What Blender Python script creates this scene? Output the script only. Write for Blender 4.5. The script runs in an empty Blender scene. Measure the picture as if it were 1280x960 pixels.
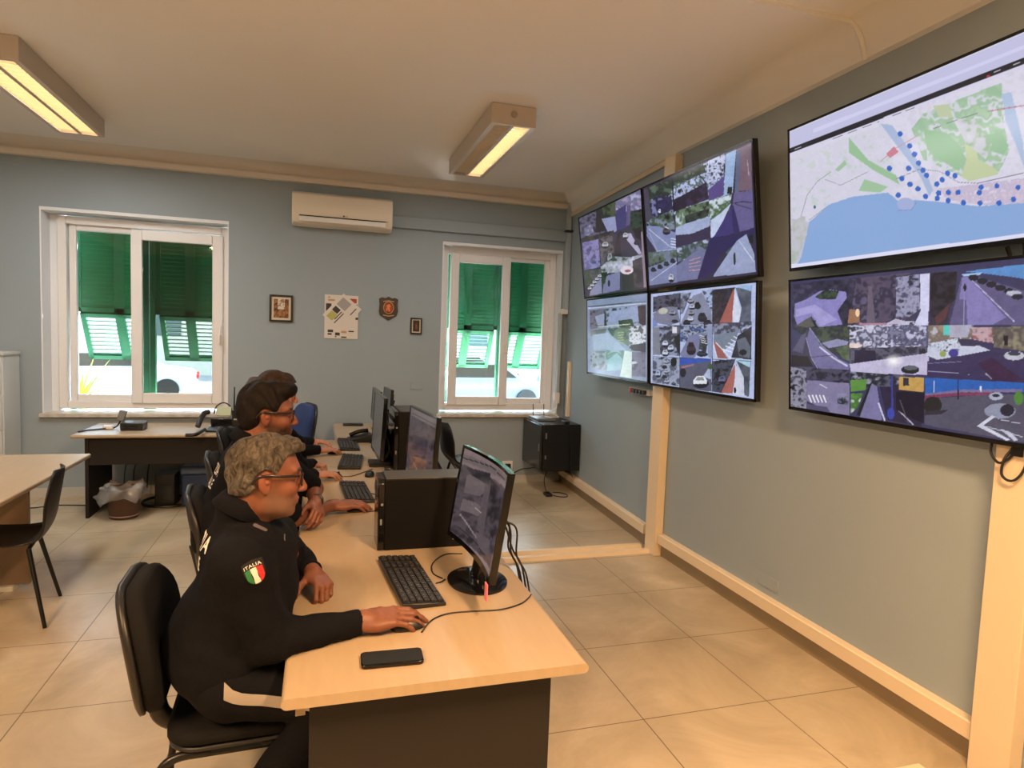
import bpy, math, random
import numpy as np
from mathutils import Vector, Matrix
random.seed(7); np.random.seed(7)
scene = bpy.context.scene
COL = scene.collection

# ---------------------------------------------------------------- camera
PP = np.array([640, 480.]); VPX = np.array([3300, 520.]); VPY = np.array([400, 413.])
FPX = (-(VPX-PP)@(VPY-PP))**.5
def _r0(u, v): return np.array([u-PP[0], -(v-PP[1]), -FPX])
_ex = _r0(*VPX); _ex /= np.linalg.norm(_ex)
_ey = _r0(*VPY); _ey /= np.linalg.norm(_ey)
_ez = np.cross(_ex, _ey)
RC = np.array([_ex, _ey, _ez])
CAM = np.array([0, 0, 1.68])
def onz(u, v, z):
    d = RC@_r0(u, v); return CAM+d*((z-CAM[2])/d[2])
def ony(u, v, y):
    d = RC@_r0(u, v); return CAM+d*((y-CAM[1])/d[1])
def onx(u, v, x):
    d = RC@_r0(u, v); return CAM+d*((x-CAM[0])/d[0])
def proj(p):
    c = RC.T@(np.asarray(p, float)-CAM); return np.array([PP[0]-FPX*c[0]/c[2], PP[1]+FPX*c[1]/c[2]])
cam = bpy.data.cameras.new('camera'); camo = bpy.data.objects.new('camera', cam); COL.objects.link(camo)
cam.sensor_fit = 'HORIZONTAL'; cam.sensor_width = 36; cam.lens = FPX/1280*36
cam.clip_start = .05; cam.clip_end = 300
M = Matrix(RC.tolist()).to_4x4(); M.translation = Vector(CAM); camo.matrix_world = M
scene.camera = camo

# ---------------------------------------------------------------- light, world, exposure
vs = scene.view_settings
vs.view_transform = 'Standard'; vs.look = 'None'; vs.exposure = 0.0; vs.gamma = 1.0; vs.use_curve_mapping = False
w = bpy.data.worlds.new('sky'); scene.world = w; w.use_nodes = True
nt = w.node_tree; nt.nodes.clear()
sk = nt.nodes.new('ShaderNodeTexSky'); sk.sky_type = 'NISHITA'; sk.sun_disc = False
sk.sun_elevation = math.radians(42); sk.sun_rotation = math.radians(30)
bg = nt.nodes.new('ShaderNodeBackground'); bg.inputs[1].default_value = 3.6
ow = nt.nodes.new('ShaderNodeOutputWorld')
nt.links.new(sk.outputs[0], bg.inputs[0]); nt.links.new(bg.outputs[0], ow.inputs[0])
def sun(rot, e, col, ang=.6):
    l = bpy.data.lights.new('sun', 'SUN'); l.energy = e; l.color = col; l.angle = math.radians(ang)
    o = bpy.data.objects.new('sun', l); COL.objects.link(o); o.rotation_euler = rot; return o
# sun high over the street, raking along the facade
_d = Vector((-.80, -.22, -.62))
sun(_d.to_track_quat('-Z', 'Y').to_euler(), 34.0, (1, .95, .86))
WARM = (1.0, .97, .92); WARMN = (1.0, .595, .30)
def area(name, loc, sx, sy, e, col, rot=(0, 0, 0), spread=180):
    l = bpy.data.lights.new(name, 'AREA'); l.shape = 'RECTANGLE'; l.size = sx; l.size_y = sy
    l.energy = e; l.color = col; l.spread = math.radians(spread)
    o = bpy.data.objects.new(name, l); COL.objects.link(o); o.location = loc; o.rotation_euler = rot; return o
# the openings of the two windows guide the sky light indoors
for _x, _w in ((-1.69, 1.6), (1.98, 1.4)):
    _p = area('window_portal', (_x, 7.45, 1.75), _w, 1.9, 1, (1, 1, 1), (math.radians(-90), 0, 0)); _p.data.cycles.is_portal = True
# added unseen spot lamps outside, standing in for sun bounced off pavement and cars
def bounce_spot(loc, to, e, r, cone, col=(1, .97, .92)):
    l = bpy.data.lights.new('added_bounce_spot', 'SPOT'); l.energy = e; l.color = col; l.shadow_soft_size = r; l.spot_size = math.radians(cone); l.spot_blend = .3
    o = bpy.data.objects.new('added_bounce_spot', l); COL.objects.link(o); o.location = loc; o.rotation_euler = (Vector(to)-Vector(loc)).to_track_quat('-Z', 'Y').to_euler()
bounce_spot((2.35, 7.88, -.12), (2.45, 6.4, 3.3), 900, .16, 80)
bounce_spot((1.60, 7.95, -.12), (1.7, 6.3, 3.3), 500, .16, 80)
bounce_spot((-1.5, 8.3, -.25), (-1.1, 6.4, 3.3), 160, .02, 70)
# daylight from the windows of the left wall, outside the picture
area('left_wall_daylight', (-4.15, 3.2, 1.9), 1.4, 1.6, 8, (.82, .91, 1.0), (0, math.radians(-90), 0))

# ---------------------------------------------------------------- helpers: materials
MATS = {}
def lin(c):
    c = np.asarray(c, float)/255.
    return np.where(c <= .04045, c/12.92, ((c+.055)/1.055)**2.4)
def S(r, g, b): return tuple(lin((r, g, b)))
def mat(name, col, rough=.5, metal=0., spec=.5, noise=0., nscale=8., bump=0., bscale=60., coat=0., emit=None, es=1., trans=0., alpha=1., ndist=(1, 1, 1), col2=None, sheen=0.):
    if name in MATS: return MATS[name]
    m = bpy.data.materials.new(name); m.use_nodes = True; t = m.node_tree
    b = t.nodes['Principled BSDF']
    b.inputs['Base Color'].default_value = (*col, 1); b.inputs['Roughness'].default_value = rough
    b.inputs['Metallic'].default_value = metal; b.inputs['Specular IOR Level'].default_value = spec
    if coat: b.inputs['Coat Weight'].default_value = coat; b.inputs['Coat Roughness'].default_value = .08
    if sheen: b.inputs['Sheen Weight'].default_value = sheen
    if emit is not None:
        b.inputs['Emission Color'].default_value = (*emit, 1); b.inputs['Emission Strength'].default_value = es
    if trans: b.inputs['Transmission Weight'].default_value = trans
    if alpha < 1: b.inputs['Alpha'].default_value = alpha
    tc = t.nodes.new('ShaderNodeTexCoord'); mp = t.nodes.new('ShaderNodeMapping'); mp.inputs['Scale'].default_value = ndist
    t.links.new(tc.outputs['Object'], mp.inputs[0])
    if noise or col2 is not None:
        n = t.nodes.new('ShaderNodeTexNoise'); n.inputs['Scale'].default_value = nscale; n.inputs['Detail'].default_value = 5
        t.links.new(mp.outputs[0], n.inputs[0])
        r = t.nodes.new('ShaderNodeValToRGB')
        c2 = col2 if col2 is not None else tuple(x*(1-noise) for x in col)
        r.color_ramp.elements[0].color = (*c2, 1); r.color_ramp.elements[0].position = .35
        r.color_ramp.elements[1].color = (*col, 1); r.color_ramp.elements[1].position = .65
        t.links.new(n.outputs[0], r.inputs[0]); t.links.new(r.outputs[0], b.inputs['Base Color'])
    if bump:
        n2 = t.nodes.new('ShaderNodeTexNoise'); n2.inputs['Scale'].default_value = bscale; n2.inputs['Detail'].default_value = 3
        t.links.new(mp.outputs[0], n2.inputs[0])
        bp = t.nodes.new('ShaderNodeBump'); bp.inputs['Strength'].default_value = bump; bp.inputs['Distance'].default_value = .01
        t.links.new(n2.outputs[0], bp.inputs['Height']); t.links.new(bp.outputs[0], b.inputs['Normal'])
    MATS[name] = m; return m
def attr_mat(name, rough=.5, spec=.4, emission=False, noise=0, nscale=(200, 200, 200), bump=0, bscale=200, sss=0):
    """colour read from the mesh's own colour attribute 'paint'"""
    if name in MATS: return MATS[name]
    m = bpy.data.materials.new(name); m.use_nodes = True; t = m.node_tree
    b = t.nodes['Principled BSDF']; a = t.nodes.new('ShaderNodeAttribute'); a.attribute_name = 'paint'
    b.inputs['Roughness'].default_value = rough; b.inputs['Specular IOR Level'].default_value = spec
    if emission:
        b.inputs['Base Color'].default_value = (.01, .01, .012, 1)
        t.links.new(a.outputs['Color'], b.inputs['Emission Color']); b.inputs['Emission Strength'].default_value = 1.0
    elif noise:
        tc = t.nodes.new('ShaderNodeTexCoord'); mp = t.nodes.new('ShaderNodeMapping'); mp.inputs['Scale'].default_value = nscale; t.links.new(tc.outputs['Object'], mp.inputs[0])
        nz = t.nodes.new('ShaderNodeTexNoise'); nz.inputs['Scale'].default_value = 1.; nz.inputs['Detail'].default_value = 4; nz.inputs['Distortion'].default_value = 1.6; t.links.new(mp.outputs[0], nz.inputs[0])
        mr = t.nodes.new('ShaderNodeMapRange'); mr.inputs['From Min'].default_value = .3; mr.inputs['From Max'].default_value = .7; mr.inputs['To Min'].default_value = 1-noise; mr.inputs['To Max'].default_value = 1+noise; t.links.new(nz.outputs[0], mr.inputs[0])
        mx = t.nodes.new('ShaderNodeVectorMath'); mx.operation = 'SCALE'; t.links.new(a.outputs['Color'], mx.inputs[0]); t.links.new(mr.outputs[0], mx.inputs['Scale']); t.links.new(mx.outputs[0], b.inputs['Base Color'])
        bp = t.nodes.new('ShaderNodeBump'); bp.inputs['Strength'].default_value = .5; bp.inputs['Distance'].default_value = .004; t.links.new(nz.outputs[0], bp.inputs['Height']); t.links.new(bp.outputs[0], b.inputs['Normal'])
    else: t.links.new(a.outputs['Color'], b.inputs['Base Color'])
    if sss:
        b.inputs['Subsurface Weight'].default_value = sss; b.inputs['Subsurface Radius'].default_value = (.02, .008, .004); b.inputs['Subsurface Scale'].default_value = .4
    if bump:
        tc = t.nodes.new('ShaderNodeTexCoord')
        n2 = t.nodes.new('ShaderNodeTexNoise'); n2.inputs['Scale'].default_value = bscale
        t.links.new(tc.outputs['Object'], n2.inputs[0])
        bp = t.nodes.new('ShaderNodeBump'); bp.inputs['Strength'].default_value = bump; bp.inputs['Distance'].default_value = .004
        t.links.new(n2.outputs[0], bp.inputs['Height']); t.links.new(bp.outputs[0], b.inputs['Normal'])
    MATS[name] = m; return m

# ---------------------------------------------------------------- helpers: meshes
def V3(p): return np.asarray(p, float)
def frame_of(d, up=(0, 0, 1)):
    d = V3(d); d = d/np.linalg.norm(d); up = V3(up)
    if abs(d@up) > .98: up = np.array([1., 0, 0])
    s = np.cross(up, d); s /= np.linalg.norm(s); u = np.cross(d, s)
    return s, u, d
def rotz(a):
    c, s = math.cos(a), math.sin(a); return np.array([[c, -s, 0], [s, c, 0], [0, 0, 1.]])
def roty(a):
    c, s = math.cos(a), math.sin(a); return np.array([[c, 0, s], [0, 1, 0], [-s, 0, c]])
def rotx(a):
    c, s = math.cos(a), math.sin(a); return np.array([[1, 0, 0], [0, c, -s], [0, s, c]])
class MB:
    def __init__(s): s.v = []; s.f = []; s.n = 0
    def add(s, vs, fs):
        s.v += [tuple(map(float, v)) for v in vs]; s.f += [tuple(i+s.n for i in f) for f in fs]; s.n += len(vs); return s
    def box(s, a, b, R=None, c=None):
        """corners a,b ; optional rotation R about point c"""
        x0, y0, z0 = a; x1, y1, z1 = b
        P = np.array([(x0, y0, z0), (x1, y0, z0), (x1, y1, z0), (x0, y1, z0), (x0, y0, z1), (x1, y0, z1), (x1, y1, z1), (x0, y1, z1)], float)
        if R is not None:
            c = P.mean(0) if c is None else V3(c)
            P = (P-c)@np.asarray(R).T+c
        return s.add(P, [(0, 3, 2, 1), (4, 5, 6, 7), (0, 1, 5, 4), (1, 2, 6, 5), (2, 3, 7, 6), (3, 0, 4, 7)])
    def prism(s, pts, h, o=(0, 0, 0), ax=((1, 0, 0), (0, 1, 0), (0, 0, 1))):
        """polygon pts (2D) in plane ax0,ax1 extruded h along ax2"""
        a0, a1, a2 = map(V3, ax); o = V3(o); n = len(pts)
        b = [o+a0*p[0]+a1*p[1] for p in pts]; t = [q+a2*h for q in b]
        return s.add(b+t, [tuple(range(n-1, -1, -1)), tuple(range(n, 2*n))]+[(i, (i+1) % n, (i+1) % n+n, i+n) for i in range(n)])
    def cone(s, a, b, r0, r1, n=20, caps=True):
        a, b = V3(a), V3(b); u, v, d = frame_of(b-a)
        A = [a+r0*(math.cos(t)*u+math.sin(t)*v) for t in np.linspace(0, 2*math.pi, n, False)]
        B = [b+r1*(math.cos(t)*u+math.sin(t)*v) for t in np.linspace(0, 2*math.pi, n, False)]
        f = [(i, (i+1) % n, (i+1) % n+n, i+n) for i in range(n)]
        if caps: f += [tuple(range(n-1, -1, -1)), tuple(range(n, 2*n))]
        return s.add(A+B, f)
    def tube(s, pts, r, n=8, closed=False, flat=None):
        P = [V3(p) for p in pts]; m = len(P); vs_ = []; up = None
        rr = r if hasattr(r, '__len__') else [r]*m
        for i in range(m):
            if closed: d = P[(i+1) % m]-P[i-1]
            else: d = P[min(i+1, m-1)]-P[max(i-1, 0)]
            d = d/(np.linalg.norm(d)+1e-12)
            if up is None:
                u, v, _ = frame_of(d)
            else:
                v = up-d*(up@d); v /= np.linalg.norm(v)+1e-12; u = np.cross(v, d)
            up = v
            for t in np.linspace(0, 2*math.pi, n, False):
                vs_.append(P[i]+rr[i]*(math.cos(t)*u+(flat or 1)*math.sin(t)*v))
        f = []
        for i in range(m if closed else m-1):
            j = (i+1) % m
            for k in range(n):
                f.append((i*n+k, i*n+(k+1) % n, j*n+(k+1) % n, j*n+k))
        if not closed: f += [tuple(range(n-1, -1, -1)), tuple(range((m-1)*n, m*n))]
        return s.add(vs_, f)
    def lathe(s, prof, c=(0, 0, 0), n=28, sx=1., sy=1.):
        c = V3(c); m = len(prof); vs_ = []
        for r, z in prof:
            for t in np.linspace(0, 2*math.pi, n, False): vs_.append(c+np.array([sx*r*math.cos(t), sy*r*math.sin(t), z]))
        f = [(i*n+k, i*n+(k+1) % n, (i+1)*n+(k+1) % n, (i+1)*n+k) for i in range(m-1) for k in range(n)]
        f += [tuple(range(n-1, -1, -1)), tuple(range((m-1)*n, m*n))]
        return s.add(vs_, f)
    def grid(s, G, closeu=False):
        """G: array (nu,nv,3)"""
        nu, nv, _ = G.shape
        f = [(i*nv+j, i*nv+j+1, ((i+1) % nu)*nv+j+1, ((i+1) % nu)*nv+j) for i in range(nu if closeu else nu-1) for j in range(nv-1)]
        return s.add(G.reshape(-1, 3), f)
def spline(pts, n=8):
    P = [V3(p) for p in pts]; P = [2*P[0]-P[1]]+P+[2*P[-1]-P[-2]]; out = []
    for i in range(1, len(P)-2):
        for t in np.linspace(0, 1, n, False):
            a, b, c, d = P[i-1:i+3]
            out.append(.5*((2*b)+(-a+c)*t+(2*a-5*b+4*c-d)*t*t+(-a+3*b-3*c+d)*t**3))
    out.append(P[-2]); return out
def rrect(w, h, r, n=5):
    out = []
    for cx, cy, a0 in ((w/2-r, h/2-r, 0), (-w/2+r, h/2-r, 90), (-w/2+r, -h/2+r, 180), (w/2-r, -h/2+r, 270)):
        for k in range(n+1):
            a = math.radians(a0+90*k/n); out.append((cx+r*math.cos(a), cy+r*math.sin(a)))
    return out
XF = {}
def root(name, label, cat, loc=(0, 0, 0), rz=0., group=None):
    o = bpy.data.objects.new(name, None); COL.objects.link(o); o.empty_display_size = .05
    o.location = loc; o.rotation_euler = (0, 0, rz); o['label'] = label; o['category'] = cat
    if group: o['group'] = group
    XF[o.name] = (V3(loc), rz); return o
def tag(o, label, cat, group=None):
    o['label'] = label; o['category'] = cat
    if group: o['group'] = group
    return o
def build(name, mb, m, parent=None, world=False, bevel=0., smooth=True, seg=2, ang=35, paint=None, solid=0.):
    me = bpy.data.meshes.new(name)
    if isinstance(mb, MB): vs_, fs = mb.v, mb.f
    else: vs_, fs = mb
    vs_ = np.asarray(vs_, float)
    if world and parent is not None:
        chain = []; q = parent
        while q is not None: chain.append(q); q = q.parent
        for q in reversed(chain):
            loc, rz = XF.get(q.name, (np.zeros(3), 0.))
            vs_ = (vs_-loc)@rotz(rz)       # inverse rotation
    # top-level meshes get their origin at their own base
    loc = None
    if parent is None:
        loc = np.array([(vs_[:, 0].min()+vs_[:, 0].max())/2, (vs_[:, 1].min()+vs_[:, 1].max())/2, vs_[:, 2].min()])
        vs_ = vs_-loc
    if isinstance(fs, np.ndarray):
        me.vertices.add(len(vs_)); me.vertices.foreach_set('co', vs_.astype(np.float32).ravel())
        k = fs.shape[1]; me.loops.add(fs.size); me.polygons.add(len(fs))
        me.loops.foreach_set('vertex_index', fs.ravel().astype(np.int32))
        me.polygons.foreach_set('loop_start', np.arange(0, fs.size, k, dtype=np.int32))
        me.update(calc_edges=True)
    else: me.from_pydata([tuple(v) for v in vs_], [], [tuple(f) for f in fs])
    if paint is not None:
        ca = me.color_attributes.new('paint', 'FLOAT_COLOR', 'POINT')
        c4 = np.ones((len(vs_), 4), np.float32); c4[:, :3] = paint; ca.data.foreach_set('color', c4.ravel())
    if smooth:
        me.polygons.foreach_set('use_smooth', [True]*len(me.polygons))
        if ang < 170: me.set_sharp_from_angle(angle=math.radians(ang))
    me.materials.append(m); me.validate(); me.update()
    o = bpy.data.objects.new(name, me); COL.objects.link(o)
    if parent is not None: o.parent = parent
    else: o.location = loc
    if solid:
        md = o.modifiers.new('thickness', 'SOLIDIFY'); md.thickness = solid; md.offset = 0
    if bevel:
        md = o.modifiers.new('bevel', 'BEVEL'); md.width = bevel; md.segments = seg; md.limit_method = 'ANGLE'; md.angle_limit = math.radians(40)
    return o
def struct(name, mb, m, **k):
    o = build(name, mb, m, **k)
    if o.parent is None: o['kind'] = 'structure'
    return o
def dup(r, loc, rz, label, group=None, name=None):
    c = r.copy(); COL.objects.link(c); c.location = loc; c.rotation_euler = (0, 0, rz); c['label'] = label
    if group: c['group'] = group
    XF[c.name] = (V3(loc), rz)
    def rec(a, b):
        for ch in list(a.children):
            d = ch.copy(); COL.objects.link(d); d.parent = b; rec(ch, d)
    rec(r, c); return c
def text_mesh(s, size, bold=0., spacing=1.0):
    cu = bpy.data.curves.new('t', 'FONT'); cu.body = s; cu.size = size; cu.align_x = 'CENTER'; cu.align_y = 'CENTER'; cu.offset = bold; cu.space_character = spacing
    o = bpy.data.objects.new('t', cu); COL.objects.link(o)
    me = bpy.data.meshes.new_from_object(o.evaluated_get(bpy.context.evaluated_depsgraph_get()))
    v = np.array([tuple(x.co) for x in me.vertices]).reshape(-1, 3); f = [tuple(p.vertices) for p in me.polygons]
    bpy.data.objects.remove(o); bpy.data.curves.remove(cu); bpy.data.meshes.remove(me)
    return v, f
def vnoise(x, y, seed=0):
    x = np.asarray(x, float); y = np.asarray(y, float)
    xi = np.floor(x).astype(np.int64); yi = np.floor(y).astype(np.int64); fx = x-xi; fy = y-yi
    fx = fx*fx*(3-2*fx); fy = fy*fy*(3-2*fy)
    def h(a, b):
        n = (a*374761393+b*668265263+seed*974711) & 0x7fffffff
        n = ((n ^ (n >> 13))*1274126177) & 0x7fffffff
        return ((n ^ (n >> 16)) & 0xffff)/65535.
    return (h(xi, yi)*(1-fx)+h(xi+1, yi)*fx)*(1-fy)+(h(xi, yi+1)*(1-fx)+h(xi+1, yi+1)*fx)*fy

# ---------------------------------------------------------------- materials used in many places
wallmat = mat('wall_paint', S(151, 164, 171), .75, noise=.04, nscale=1.5, bump=.05, bscale=120)
ceilmat = mat('ceiling_paint', S(236, 233, 226), .8, noise=.03, nscale=1.)
cream = mat('cream_plastic', S(232, 220, 196), .45)
whitep = mat('white_plastic', S(232, 230, 224), .4)
pvc = mat('white_window_profile', S(230, 230, 230), .35)
black = mat('black_plastic', S(26, 26, 27), .38)
blackm = mat('black_metal', S(22, 22, 23), .35, metal=.3)
glossb = mat('black_gloss', S(14, 14, 15), .12)
cable = mat('black_cable', S(20, 20, 21), .5)
maple = mat('maple_laminate', S(174, 154, 126), .38, noise=.05, nscale=6, ndist=(8, 1, 1))
mapleedge = mat('maple_edge', S(168, 147, 118), .45)
darkpan = mat('dark_grey_panel', S(37, 33, 31), .6, spec=.3)
print('core ok')
# ================================================================ ROOM SHELL
YB = 7.03; ZC = 3.31; XL = -4.3; YF = -2.6
XR = 2.62; YK = 4.55; XRF = 2.76        # right wall leans out a little towards the far corner
def xr(y): return XR if y <= YK else XR+(XRF-XR)*(y-YK)/(YB-YK)
W1 = (-2.50, -.885, .80, 2.73); W2 = (1.275, 2.68, .80, 2.70)

# floor: large beige stoneware tiles
fm = bpy.data.materials.new('beige_stoneware_tiles'); fm.use_nodes = True; t = fm.node_tree; b = t.nodes['Principled BSDF']
tc = t.nodes.new('ShaderNodeTexCoord'); mp = t.nodes.new('ShaderNodeMapping')
br = t.nodes.new('ShaderNodeTexBrick'); br.offset = 0; br.squash = 1
for k, v in (('Scale', 1.), ('Mortar Size', .0028), ('Mortar Smooth', .1), ('Bias', 0.), ('Brick Width', .652), ('Row Height', .662)): br.inputs[k].default_value = v
br.inputs['Color1'].default_value = (.5, .5, .5, 1); br.inputs['Color2'].default_value = (.62, .62, .62, 1); br.inputs['Mortar'].default_value = (0, 0, 0, 1)
t.links.new(tc.outputs['Object'], mp.inputs[0]); t.links.new(mp.outputs[0], br.inputs['Vector'])
n1 = t.nodes.new('ShaderNodeTexNoise'); n1.inputs['Scale'].default_value = 1.6; n1.inputs['Detail'].default_value = 8; n1.inputs['Roughness'].default_value = .62; n1.inputs['Distortion'].default_value = .8
t.links.new(tc.outputs['Object'], n1.inputs[0])
cr = t.nodes.new('ShaderNodeValToRGB'); cr.color_ramp.elements[0].position = .32; cr.color_ramp.elements[1].position = .68
cr.color_ramp.elements[0].color = (*S(166, 150, 122), 1); cr.color_ramp.elements[1].color = (*S(202, 187, 160), 1)
e = cr.color_ramp.elements.new(.5); e.color = (*S(184, 168, 140), 1)
t.links.new(n1.outputs[0], cr.inputs[0])
mx = t.nodes.new('ShaderNodeMix'); mx.data_type = 'RGBA'; mx.inputs['B'].default_value = (*S(112, 98, 78), 1)
t.links.new(br.outputs['Fac'], mx.inputs['Factor']); t.links.new(cr.outputs[0], mx.inputs['A']); t.links.new(mx.outputs['Result'], b.inputs['Base Color'])
b.inputs['Roughness'].default_value = .34; b.inputs['Specular IOR Level'].default_value = .45
bp = t.nodes.new('ShaderNodeBump'); bp.inputs['Strength'].default_value = .08; bp.inputs['Distance'].default_value = .01; t.links.new(n1.outputs[0], bp.inputs['Height']); t.links.new(bp.outputs[0], b.inputs['Normal'])
o = struct('floor', MB().box((XL-.2, YF-.2, -.12), (XRF+.4, YB+.02, 0)), fm, smooth=False)
mp.inputs['Location'].default_value = (-(1.41-o.location.x) % .652, -(3.77-o.location.y) % .662, 0)

struct('ceiling', MB().box((XL-.2, YF-.2, ZC), (XRF+.4, YB+.3, ZC+.15)), ceilmat, smooth=False)
def wall_y(name, y0, y1, x0, x1, z0, z1, holes):
    mb = MB(); xs = x0
    for hx0, hx1, hz0, hz1 in sorted(holes):
        mb.box((xs, y0, z0), (hx0, y1, z1)); mb.box((hx0, y0, z0), (hx1, y1, hz0)); mb.box((hx0, y0, hz1), (hx1, y1, z1)); xs = hx1
    mb.box((xs, y0, z0), (x1, y1, z1)); return struct(name, mb, wallmat, smooth=False)
wall_y('wall_back', YB, YB+.34, XL-.2, XRF+.4, 0, ZC, [W1, W2])
struct('wall_left', MB().box((XL-.2, YF-.2, 0), (XL, YB, ZC)), wallmat, smooth=False)
struct('wall_front', MB().box((XL, YF-.2, 0), (XR, YF, ZC)), wallmat, smooth=False)
struct('wall_right', MB().prism([(XR, YF-.2), (XRF+.3, YF-.2), (XRF+.3, YB), (XRF, YB), (XR, YK)], ZC), wallmat, smooth=False)
# ceiling coving over the back wall and the right wall
mb = MB(); prof = [(YB, 3.17), (YB-.045, 3.175), (YB-.055, 3.225), (YB-.012, 3.23)]+[(YB-.012-.20*(1-math.cos(a)), 3.232+.078*math.sin(a)) for a in np.linspace(.15, math.pi/2, 8)]+[(YB, ZC)]
mb.prism([(p[0], p[1]) for p in prof], XRF-XL, (XL, 0, 0), ((0, 1, 0), (0, 0, 1), (1, 0, 0)))
struct('trim_1', mb, mat('cornice_paint', S(222, 214, 200), .6))
def along_right(prof, y0, y1):
    """profile of (distance from wall, z) swept along the right wall"""
    ys = sorted({y0, y1} | ({YK} if y0 < YK < y1 else set())); n = len(prof); vs_ = []; fs = []
    for y in ys: vs_ += [(xr(y)-d, y, z) for d, z in prof]
    for i in range(len(ys)-1): fs += [(i*n+k, i*n+(k+1) % n, (i+1)*n+(k+1) % n, (i+1)*n+k) for k in range(n)]
    fs += [tuple(range(n-1, -1, -1)), tuple(range((len(ys)-1)*n, len(ys)*n))]
    return MB().add(vs_, fs)
cov = [(0, 3.125)]+[(.02+.14*(1-math.cos(a)), 3.14+(ZC-3.14)*math.sin(a)) for a in np.linspace(0, math.pi/2, 10)]+[(0, ZC+.01)]
struct('trim_2', along_right(cov, YF, YB-.02), ceilmat)
# tile skirting
skm = mat('stone_skirting', S(150, 132, 104), .45, noise=.15, nscale=4)
struct('baseboard_right', along_right([(0, 0), (.012, 0), (.012, .085), (0, .085)], YF, YB-.02), skm, smooth=False)
struct('baseboard_back', MB().box((XL, YB-.012, 0), (XRF, YB, .085)), mat('white_skirting', S(190, 188, 180), .5), smooth=False)

# ---------------------------------------------------------------- windows
def profile_rect(mb, x0, x1, z0, z1, y0, y1, w, wb=None):
    wb = wb or w
    mb.box((x0, y0, z0), (x0+w, y1, z1)); mb.box((x1-w, y0, z0), (x1, y1, z1))
    mb.box((x0+w, y0, z0), (x1-w, y1, z0+wb)); mb.box((x0+w, y0, z1-w), (x1-w, y1, z1)); return mb
glass = bpy.data.materials.new('window_glass'); glass.use_nodes = True; t = glass.node_tree; t.nodes.clear()
tr = t.nodes.new('ShaderNodeBsdfTransparent'); tr.inputs[0].default_value = (.80, .84, .82, 1); gl = t.nodes.new('ShaderNodeBsdfGlossy'); gl.inputs['Roughness'].default_value = .03
fr = t.nodes.new('ShaderNodeFresnel'); fr.inputs[0].default_value = 1.5; mxs = t.nodes.new('ShaderNodeMixShader'); out = t.nodes.new('ShaderNodeOutputMaterial')
t.links.new(fr.outputs[0], mxs.inputs[0]); t.links.new(tr.outputs[0], mxs.inputs[1]); t.links.new(gl.outputs[0], mxs.inputs[2]); t.links.new(mxs.outputs[0], out.inputs[0])
dimglass = glass.copy(); dimglass.name = 'reflection_dimmed_glass'; dimglass.node_tree.nodes['Transparent BSDF'].inputs[0].default_value = (.52, .54, .50, 1)  # dimming by the indoor reflection is put into this glass colour
marble = mat('marble_sill', S(205, 198, 186), .35, noise=.25, nscale=14)
def window(n, W, fx0, fx1, fz0, fz1, sashes):
    r = root('window_%d' % n, '', 'window', ((fx0+fx1)/2, YB+.22, fz0)); r['kind'] = 'structure'; del r['label']; del r['category']
    build('window_frame', profile_rect(MB(), fx0, fx1, fz0, fz1, YB+.16, YB+.28, .075), pvc, r, world=True, bevel=.008)
    for (x0, x1, z0, z1, y, w, gm, hs) in sashes:
        s = build('window_sash', profile_rect(MB(), x0, x1, z0, z1, y, y+.055, w, w*1.05), pvc, r, world=True, bevel=.008)
        build('glass_pane', MB().box((x0+w-.005, y+.022, z0+w), (x1-w+.005, y+.030, z1-w)), gm, s, world=True, smooth=False)
        mb = MB()
        if hs: mb.box((hs-.012, y-.012, z0+.62), (hs+.012, y, z0+.80)).box((hs-.009, y-.045, z0+.69), (hs+.009, y-.012, z0+.71)).box((hs-.011, y-.05, z0+.62), (hs+.011, y-.036, z0+.71))
        if hs: build('window_handle', mb, whitep, s, world=True, bevel=.003)
    return r
window(1, W1, -2.42, -.90, .83, 2.685, [(-2.335, -1.74, .90, 2.62, YB+.205, .062, glass, -1.775), (-1.79, -.955, .885, 2.60, YB+.135, .10, dimglass, -.985)])
window(2, W2, 1.30, 2.665, .83, 2.675, [(1.40, 2.10, .885, 2.60, YB+.135, .095, glass, 2.065), (2.04, 2.60, .90, 2.62, YB+.205, .06, glass, 2.07)])
# white reveals and marble sills
rev = mat('white_reveal', S(226, 230, 234), .6)
for n, (x0, x1, z0, z1) in ((3, W1), (4, W2)):
    mb = MB().box((x0, YB-.002, z0), (x0+.012, YB+.34, z1)).box((x1-.012, YB-.002, z0), (x1, YB+.34, z1)).box((x0, YB-.004, z1-.03), (x1, YB+.34, z1))
    if n == 3: mb.box((x0+.012, YB+.20, z0), (-2.42, YB+.30, z1-.03)); mb.box((-.90, YB+.20, z0), (x1-.012, YB+.30, z1-.03))
    else: mb.box((x0+.012, YB+.20, z0), (1.30, YB+.30, z1-.03))
    struct('trim_%d' % n, mb, rev, smooth=False)
    struct('trim_%d' % (n+2), MB().box((x0-.02, YB-.04, z0-.035), (x1+(.02 if n == 3 else .005), YB+.34, z0+.004)), marble, bevel=.008)

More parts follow.
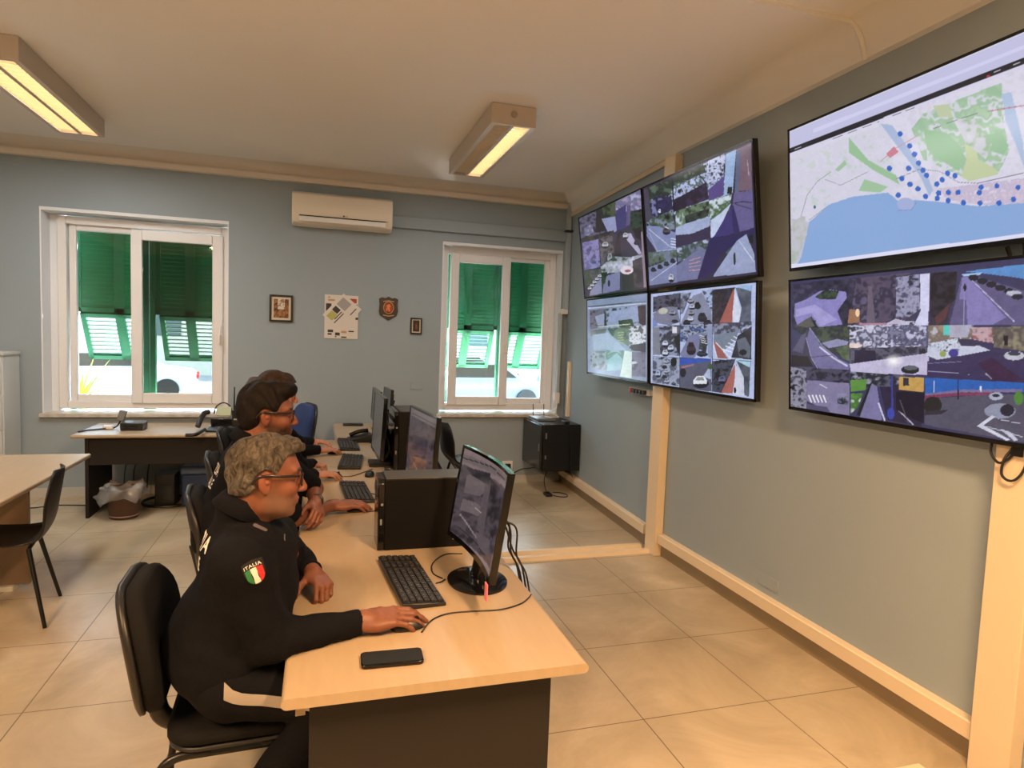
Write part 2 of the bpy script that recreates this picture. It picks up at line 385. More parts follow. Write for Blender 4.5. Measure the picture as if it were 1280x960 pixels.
# ---------------------------------------------------------------- shutters outside the windows
green = mat('green_shutter_paint', S(40, 128, 86), .4, noise=.1, nscale=10)
def louvres(mb, x0, x1, z0, z1, y, R=None, c=None, pitch=.042, tilt_=22):
    f = .045
    def bx(a, b, tilt=0):
        P = MB().box(a, b, R=rotx(tilt) if tilt else None)
        v = V3(P.v)
        if R is not None: v = (v-V3(c))@np.asarray(R).T+V3(c)
        mb.add(v, P.f)
    bx((x0, y, z0), (x0+f, y+.04, z1)); bx((x1-f, y, z0), (x1, y+.04, z1)); bx((x0, y, z0), (x1, y+.04, z0+f)); bx((x0, y, z1-f), (x1, y+.04, z1))
    z = z0+f+.018
    while z < z1-f-.01:
        bx((x0+f, y+.014, z-.022), (x1-f, y+.021, z+.022), math.radians(tilt_)); z += pitch
    return mb
def shutter(x0, x1, z0, z1, zm, label, split):
    r = root('window_shutter', label, 'shutter', ((x0+x1)/2, YB+.36, z0))
    y = YB+.36; xm = split
    u = MB(); louvres(u, x0, xm, zm, z1, y); louvres(u, xm, x1, zm, z1, y); build('upper_louvres', u, green, r, world=True, smooth=False)
    fl = MB(); c = ((x0+x1)/2, y, zm); Rt = rotx(math.radians(30))
    louvres(fl, x0+.03, xm, z0+.42, zm-.02, y, Rt, c, .048, 48); louvres(fl, xm, x1-.03, z0+.42, zm-.02, y, Rt, c, .048, 48)
    build('tilted_flap', fl, green, r, world=True, smooth=False)
    pf = MB().box((x0-.05, y-.01, z0), (x0, y+.05, z1)).box((x1, y-.01, z0), (x1+.05, y+.05, z1)); build('shutter_frame', pf, green, r, world=True)
    return r
shutter(-2.33, -1.73, .80, 2.72, 1.78, 'green louvred shutter with flap pushed open, outside the left half of the wide window', -1.95)
shutter(-1.62, -1.02, .80, 2.72, 1.78, 'green louvred shutter outside the right pane of the wide window', -1.30)
shutter(1.42, 2.02, .80, 2.72, 1.76, 'green louvred shutter outside the left pane of the window beside the screens', 1.66)
shutter(2.13, 2.70, .80, 2.72, 1.76, 'green louvred shutter outside the right pane of the window beside the screens', 2.34)

# ---------------------------------------------------------------- street outside
struct('street', MB().box((-30, YB+3.2, -.6), (34, YB+60, -.5)), mat('asphalt', S(186, 182, 176), .8, noise=.2, nscale=2), smooth=False)
struct('pavement', MB().box((-30, YB+.345, -.6), (34, YB+3.19, -.42)), mat('pale_paving', S(226, 222, 214), .8, noise=.08, nscale=2), smooth=False)
bm_ = root('street_building', 'pale building across the street seen low through the windows', 'building', (0, YB+26, -.5))
build('wall', MB().box((-34, YB+24, -.5), (38, YB+34, 9)), mat('pale_plaster', S(214, 204, 186), .8, noise=.1), bm_, world=True)
for i in range(14):
    x = -30+i*4.6
    build('window', MB().box((x, YB+23.95, 1.2), (x+1.2, YB+24.05, 3.2)), mat('facade_window', S(60, 82, 88), .3), bm_, world=True)
def car(x, y, rz, m, label):
    r = root('parked_car', label, 'car', (x, y, -.5), rz, group=None)
    sec = [(-2.1, .35, .75), (-2.0, .3, .9), (-1.3, .25, .95), (-.9, .25, 1.38), (.5, .25, 1.42), (1.15, .25, .98), (1.95, .28, .85), (2.1, .35, .6)]
    G = []
    for X, zb, zt in sec:
        wv = .86 if abs(X) < 1.9 else .78; tw = .62 if zt > 1.2 else wv-.06
        G.append([(X, -wv+.05, zb), (X, -wv, (zb+.85)/2), (X, -wv+.02, min(.9, zt)), (X, -tw, zt-.03), (X, 0, zt), (X, tw, zt-.03), (X, wv-.02, min(.9, zt)), (X, wv, (zb+.85)/2), (X, wv-.05, zb)])
    G = np.array(G); mb = MB().grid(G); n = 9
    mb.add(G[0], [tuple(range(n))]); mb.add(G[-1], [tuple(range(n-1, -1, -1))]); build('body', mb, m, r)
    for s_ in (-1, 1):
        mb = MB().prism([(-1.2, .97), (-.85, 1.33), (.45, 1.36), (1.0, .98)], .02, (0, s_*.80-.01, 0), ((1, 0, 0), (0, 1-abs(s_)*1.0, 1), (0, 1, 0)))
        build('side_window', mb, glossb, r)
    build('tail_light', MB().box((2.06, -.70, .62), (2.12, -.45, .76)), mat('red_lamp', S(200, 40, 44), .3), r)
    build('tail_light', MB().box((2.06, .45, .62), (2.12, .70, .76)), mat('red_lamp', S(200, 40, 44), .3), r)
    for sx in (-1.3, 1.3):
        for sy in (-.84, .84): build('wheel', MB().cone((sx, sy-.1, .32), (sx, sy+.1, .32), .32, .32), black, r)
wc = mat('white_car_paint', S(225, 225, 228), .2, coat=.5); gc = mat('grey_car_paint', S(120, 128, 138), .2, coat=.5); bc = mat('blue_car_paint', S(60, 110, 170), .2, coat=.5)
car(-5.6, YB+14, .15, wc, 'white car parked outside the wide window'); car(4.6, YB+12, .1, gc, 'grey car parked nearest outside the window beside the screens')
car(9.6, YB+14, .1, bc, 'blue car parked farther off outside the window beside the screens'); car(5.5, YB+18, .0, wc, 'white car parked farthest off across the street')
# spiky palm outside the left window
pr = root('palm_plant', 'spiky yellow-green palm outside the wide window', 'plant', (ony(98, 470, YB+3.6)[0], YB+3.6, -.5))
tr_ = MB().tube([(0, 0, 0), (.02, .02, .4), (0, 0, .9)], [.16, .14, .12], 12); build('trunk', tr_, mat('palm_trunk', S(120, 92, 60), .8, bump=.4), pr)
lm = MB()
for i in range(90):
    a = random.uniform(0, 2*math.pi); el = random.uniform(-.3, 1.3); L = random.uniform(.5, .95)
    d = np.array([math.cos(a)*math.cos(el), math.sin(a)*math.cos(el), math.sin(el)]); s_ = np.cross(d, (0, 0, 1)); s_ /= np.linalg.norm(s_)
    b0 = V3((0, 0, .95)); p1 = b0+d*L*.5; p2 = b0+d*L-np.array([0, 0, .12])
    lm.add([b0-s_*.02, b0+s_*.02, p1+s_*.025, p1-s_*.025, p2, p1+np.array([0, 0, -.01])], [(0, 1, 2, 3), (3, 2, 4), (0, 3, 5), (1, 5, 2), (3, 4, 5), (2, 5, 4)])
build('leaves', lm, mat('palm_leaf', S(196, 196, 78), .5, noise=.5, nscale=3, col2=S(96, 128, 48)), pr)
print('room ok')
# ================================================================ CEILING LAMPS
lampm = mat('lamp_housing', S(196, 184, 168), .4)
tubem = mat('lit_tube', (1, .9, .7), .4, emit=(1.0, .80, .50), es=9.)
louvm = mat('louvre_metal', S(226, 214, 190), .4)
def ceiling_lamp(x0, x1, y0, y1, label, lit=(True, True), power=60, z0=3.17, tint=WARM):
    r = root('ceiling_lamp', label, 'lamp', ((x0+x1)/2, (y0+y1)/2, z0), 0, 'fluorescent ceiling lamps')
    xm = (x0+x1)/2; w_ = .035
    zt_ = ZC-.003; mb = MB().box((x0, y0, z0), (x0+w_, y1, zt_)).box((x1-w_, y0, z0), (x1, y1, zt_)).box((x0+w_, y0, z0), (x1-w_, y0+.03, zt_)).box((x0+w_, y1-.03, z0), (x1-w_, y1, zt_)).box((x0+w_, y0+.03, z0+.09), (x1-w_, y1-.03, zt_)).box((xm-.010, y0+.03, z0+.004), (xm+.010, y1-.03, z0+.09))
    build('housing', mb, lampm, r, world=True, smooth=False)
    build('end_boss', MB().cone((xm, y0-.006, z0+.075), (xm, y0+.002, z0+.075), .024, .024, 20), mat('lamp_boss', S(160, 148, 130), .5), r, world=True)
    for k, on in enumerate(lit):
        a, b_ = (x0+w_, xm-.012) if k == 0 else (xm+.012, x1-w_)
        g = MB(); n = int((y1-y0)/.07)
        for i in range(1, n):
            y = y0+.03+(y1-y0-.06)*i/n
            g.box((a, y-.0015, z0+.006), (b_, y+.0015, z0+.026))
        g.box((a, y0+.03, z0+.006), (a+.003, y1-.03, z0+.055)); g.box((b_-.003, y0+.03, z0+.006), (b_, y1-.03, z0+.055))
        build('louvre', g, louvm, r, world=True, smooth=False)
        c = (a+b_)/2
        build('fluorescent_tube', MB().cone((c, y0+.04, z0+.068), (c, y1-.04, z0+.068), .014, .014, 14), tubem if on else mat('unlit_tube', S(200, 200, 196), .3), r, world=True)
        if on:
            l = bpy.data.lights.new('tube_light', 'AREA'); l.shape = 'RECTANGLE'; l.size = b_-a-.01; l.size_y = y1-y0-.1; l.energy = power; l.color = tint
            lo = bpy.data.objects.new('tube_light', l); COL.objects.link(lo); lo.location = (0, 0, 0); lo.parent = r; lo.location = (c-(x0+x1)/2, 0, -.004+.006)
    return r
LP = 22.5
ceiling_lamp(1.125, 1.45, 4.45, 6.0, 'ceiling lamp near the corner by the screens, only its right tube lit', (False, True), LP*.8)
ceiling_lamp(-2.02, -1.69, 4.5, 6.05, 'ceiling lamp at the upper left, both tubes lit', (True, True), LP)
for (x, y) in ((1.25, .2), (-1.9, .2)):       # the rest of the same rows, above and behind the camera
    ceiling_lamp(x-.16, x+.16, y-.78, y+.77, 'ceiling lamp above the camera, on the side of the screens' if x > 0 else 'ceiling lamp above the camera, on the side of the meeting table', (True, True), LP*(4.3 if x > 0 else 4.6), tint=WARMN)

# ================================================================ AIR CONDITIONER + DUCT
r = root('air_conditioner', 'white wall air conditioner between the two windows', 'air conditioner', (.21, YB, 2.72))
x0, x1 = -.285, .705
prof = [(YB, 2.735), (YB-.10, 2.725), (YB-.175, 2.755), (YB-.20, 2.80), (YB-.21, 2.92), (YB-.19, 3.035), (YB-.15, 3.06), (YB, 3.06)]
build('body', MB().prism(prof, x1-x0, (x0, 0, 0), ((0, 1, 0), (0, 0, 1), (1, 0, 0))), mat('ac_shell', S(228, 218, 200), .35), r, world=True, bevel=.01)
build('air_flap', MB().box((x0+.07, YB-.212, 2.762), (x1-.07, YB-.198, 2.812), R=rotx(math.radians(-12))), whitep, r, world=True, bevel=.004)
build('outlet_slot', MB().box((x0+.07, YB-.2075, 2.814), (x1-.07, YB-.19, 2.824)), mat('dark_slot', S(40, 38, 34), .6), r, world=True)
mb = MB().cone((.215, YB-.2125, 2.84), (.215, YB-.208, 2.84), .009, .009, 16); v, f = text_mesh('LG', .022); mb.add([(p[0]+.24, YB-.212, p[1]+2.84) for p in v], f)
build('maker_mark', mb, mat('logo_grey', S(90, 80, 76), .5), r, world=True, smooth=False)
build('small_print', MB().box((.60, YB-.212, 2.818), (.66, YB-.2085, 2.822)), mat('logo_grey', S(90, 80, 76), .5), r, world=True)
struct('trim_7', MB().box((.70, YB-.05, 2.80), (xr(YB)-.005, YB, 2.925)), wallmat, bevel=.006)
# vertical ducts in the far right corner
gd = mat('grey_blue_duct', S(176, 186, 190), .5)
struct('trim_8', MB().box((2.70, YB-.07, 2.93), (2.745, YB, 3.235)), gd, bevel=.004)
r = root('cable_duct', 'white plastic cable duct with an elbow beside the right window frame', 'cable duct', (2.70, YB-.02, .9))
build('upper_duct', MB().box((2.70, YB-.075, 2.02), (2.75, YB-.005, 2.90)), gd, r, world=True, bevel=.004)
build('elbow', MB().box((2.655, YB-.075, 1.97), (2.75, YB-.005, 2.03)), whitep, r, world=True, bevel=.01)
build('lower_duct', MB().box((2.645, YB-.07, 1.0), (2.68, YB-.012, 1.98)), gd, r, world=True, bevel=.004)
build('socket_box', MB().box((2.62, YB-.085, .93), (2.685, YB-.012, 1.06)), whitep, r, world=True, bevel=.008)
r = root('pipe_collar', 'small black bracket clamped on the corner duct near the top screen', 'bracket', (2.72, YB-.05, 2.9))
build('bracket', MB().box((2.665, YB-.11, 2.905), (2.755, YB-.01, 2.925)), black, r, world=True, bevel=.004)

# ================================================================ TRUNKING
beige = mat('beige_trunking', S(226, 207, 176), .5)
def thing1(name, mb, m, label, cat, group=None, **k): return tag(build(name, mb, m, **k), label, cat, group)
thing1('cable_trunking', MB().box((2.55, 4.40, 0), (2.619, 4.56, 3.11)), beige, 'wide upright beige trunking rising from the floor behind the middle pair of screens', 'trunking', bevel=.004)
thing1('cable_trunking', MB().box((2.55, 1.68, 0.0), (2.619, 1.84, 1.55)), beige, 'upright beige trunking at the right edge of the picture below the big street screen', 'trunking', bevel=.004)
thing1('skirting_duct', along_right([(0, .105), (.05, .105), (.05, .175), (.044, .18), (0, .18)], 1.845, 4.395), beige, 'long beige duct along the bottom of the right wall between the two upright trunkings', 'trunking')
thing1('skirting_duct', along_right([(0, .105), (.05, .105), (.05, .175), (.044, .18), (0, .18)], 4.635, YB-.06), beige, 'beige skirting duct in the far corner below the wall rack', 'trunking')
thing1('ceiling_duct', along_right([(.0, 3.085), (.025, 3.085), (.025, 3.122), (0, 3.122)], 4.635, YB-.05), beige, 'beige duct along the top of the right wall above the farthest screens', 'trunking')
for a_, b_, l in ((4.60, 4.665, 'beige floor duct crossing the tiles towards the wall, farther of the two strips'), (4.47, 4.535, 'beige floor duct crossing the tiles towards the wall, nearer of the two strips')):
    thing1('floor_duct', MB().prism([(a_, 0), (b_, 0), (b_-.012, .028), (a_+.012, .028)], 1.72, (.83, 0, 0), ((0, 1, 0), (0, 0, 1), (1, 0, 0))), beige, l, 'trunking', group='floor ducts')
thing1('floor_duct', MB().prism([(1.60, 0), (1.90, 0), (1.885, .02), (1.615, .02)], 1.35, (1.0, 0, 0), ((0, 1, 0), (0, 0, 1), (1, 0, 0))), beige, 'wide flat beige floor duct at the bottom right corner of the picture', 'trunking', group='floor ducts')
thing1('duct_piece', MB().box((2.715, 6.78, .80), (2.768, 6.84, 1.43)), beige, 'short upright beige duct on the wall above the rack cabinet', 'trunking', bevel=.003)
# conduit on the ceiling
cp = [(1.1, 2.70), (2.18, 2.70)]
mb = MB().box((.3, 2.68, ZC-.022), (2.50, 2.71, ZC)); mb.tube([(2.49, 2.695, ZC-.010), (2.525, 2.695, ZC-.02), (2.545, 2.695, ZC-.045), (2.575, 2.695, 3.22), (2.605, 2.695, 3.135)], .013, 8)
thing1('ceiling_conduit', mb, ceilmat, 'thin conduit painted like the ceiling bending down over the coving', 'conduit')

# ================================================================ THINGS ON THE WALLS
def frame_pic(name, label, u0, v0, u1, v1, paint_fn, matw=.022, fw=.02):
    p0 = ony(u0, v0, YB); p1 = ony(u1, v1, YB); x0, x1 = p0[0], p1[0]; z1, z0 = p0[2], p1[2]
    r = root(name, label, 'picture', ((x0+x1)/2, YB, z0))
    mb = MB(); profile_rect(mb, x0, x1, z0, z1, YB-.022, YB, fw); build('frame', mb, mat('dark_frame_wood', S(30, 24, 20), .35), r, world=True, bevel=.003)
    build('mount', MB().box((x0+fw, YB-.010, z0+fw), (x1-fw, YB, z1-fw)), mat('cream_mount', S(212, 202, 184), .7), r, world=True)
    n = 26; xs = np.linspace(x0+fw+matw, x1-fw-matw, n); zs = np.linspace(z0+fw+matw, z1-fw-matw, n)
    G = np.array([[(x, YB-.0115, z) for z in zs] for x in xs]); U, Vv = np.meshgrid(np.linspace(0, 1, n), np.linspace(0, 1, n), indexing='ij')
    col = paint_fn(U.ravel(), Vv.ravel()); m_ = MB().grid(G); build('picture', m_, attr_mat('print_paint', .3), r, world=True, paint=col, smooth=False, solid=.002)
    return r
def pal(U, V, cols, sc, seed):
    k = vnoise(U*sc, V*sc, seed)*.6+vnoise(U*sc*2.3, V*sc*2.3, seed+9)*.4
    idx = np.clip(((k-.2)/.6*len(cols)).astype(int), 0, len(cols)-1); return np.array([S(*c) for c in cols])[idx]
frame_pic('framed_picture', 'larger dark framed picture with brown and white print beside the wide window', 337, 368, 366, 403, lambda U, V: np.where((abs(U-.5) < .22)[:, None] & (V > .45)[:, None], pal(U, V, [(150, 120, 90), (215, 205, 190)], 8, 3), pal(U, V, [(88, 52, 30), (130, 84, 48), (160, 120, 80)], 7, 5)))
frame_pic('framed_picture', 'smallest dark framed picture, right of the shield plaque', 513, 397, 527, 418, lambda U, V: np.where(((U-.5)**2*3+(V-.45)**2 < .09)[:, None], pal(U, V, [(150, 100, 70), (110, 60, 40)], 6, 3), pal(U, V, [(40, 30, 24), (60, 44, 30)], 6, 5)), .012, .016)
# notices
p0 = ony(406, 368, YB); p1 = ony(447, 424, YB)
r = root('wall_notice', 'straight printed notice with small dark pictures pinned to the wall', 'notice', ((p0[0]+p1[0])/2, YB, p1[2]))
w_, h_ = p1[0]-p0[0], p0[2]-p1[2]
paper = mat('paper', S(216, 210, 200), .7)
build('sheet', MB().box((p0[0], YB-.008, p1[2]), (p1[0], YB, p0[2])), paper, r, world=True)
def marks(lst, col, nm, par, org, ax, az, W_, H_, off):
    mb = MB()
    for (a, b_, c, d) in lst:
        q = [org+ax*W_*s+az*H_*t_ for s, t_ in ((a, b_), (c, b_), (c, d), (a, d))]
        n_ = np.array([0, -1., 0]); mb.add([x+n_*off for x in q]+[x+n_*(off-.0012) for x in q], [(0, 1, 2, 3), (7, 6, 5, 4), (0, 4, 5, 1), (1, 5, 6, 2), (2, 6, 7, 3), (3, 7, 4, 0)])
    build(nm, mb, mat(nm+'_ink', col, .6), par, world=True, smooth=False)
X_ = np.array([1., 0, 0]); Z_ = np.array([0, 0, 1.]); og = np.array([p0[0], YB, p1[2]])
marks([(.10, .14, .26, .20), (.32, .07, .46, .14), (.32, .03, .36, .06), (.50, .02, .66, .05), (.04, .60, .2, .8), (.72, .16, .88, .19), (.92, .45, 1., .5), (.1, .08, .22, .12), (.92, .76, .98, .8)], S(58, 52, 50), 'dark_print', r, og, X_, Z_, w_, h_, .0095)
marks([(.74, .83, .95, .93)], S(170, 60, 55), 'red_print', r, og, X_, Z_, w_, h_, .0095)
marks([(.5, .13, .66, .18), (.1, .86, .3, .9), (.1, .93, .16, .96)], S(190, 150, 110), 'brown_print', r, og, X_, Z_, w_, h_, .0095)
p0 = ony(429.5, 367, YB); pr_ = ony(452, 387, YB); pl_ = ony(403, 393.5, YB)
r = root('wall_notice', 'tilted sheet with a yellow patch pinned over the straight notice', 'notice', (p0[0], YB, p0[2]-.3))
ax = (pr_-p0); ax[1] = 0; az = (pl_-p0); az[1] = 0; W_ = np.linalg.norm(ax); H_ = np.linalg.norm(az); ax /= W_; az /= H_
og = p0.copy(); og[1] = YB; q = [og, og+ax*W_, og+ax*W_+az*H_, og+az*H_]
build('sheet', MB().add([x-np.array([0, .012, 0]) for x in q]+[x-np.array([0, .0095, 0]) for x in q], [(0, 3, 2, 1), (4, 5, 6, 7), (0, 1, 5, 4), (1, 2, 6, 5), (2, 3, 7, 6), (3, 0, 4, 7)]), paper, r, world=True)
marks([(.1, .1, .55, .42)], S(158, 156, 154), 'grey_print', r, og, ax, az, W_, H_, .0135)
marks([(.12, .48, .4, .66), (.46, .5, .5, .85), (.56, .5, .6, .95), (.8, .1, .84, .4)], S(110, 112, 116), 'dark_print', r, og, ax, az, W_, H_, .0135)
marks([(.14, .68, .44, .94)], S(178, 176, 96), 'yellow_patch', r, og, ax, az, W_, H_, .0135)
# shield plaque
c = ony(485.5, 385.5, YB); r = root('shield_plaque', 'brown shield plaque with an orange emblem', 'plaque', (c[0], YB, c[2]-.125))
sh = [(0, .125), (.035, .108), (.07, .115), (.1, .10), (.094, .04), (.1, -.03), (.088, -.075), (.045, -.10), (0, -.13)]; sh = sh+[(-x, z) for x, z in sh[-2:0:-1]]
build('shield', MB().prism([(c[0]+x, c[2]+z) for x, z in sh], .018, (0, YB-.018, 0), ((1, 0, 0), (0, 0, 1), (0, 1, 0))), mat('plaque_wood', S(48, 28, 20), .35), r, world=True, bevel=.004)
mb = MB(); mb.tube([(c[0]+.052*math.cos(a), YB-.021, c[2]+.006+.062*math.sin(a)) for a in np.linspace(0, 2*math.pi, 28, False)], .006, 6, closed=True)
build('emblem_ring', mb, mat('emblem_gold', S(196, 140, 86), .4, metal=.3), r, world=True)
mb = MB().prism([(c[0]+.04*math.cos(a), c[2]+.006+.048*math.sin(a)) for a in np.linspace(0, 2*math.pi, 20, False)], .004, (0, YB-.022, 0), ((1, 0, 0), (0, 0, 1), (0, 1, 0)))
build('emblem_field', mb, mat('emblem_red', S(150, 62, 34), .4), r, world=True)
mb = MB(); m0 = [(-.006, .04), (.012, .045), (.022, .02), (.01, .004), (.02, -.03), (.004, -.038), (-.008, -.01), (-.024, -.034), (-.028, -.018), (-.014, .012), (-.026, .024)]
mb.prism([(c[0]+x, c[2]+z) for x, z in m0], .003, (0, YB-.0255, 0), ((1, 0, 0), (0, 0, 1), (0, 1, 0))); build('emblem_figure', mb, mat('emblem_orange', S(222, 120, 60), .4), r, world=True, smooth=False)
mb = MB()
for s_, zz in ((1, .082), (-1, -.082)):
    for i in range(-4, 5): mb.box((c[0]+i*.013-.005, YB-.021, c[2]+zz-s_*abs(i)*.0022-.006), (c[0]+i*.013+.005, YB-.017, c[2]+zz-s_*abs(i)*.0022+.004))
build('scroll_band', mb, mat('emblem_cream', S(190, 160, 120), .5), r, world=True, smooth=False)
# blank switch plate, sockets
a_, b_ = ony(513, 477, YB), ony(528, 487, YB)
thing1('switch_plate', MB().box((a_[0], YB-.008, b_[2]), (b_[0], YB, a_[2])), wallmat, 'blank plate painted like the wall below the smallest picture', 'wall plate', bevel=.003)
a_, b_ = ony(628, 576, YB), ony(640, 592, YB)
r = root('power_socket', 'white wall socket with a black plug, left of the rack cabinet', 'socket', ((a_[0]+b_[0])/2, YB, b_[2]))
build('plate', MB().box((a_[0], YB-.012, b_[2]), (b_[0], YB, a_[2])), whitep, r, world=True, bevel=.003)
build('plug', MB().box((a_[0]+.03, YB-.045, b_[2]+.02), (b_[0]-.03, YB-.01, a_[2]-.03)), black, r, world=True, bevel=.006)
thing1('wall_plate', MB().box((XR-.006, 3.07, .225), (XR, 3.24, .30)), wallmat, 'blank plate painted like the wall, low on the right wall', 'wall plate', bevel=.002)
a_ = onx(795, 485, 2.59)
r = root('power_strip', 'white power strip with black plugs under the lower middle screens', 'power strip', (2.60, 4.82, 1.24))
build('strip', MB().box((2.575, 4.66, 1.245), (2.615, 5.02, 1.29)), whitep, r, world=True, bevel=.006)
for i in range(5): build('plug', MB().box((2.545, 4.70+i*.055, 1.25), (2.58, 4.735+i*.055, 1.285)), black if i < 4 else mat('red_plug', S(150, 40, 36), .4), r, world=True, bevel=.005)

# ================================================================ RACK CABINET
r = root('rack_cabinet', 'black wall rack cabinet in the corner under the window', 'cabinet', (2.5, 6.65, .26))
build('body', MB().box((2.285, 6.35, .265), (2.712, 6.98, .77)), blackm, r, world=True, bevel=.006)
dd = build('door', MB().box((2.258, 6.36, .275), (2.283, 6.97, .76)), mat('smoked_door', S(34, 36, 38), .18), r, world=True, bevel=.006)
build('handle', MB().box((2.25, 6.38, .48), (2.26, 6.40, .56)), mat('steel', S(150, 150, 150), .3, metal=.8), dd, world=True)
build('side_latch', MB().box((2.31, 6.343, .62), (2.325, 6.352, .68)).box((2.31, 6.343, .40), (2.325, 6.352, .44)), mat('steel', S(150, 150, 150), .3, metal=.8), r, world=True)
r = root('network_router', 'grey and white flat network box on top of the rack cabinet', 'router', (2.42, 6.75, .77))
build('case', MB().box((2.30, 6.62, .771), (2.52, 6.92, .80)), mat('grey_case', S(110, 118, 124), .3), r, world=True, bevel=.006)
build('aerial', MB().tube([(2.35, 6.9, .80), (2.35, 6.92, .93)], .005, 6).tube([(2.48, 6.9, .80), (2.48, 6.92, .93)], .005, 6), black, r, world=True)
r = root('power_adapter', 'black power adapter on top of the rack cabinet at its near edge', 'adapter', (2.62, 6.45, .77))
build('case', MB().box((2.54, 6.40, .771), (2.60, 6.50, .80)), black, r, world=True, bevel=.006); build('cable', MB().tube(spline([(2.57, 6.41, .78), (2.58, 6.36, .775), (2.585, 6.338, .70), (2.60, 6.338, .5), (2.61, 6.335, .30), (2.62, 6.34, .24), (2.64, 6.36, .2)]), .005, 6), cable, r, world=True)
thing1('white_cable', MB().tube(spline([(2.65, YB-.09, .95), (2.62, YB-.14, .88), (2.56, 6.86, .84), (2.60, 6.74, .80), (2.50, 6.66, .812), (2.42, 6.70, .81)]), .006, 6), whitep, 'white cable looping from the socket box down to the rack top', 'cable')
mb = MB().tube(spline([(2.36, 6.40, .262), (2.34, 6.42, .16), (2.36, 6.40, .04), (2.37, 6.38, .012)]), .005, 6)
thing1('hanging_cable', mb, cable, 'thin black cable hanging from the rack to the floor', 'cable')
thing1('cable_plug', MB().box((2.33, 6.30, 0), (2.40, 6.42, .035)), black, 'black power brick on the floor below the rack', 'plug', bevel=.01)
thing1('floor_cable', MB().tube(spline([(2.40, 6.36, .012), (2.46, 6.28, .008), (2.54, 6.26, .008), (2.58, 6.34, .008), (2.54, 6.44, .008), (2.46, 6.46, .008)]), .0045, 6), cable, 'loop of thin black cable on the floor below the rack', 'cable')
thing1('wall_cable', MB().tube(spline([(2.09, YB-.05, .17), (2.15, YB-.05, .12), (2.26, YB-.04, .16), (2.35, YB-.08, .18), (2.45, YB-.1, .20), (2.5, YB-.12, .262)]), .006, 6), cable, 'black cable from the wall socket to the rack', 'cable')
print('fixtures ok')
# ================================================================ PAINTED SCREENS
def inpoly(P, U, Vv):
    P = np.asarray(P, float); r = np.zeros(U.shape, bool); n = len(P)
    for i in range(n):
        x0, y0 = P[i]; x1, y1 = P[(i+1) % n]
        c = ((y0 > Vv) != (y1 > Vv)); 
        if y0 != y1: r ^= c & (U < (x1-x0)*(Vv-y0)/(y1-y0)+x0)
    return r
def paint(U, Vv, ops, seed=1, mottle=True):
    """U,V photo-like drawing coordinates of each point of the screen; ops painted in order -> linear rgb"""
    C = np.zeros(U.shape+(3,)); C[:] = lin((20, 20, 26))
    for k, op in enumerate(ops):
        t = op[0]; s = seed+k*17
        if t == 'p': C[inpoly(op[2], U, Vv)] = lin(op[1])
        elif t == 'n':      # noisy two/three-colour patch: ('n',[cols],scale,pts)
            m = inpoly(op[3], U, Vv); sc = op[2]
            sc = sc*1.25; q = vnoise(U[m]/sc/2.2, Vv[m]/sc/1.6, s)*.45+vnoise(U[m]/sc, Vv[m]/sc, s+3)*.35+vnoise(U[m]/sc*2.2, Vv[m]/sc*2.2, s+5)*.2
            cc = lin(np.array(op[1])); a_ = np.clip((q-.24)/.52*(len(cc)-1), 0, len(cc)-1.001); i = a_.astype(int); w_ = (a_-i)[:, None]; w_ = np.clip((w_-.5)*1.8+.5, 0, 1); C[m] = cc[i]*(1-w_)+cc[i+1]*w_
        elif t == 'l':      # ('l',col,width,[pts])
            P = op[3]
            for (x0, y0), (x1, y1) in zip(P[:-1], P[1:]):
                dx, dy = x1-x0, y1-y0; L = dx*dx+dy*dy+1e-9; tt = np.clip(((U-x0)*dx+(Vv-y0)*dy)/L, 0, 1)
                C[(U-x0-tt*dx)**2+(Vv-y0-tt*dy)**2 < (op[2]/2)**2] = lin(op[1])
        elif t == 'e':      # ('e',col,cx,cy,rx,ry)
            C[((U-op[2])/op[4])**2+((Vv-op[3])/op[5])**2 < 1] = lin(op[1])
        elif t == 'g':      # soft lamp reflection painted as a glow into the screen colours
            q = np.clip(1-np.sqrt(((U-op[2])/op[4])**2+((Vv-op[3])/op[5])**2), 0, 1)[..., None]**1.3; C[:] = C*(1-q)+lin(op[1])*q
    mo = vnoise(U/7., Vv/7., 91)*.5+vnoise(U/2.2, Vv/2.2, 92)*.5
    return C*(.80+.32*mo[..., None]) if mottle else C
def car_(u, v, w, h, c, a=0): q = tuple(int(x*.62) for x in c); return [('e', (30, 30, 42), u+w*.06, v+h*.30, w*.60, h*.42), ('p', c, [(u-w*.52, v+h*.3), (u-w*.5, v-h*.05), (u-w*.25, v-h*.42), (u+w*.3, v-h*.42), (u+w*.52, v), (u+w*.5, v+h*.32)]), ('p', q, [(u-w*.36, v-h*.02), (u-w*.2, v-h*.32), (u+w*.22, v-h*.32), (u+w*.34, v)])]
screen_em = attr_mat('screen_picture', .16, .5, emission=True)
def screen_grid(o, ax, az, n_, W, H, nu, nv, curve=0., tone=1.0, ops=(), drawmap=None, off=.0005):
    """rectangle with origin o (bottom left as drawn), axes ax,az; normal n_ ; optional curve bows the centre away from the viewer"""
    s = np.linspace(0, 1, nu); t = np.linspace(0, 1, nv); Sg, Tg = np.meshgrid(s, t, indexing='ij')
    P = o+ax*W*Sg[..., None]+az*H*Tg[..., None]+n_*(off-curve*(1-(2*Sg[..., None]-1)**2))
    if drawmap is None:
        f = P.reshape(-1, 3); uv = np.array([proj(p) for p in f]); U = uv[:, 0].reshape(Sg.shape); Vv = uv[:, 1].reshape(Sg.shape)
    else: U, Vv = drawmap(Sg, Tg)
    return P, paint(U, Vv, ops, mottle=(ops is not FE))*tone
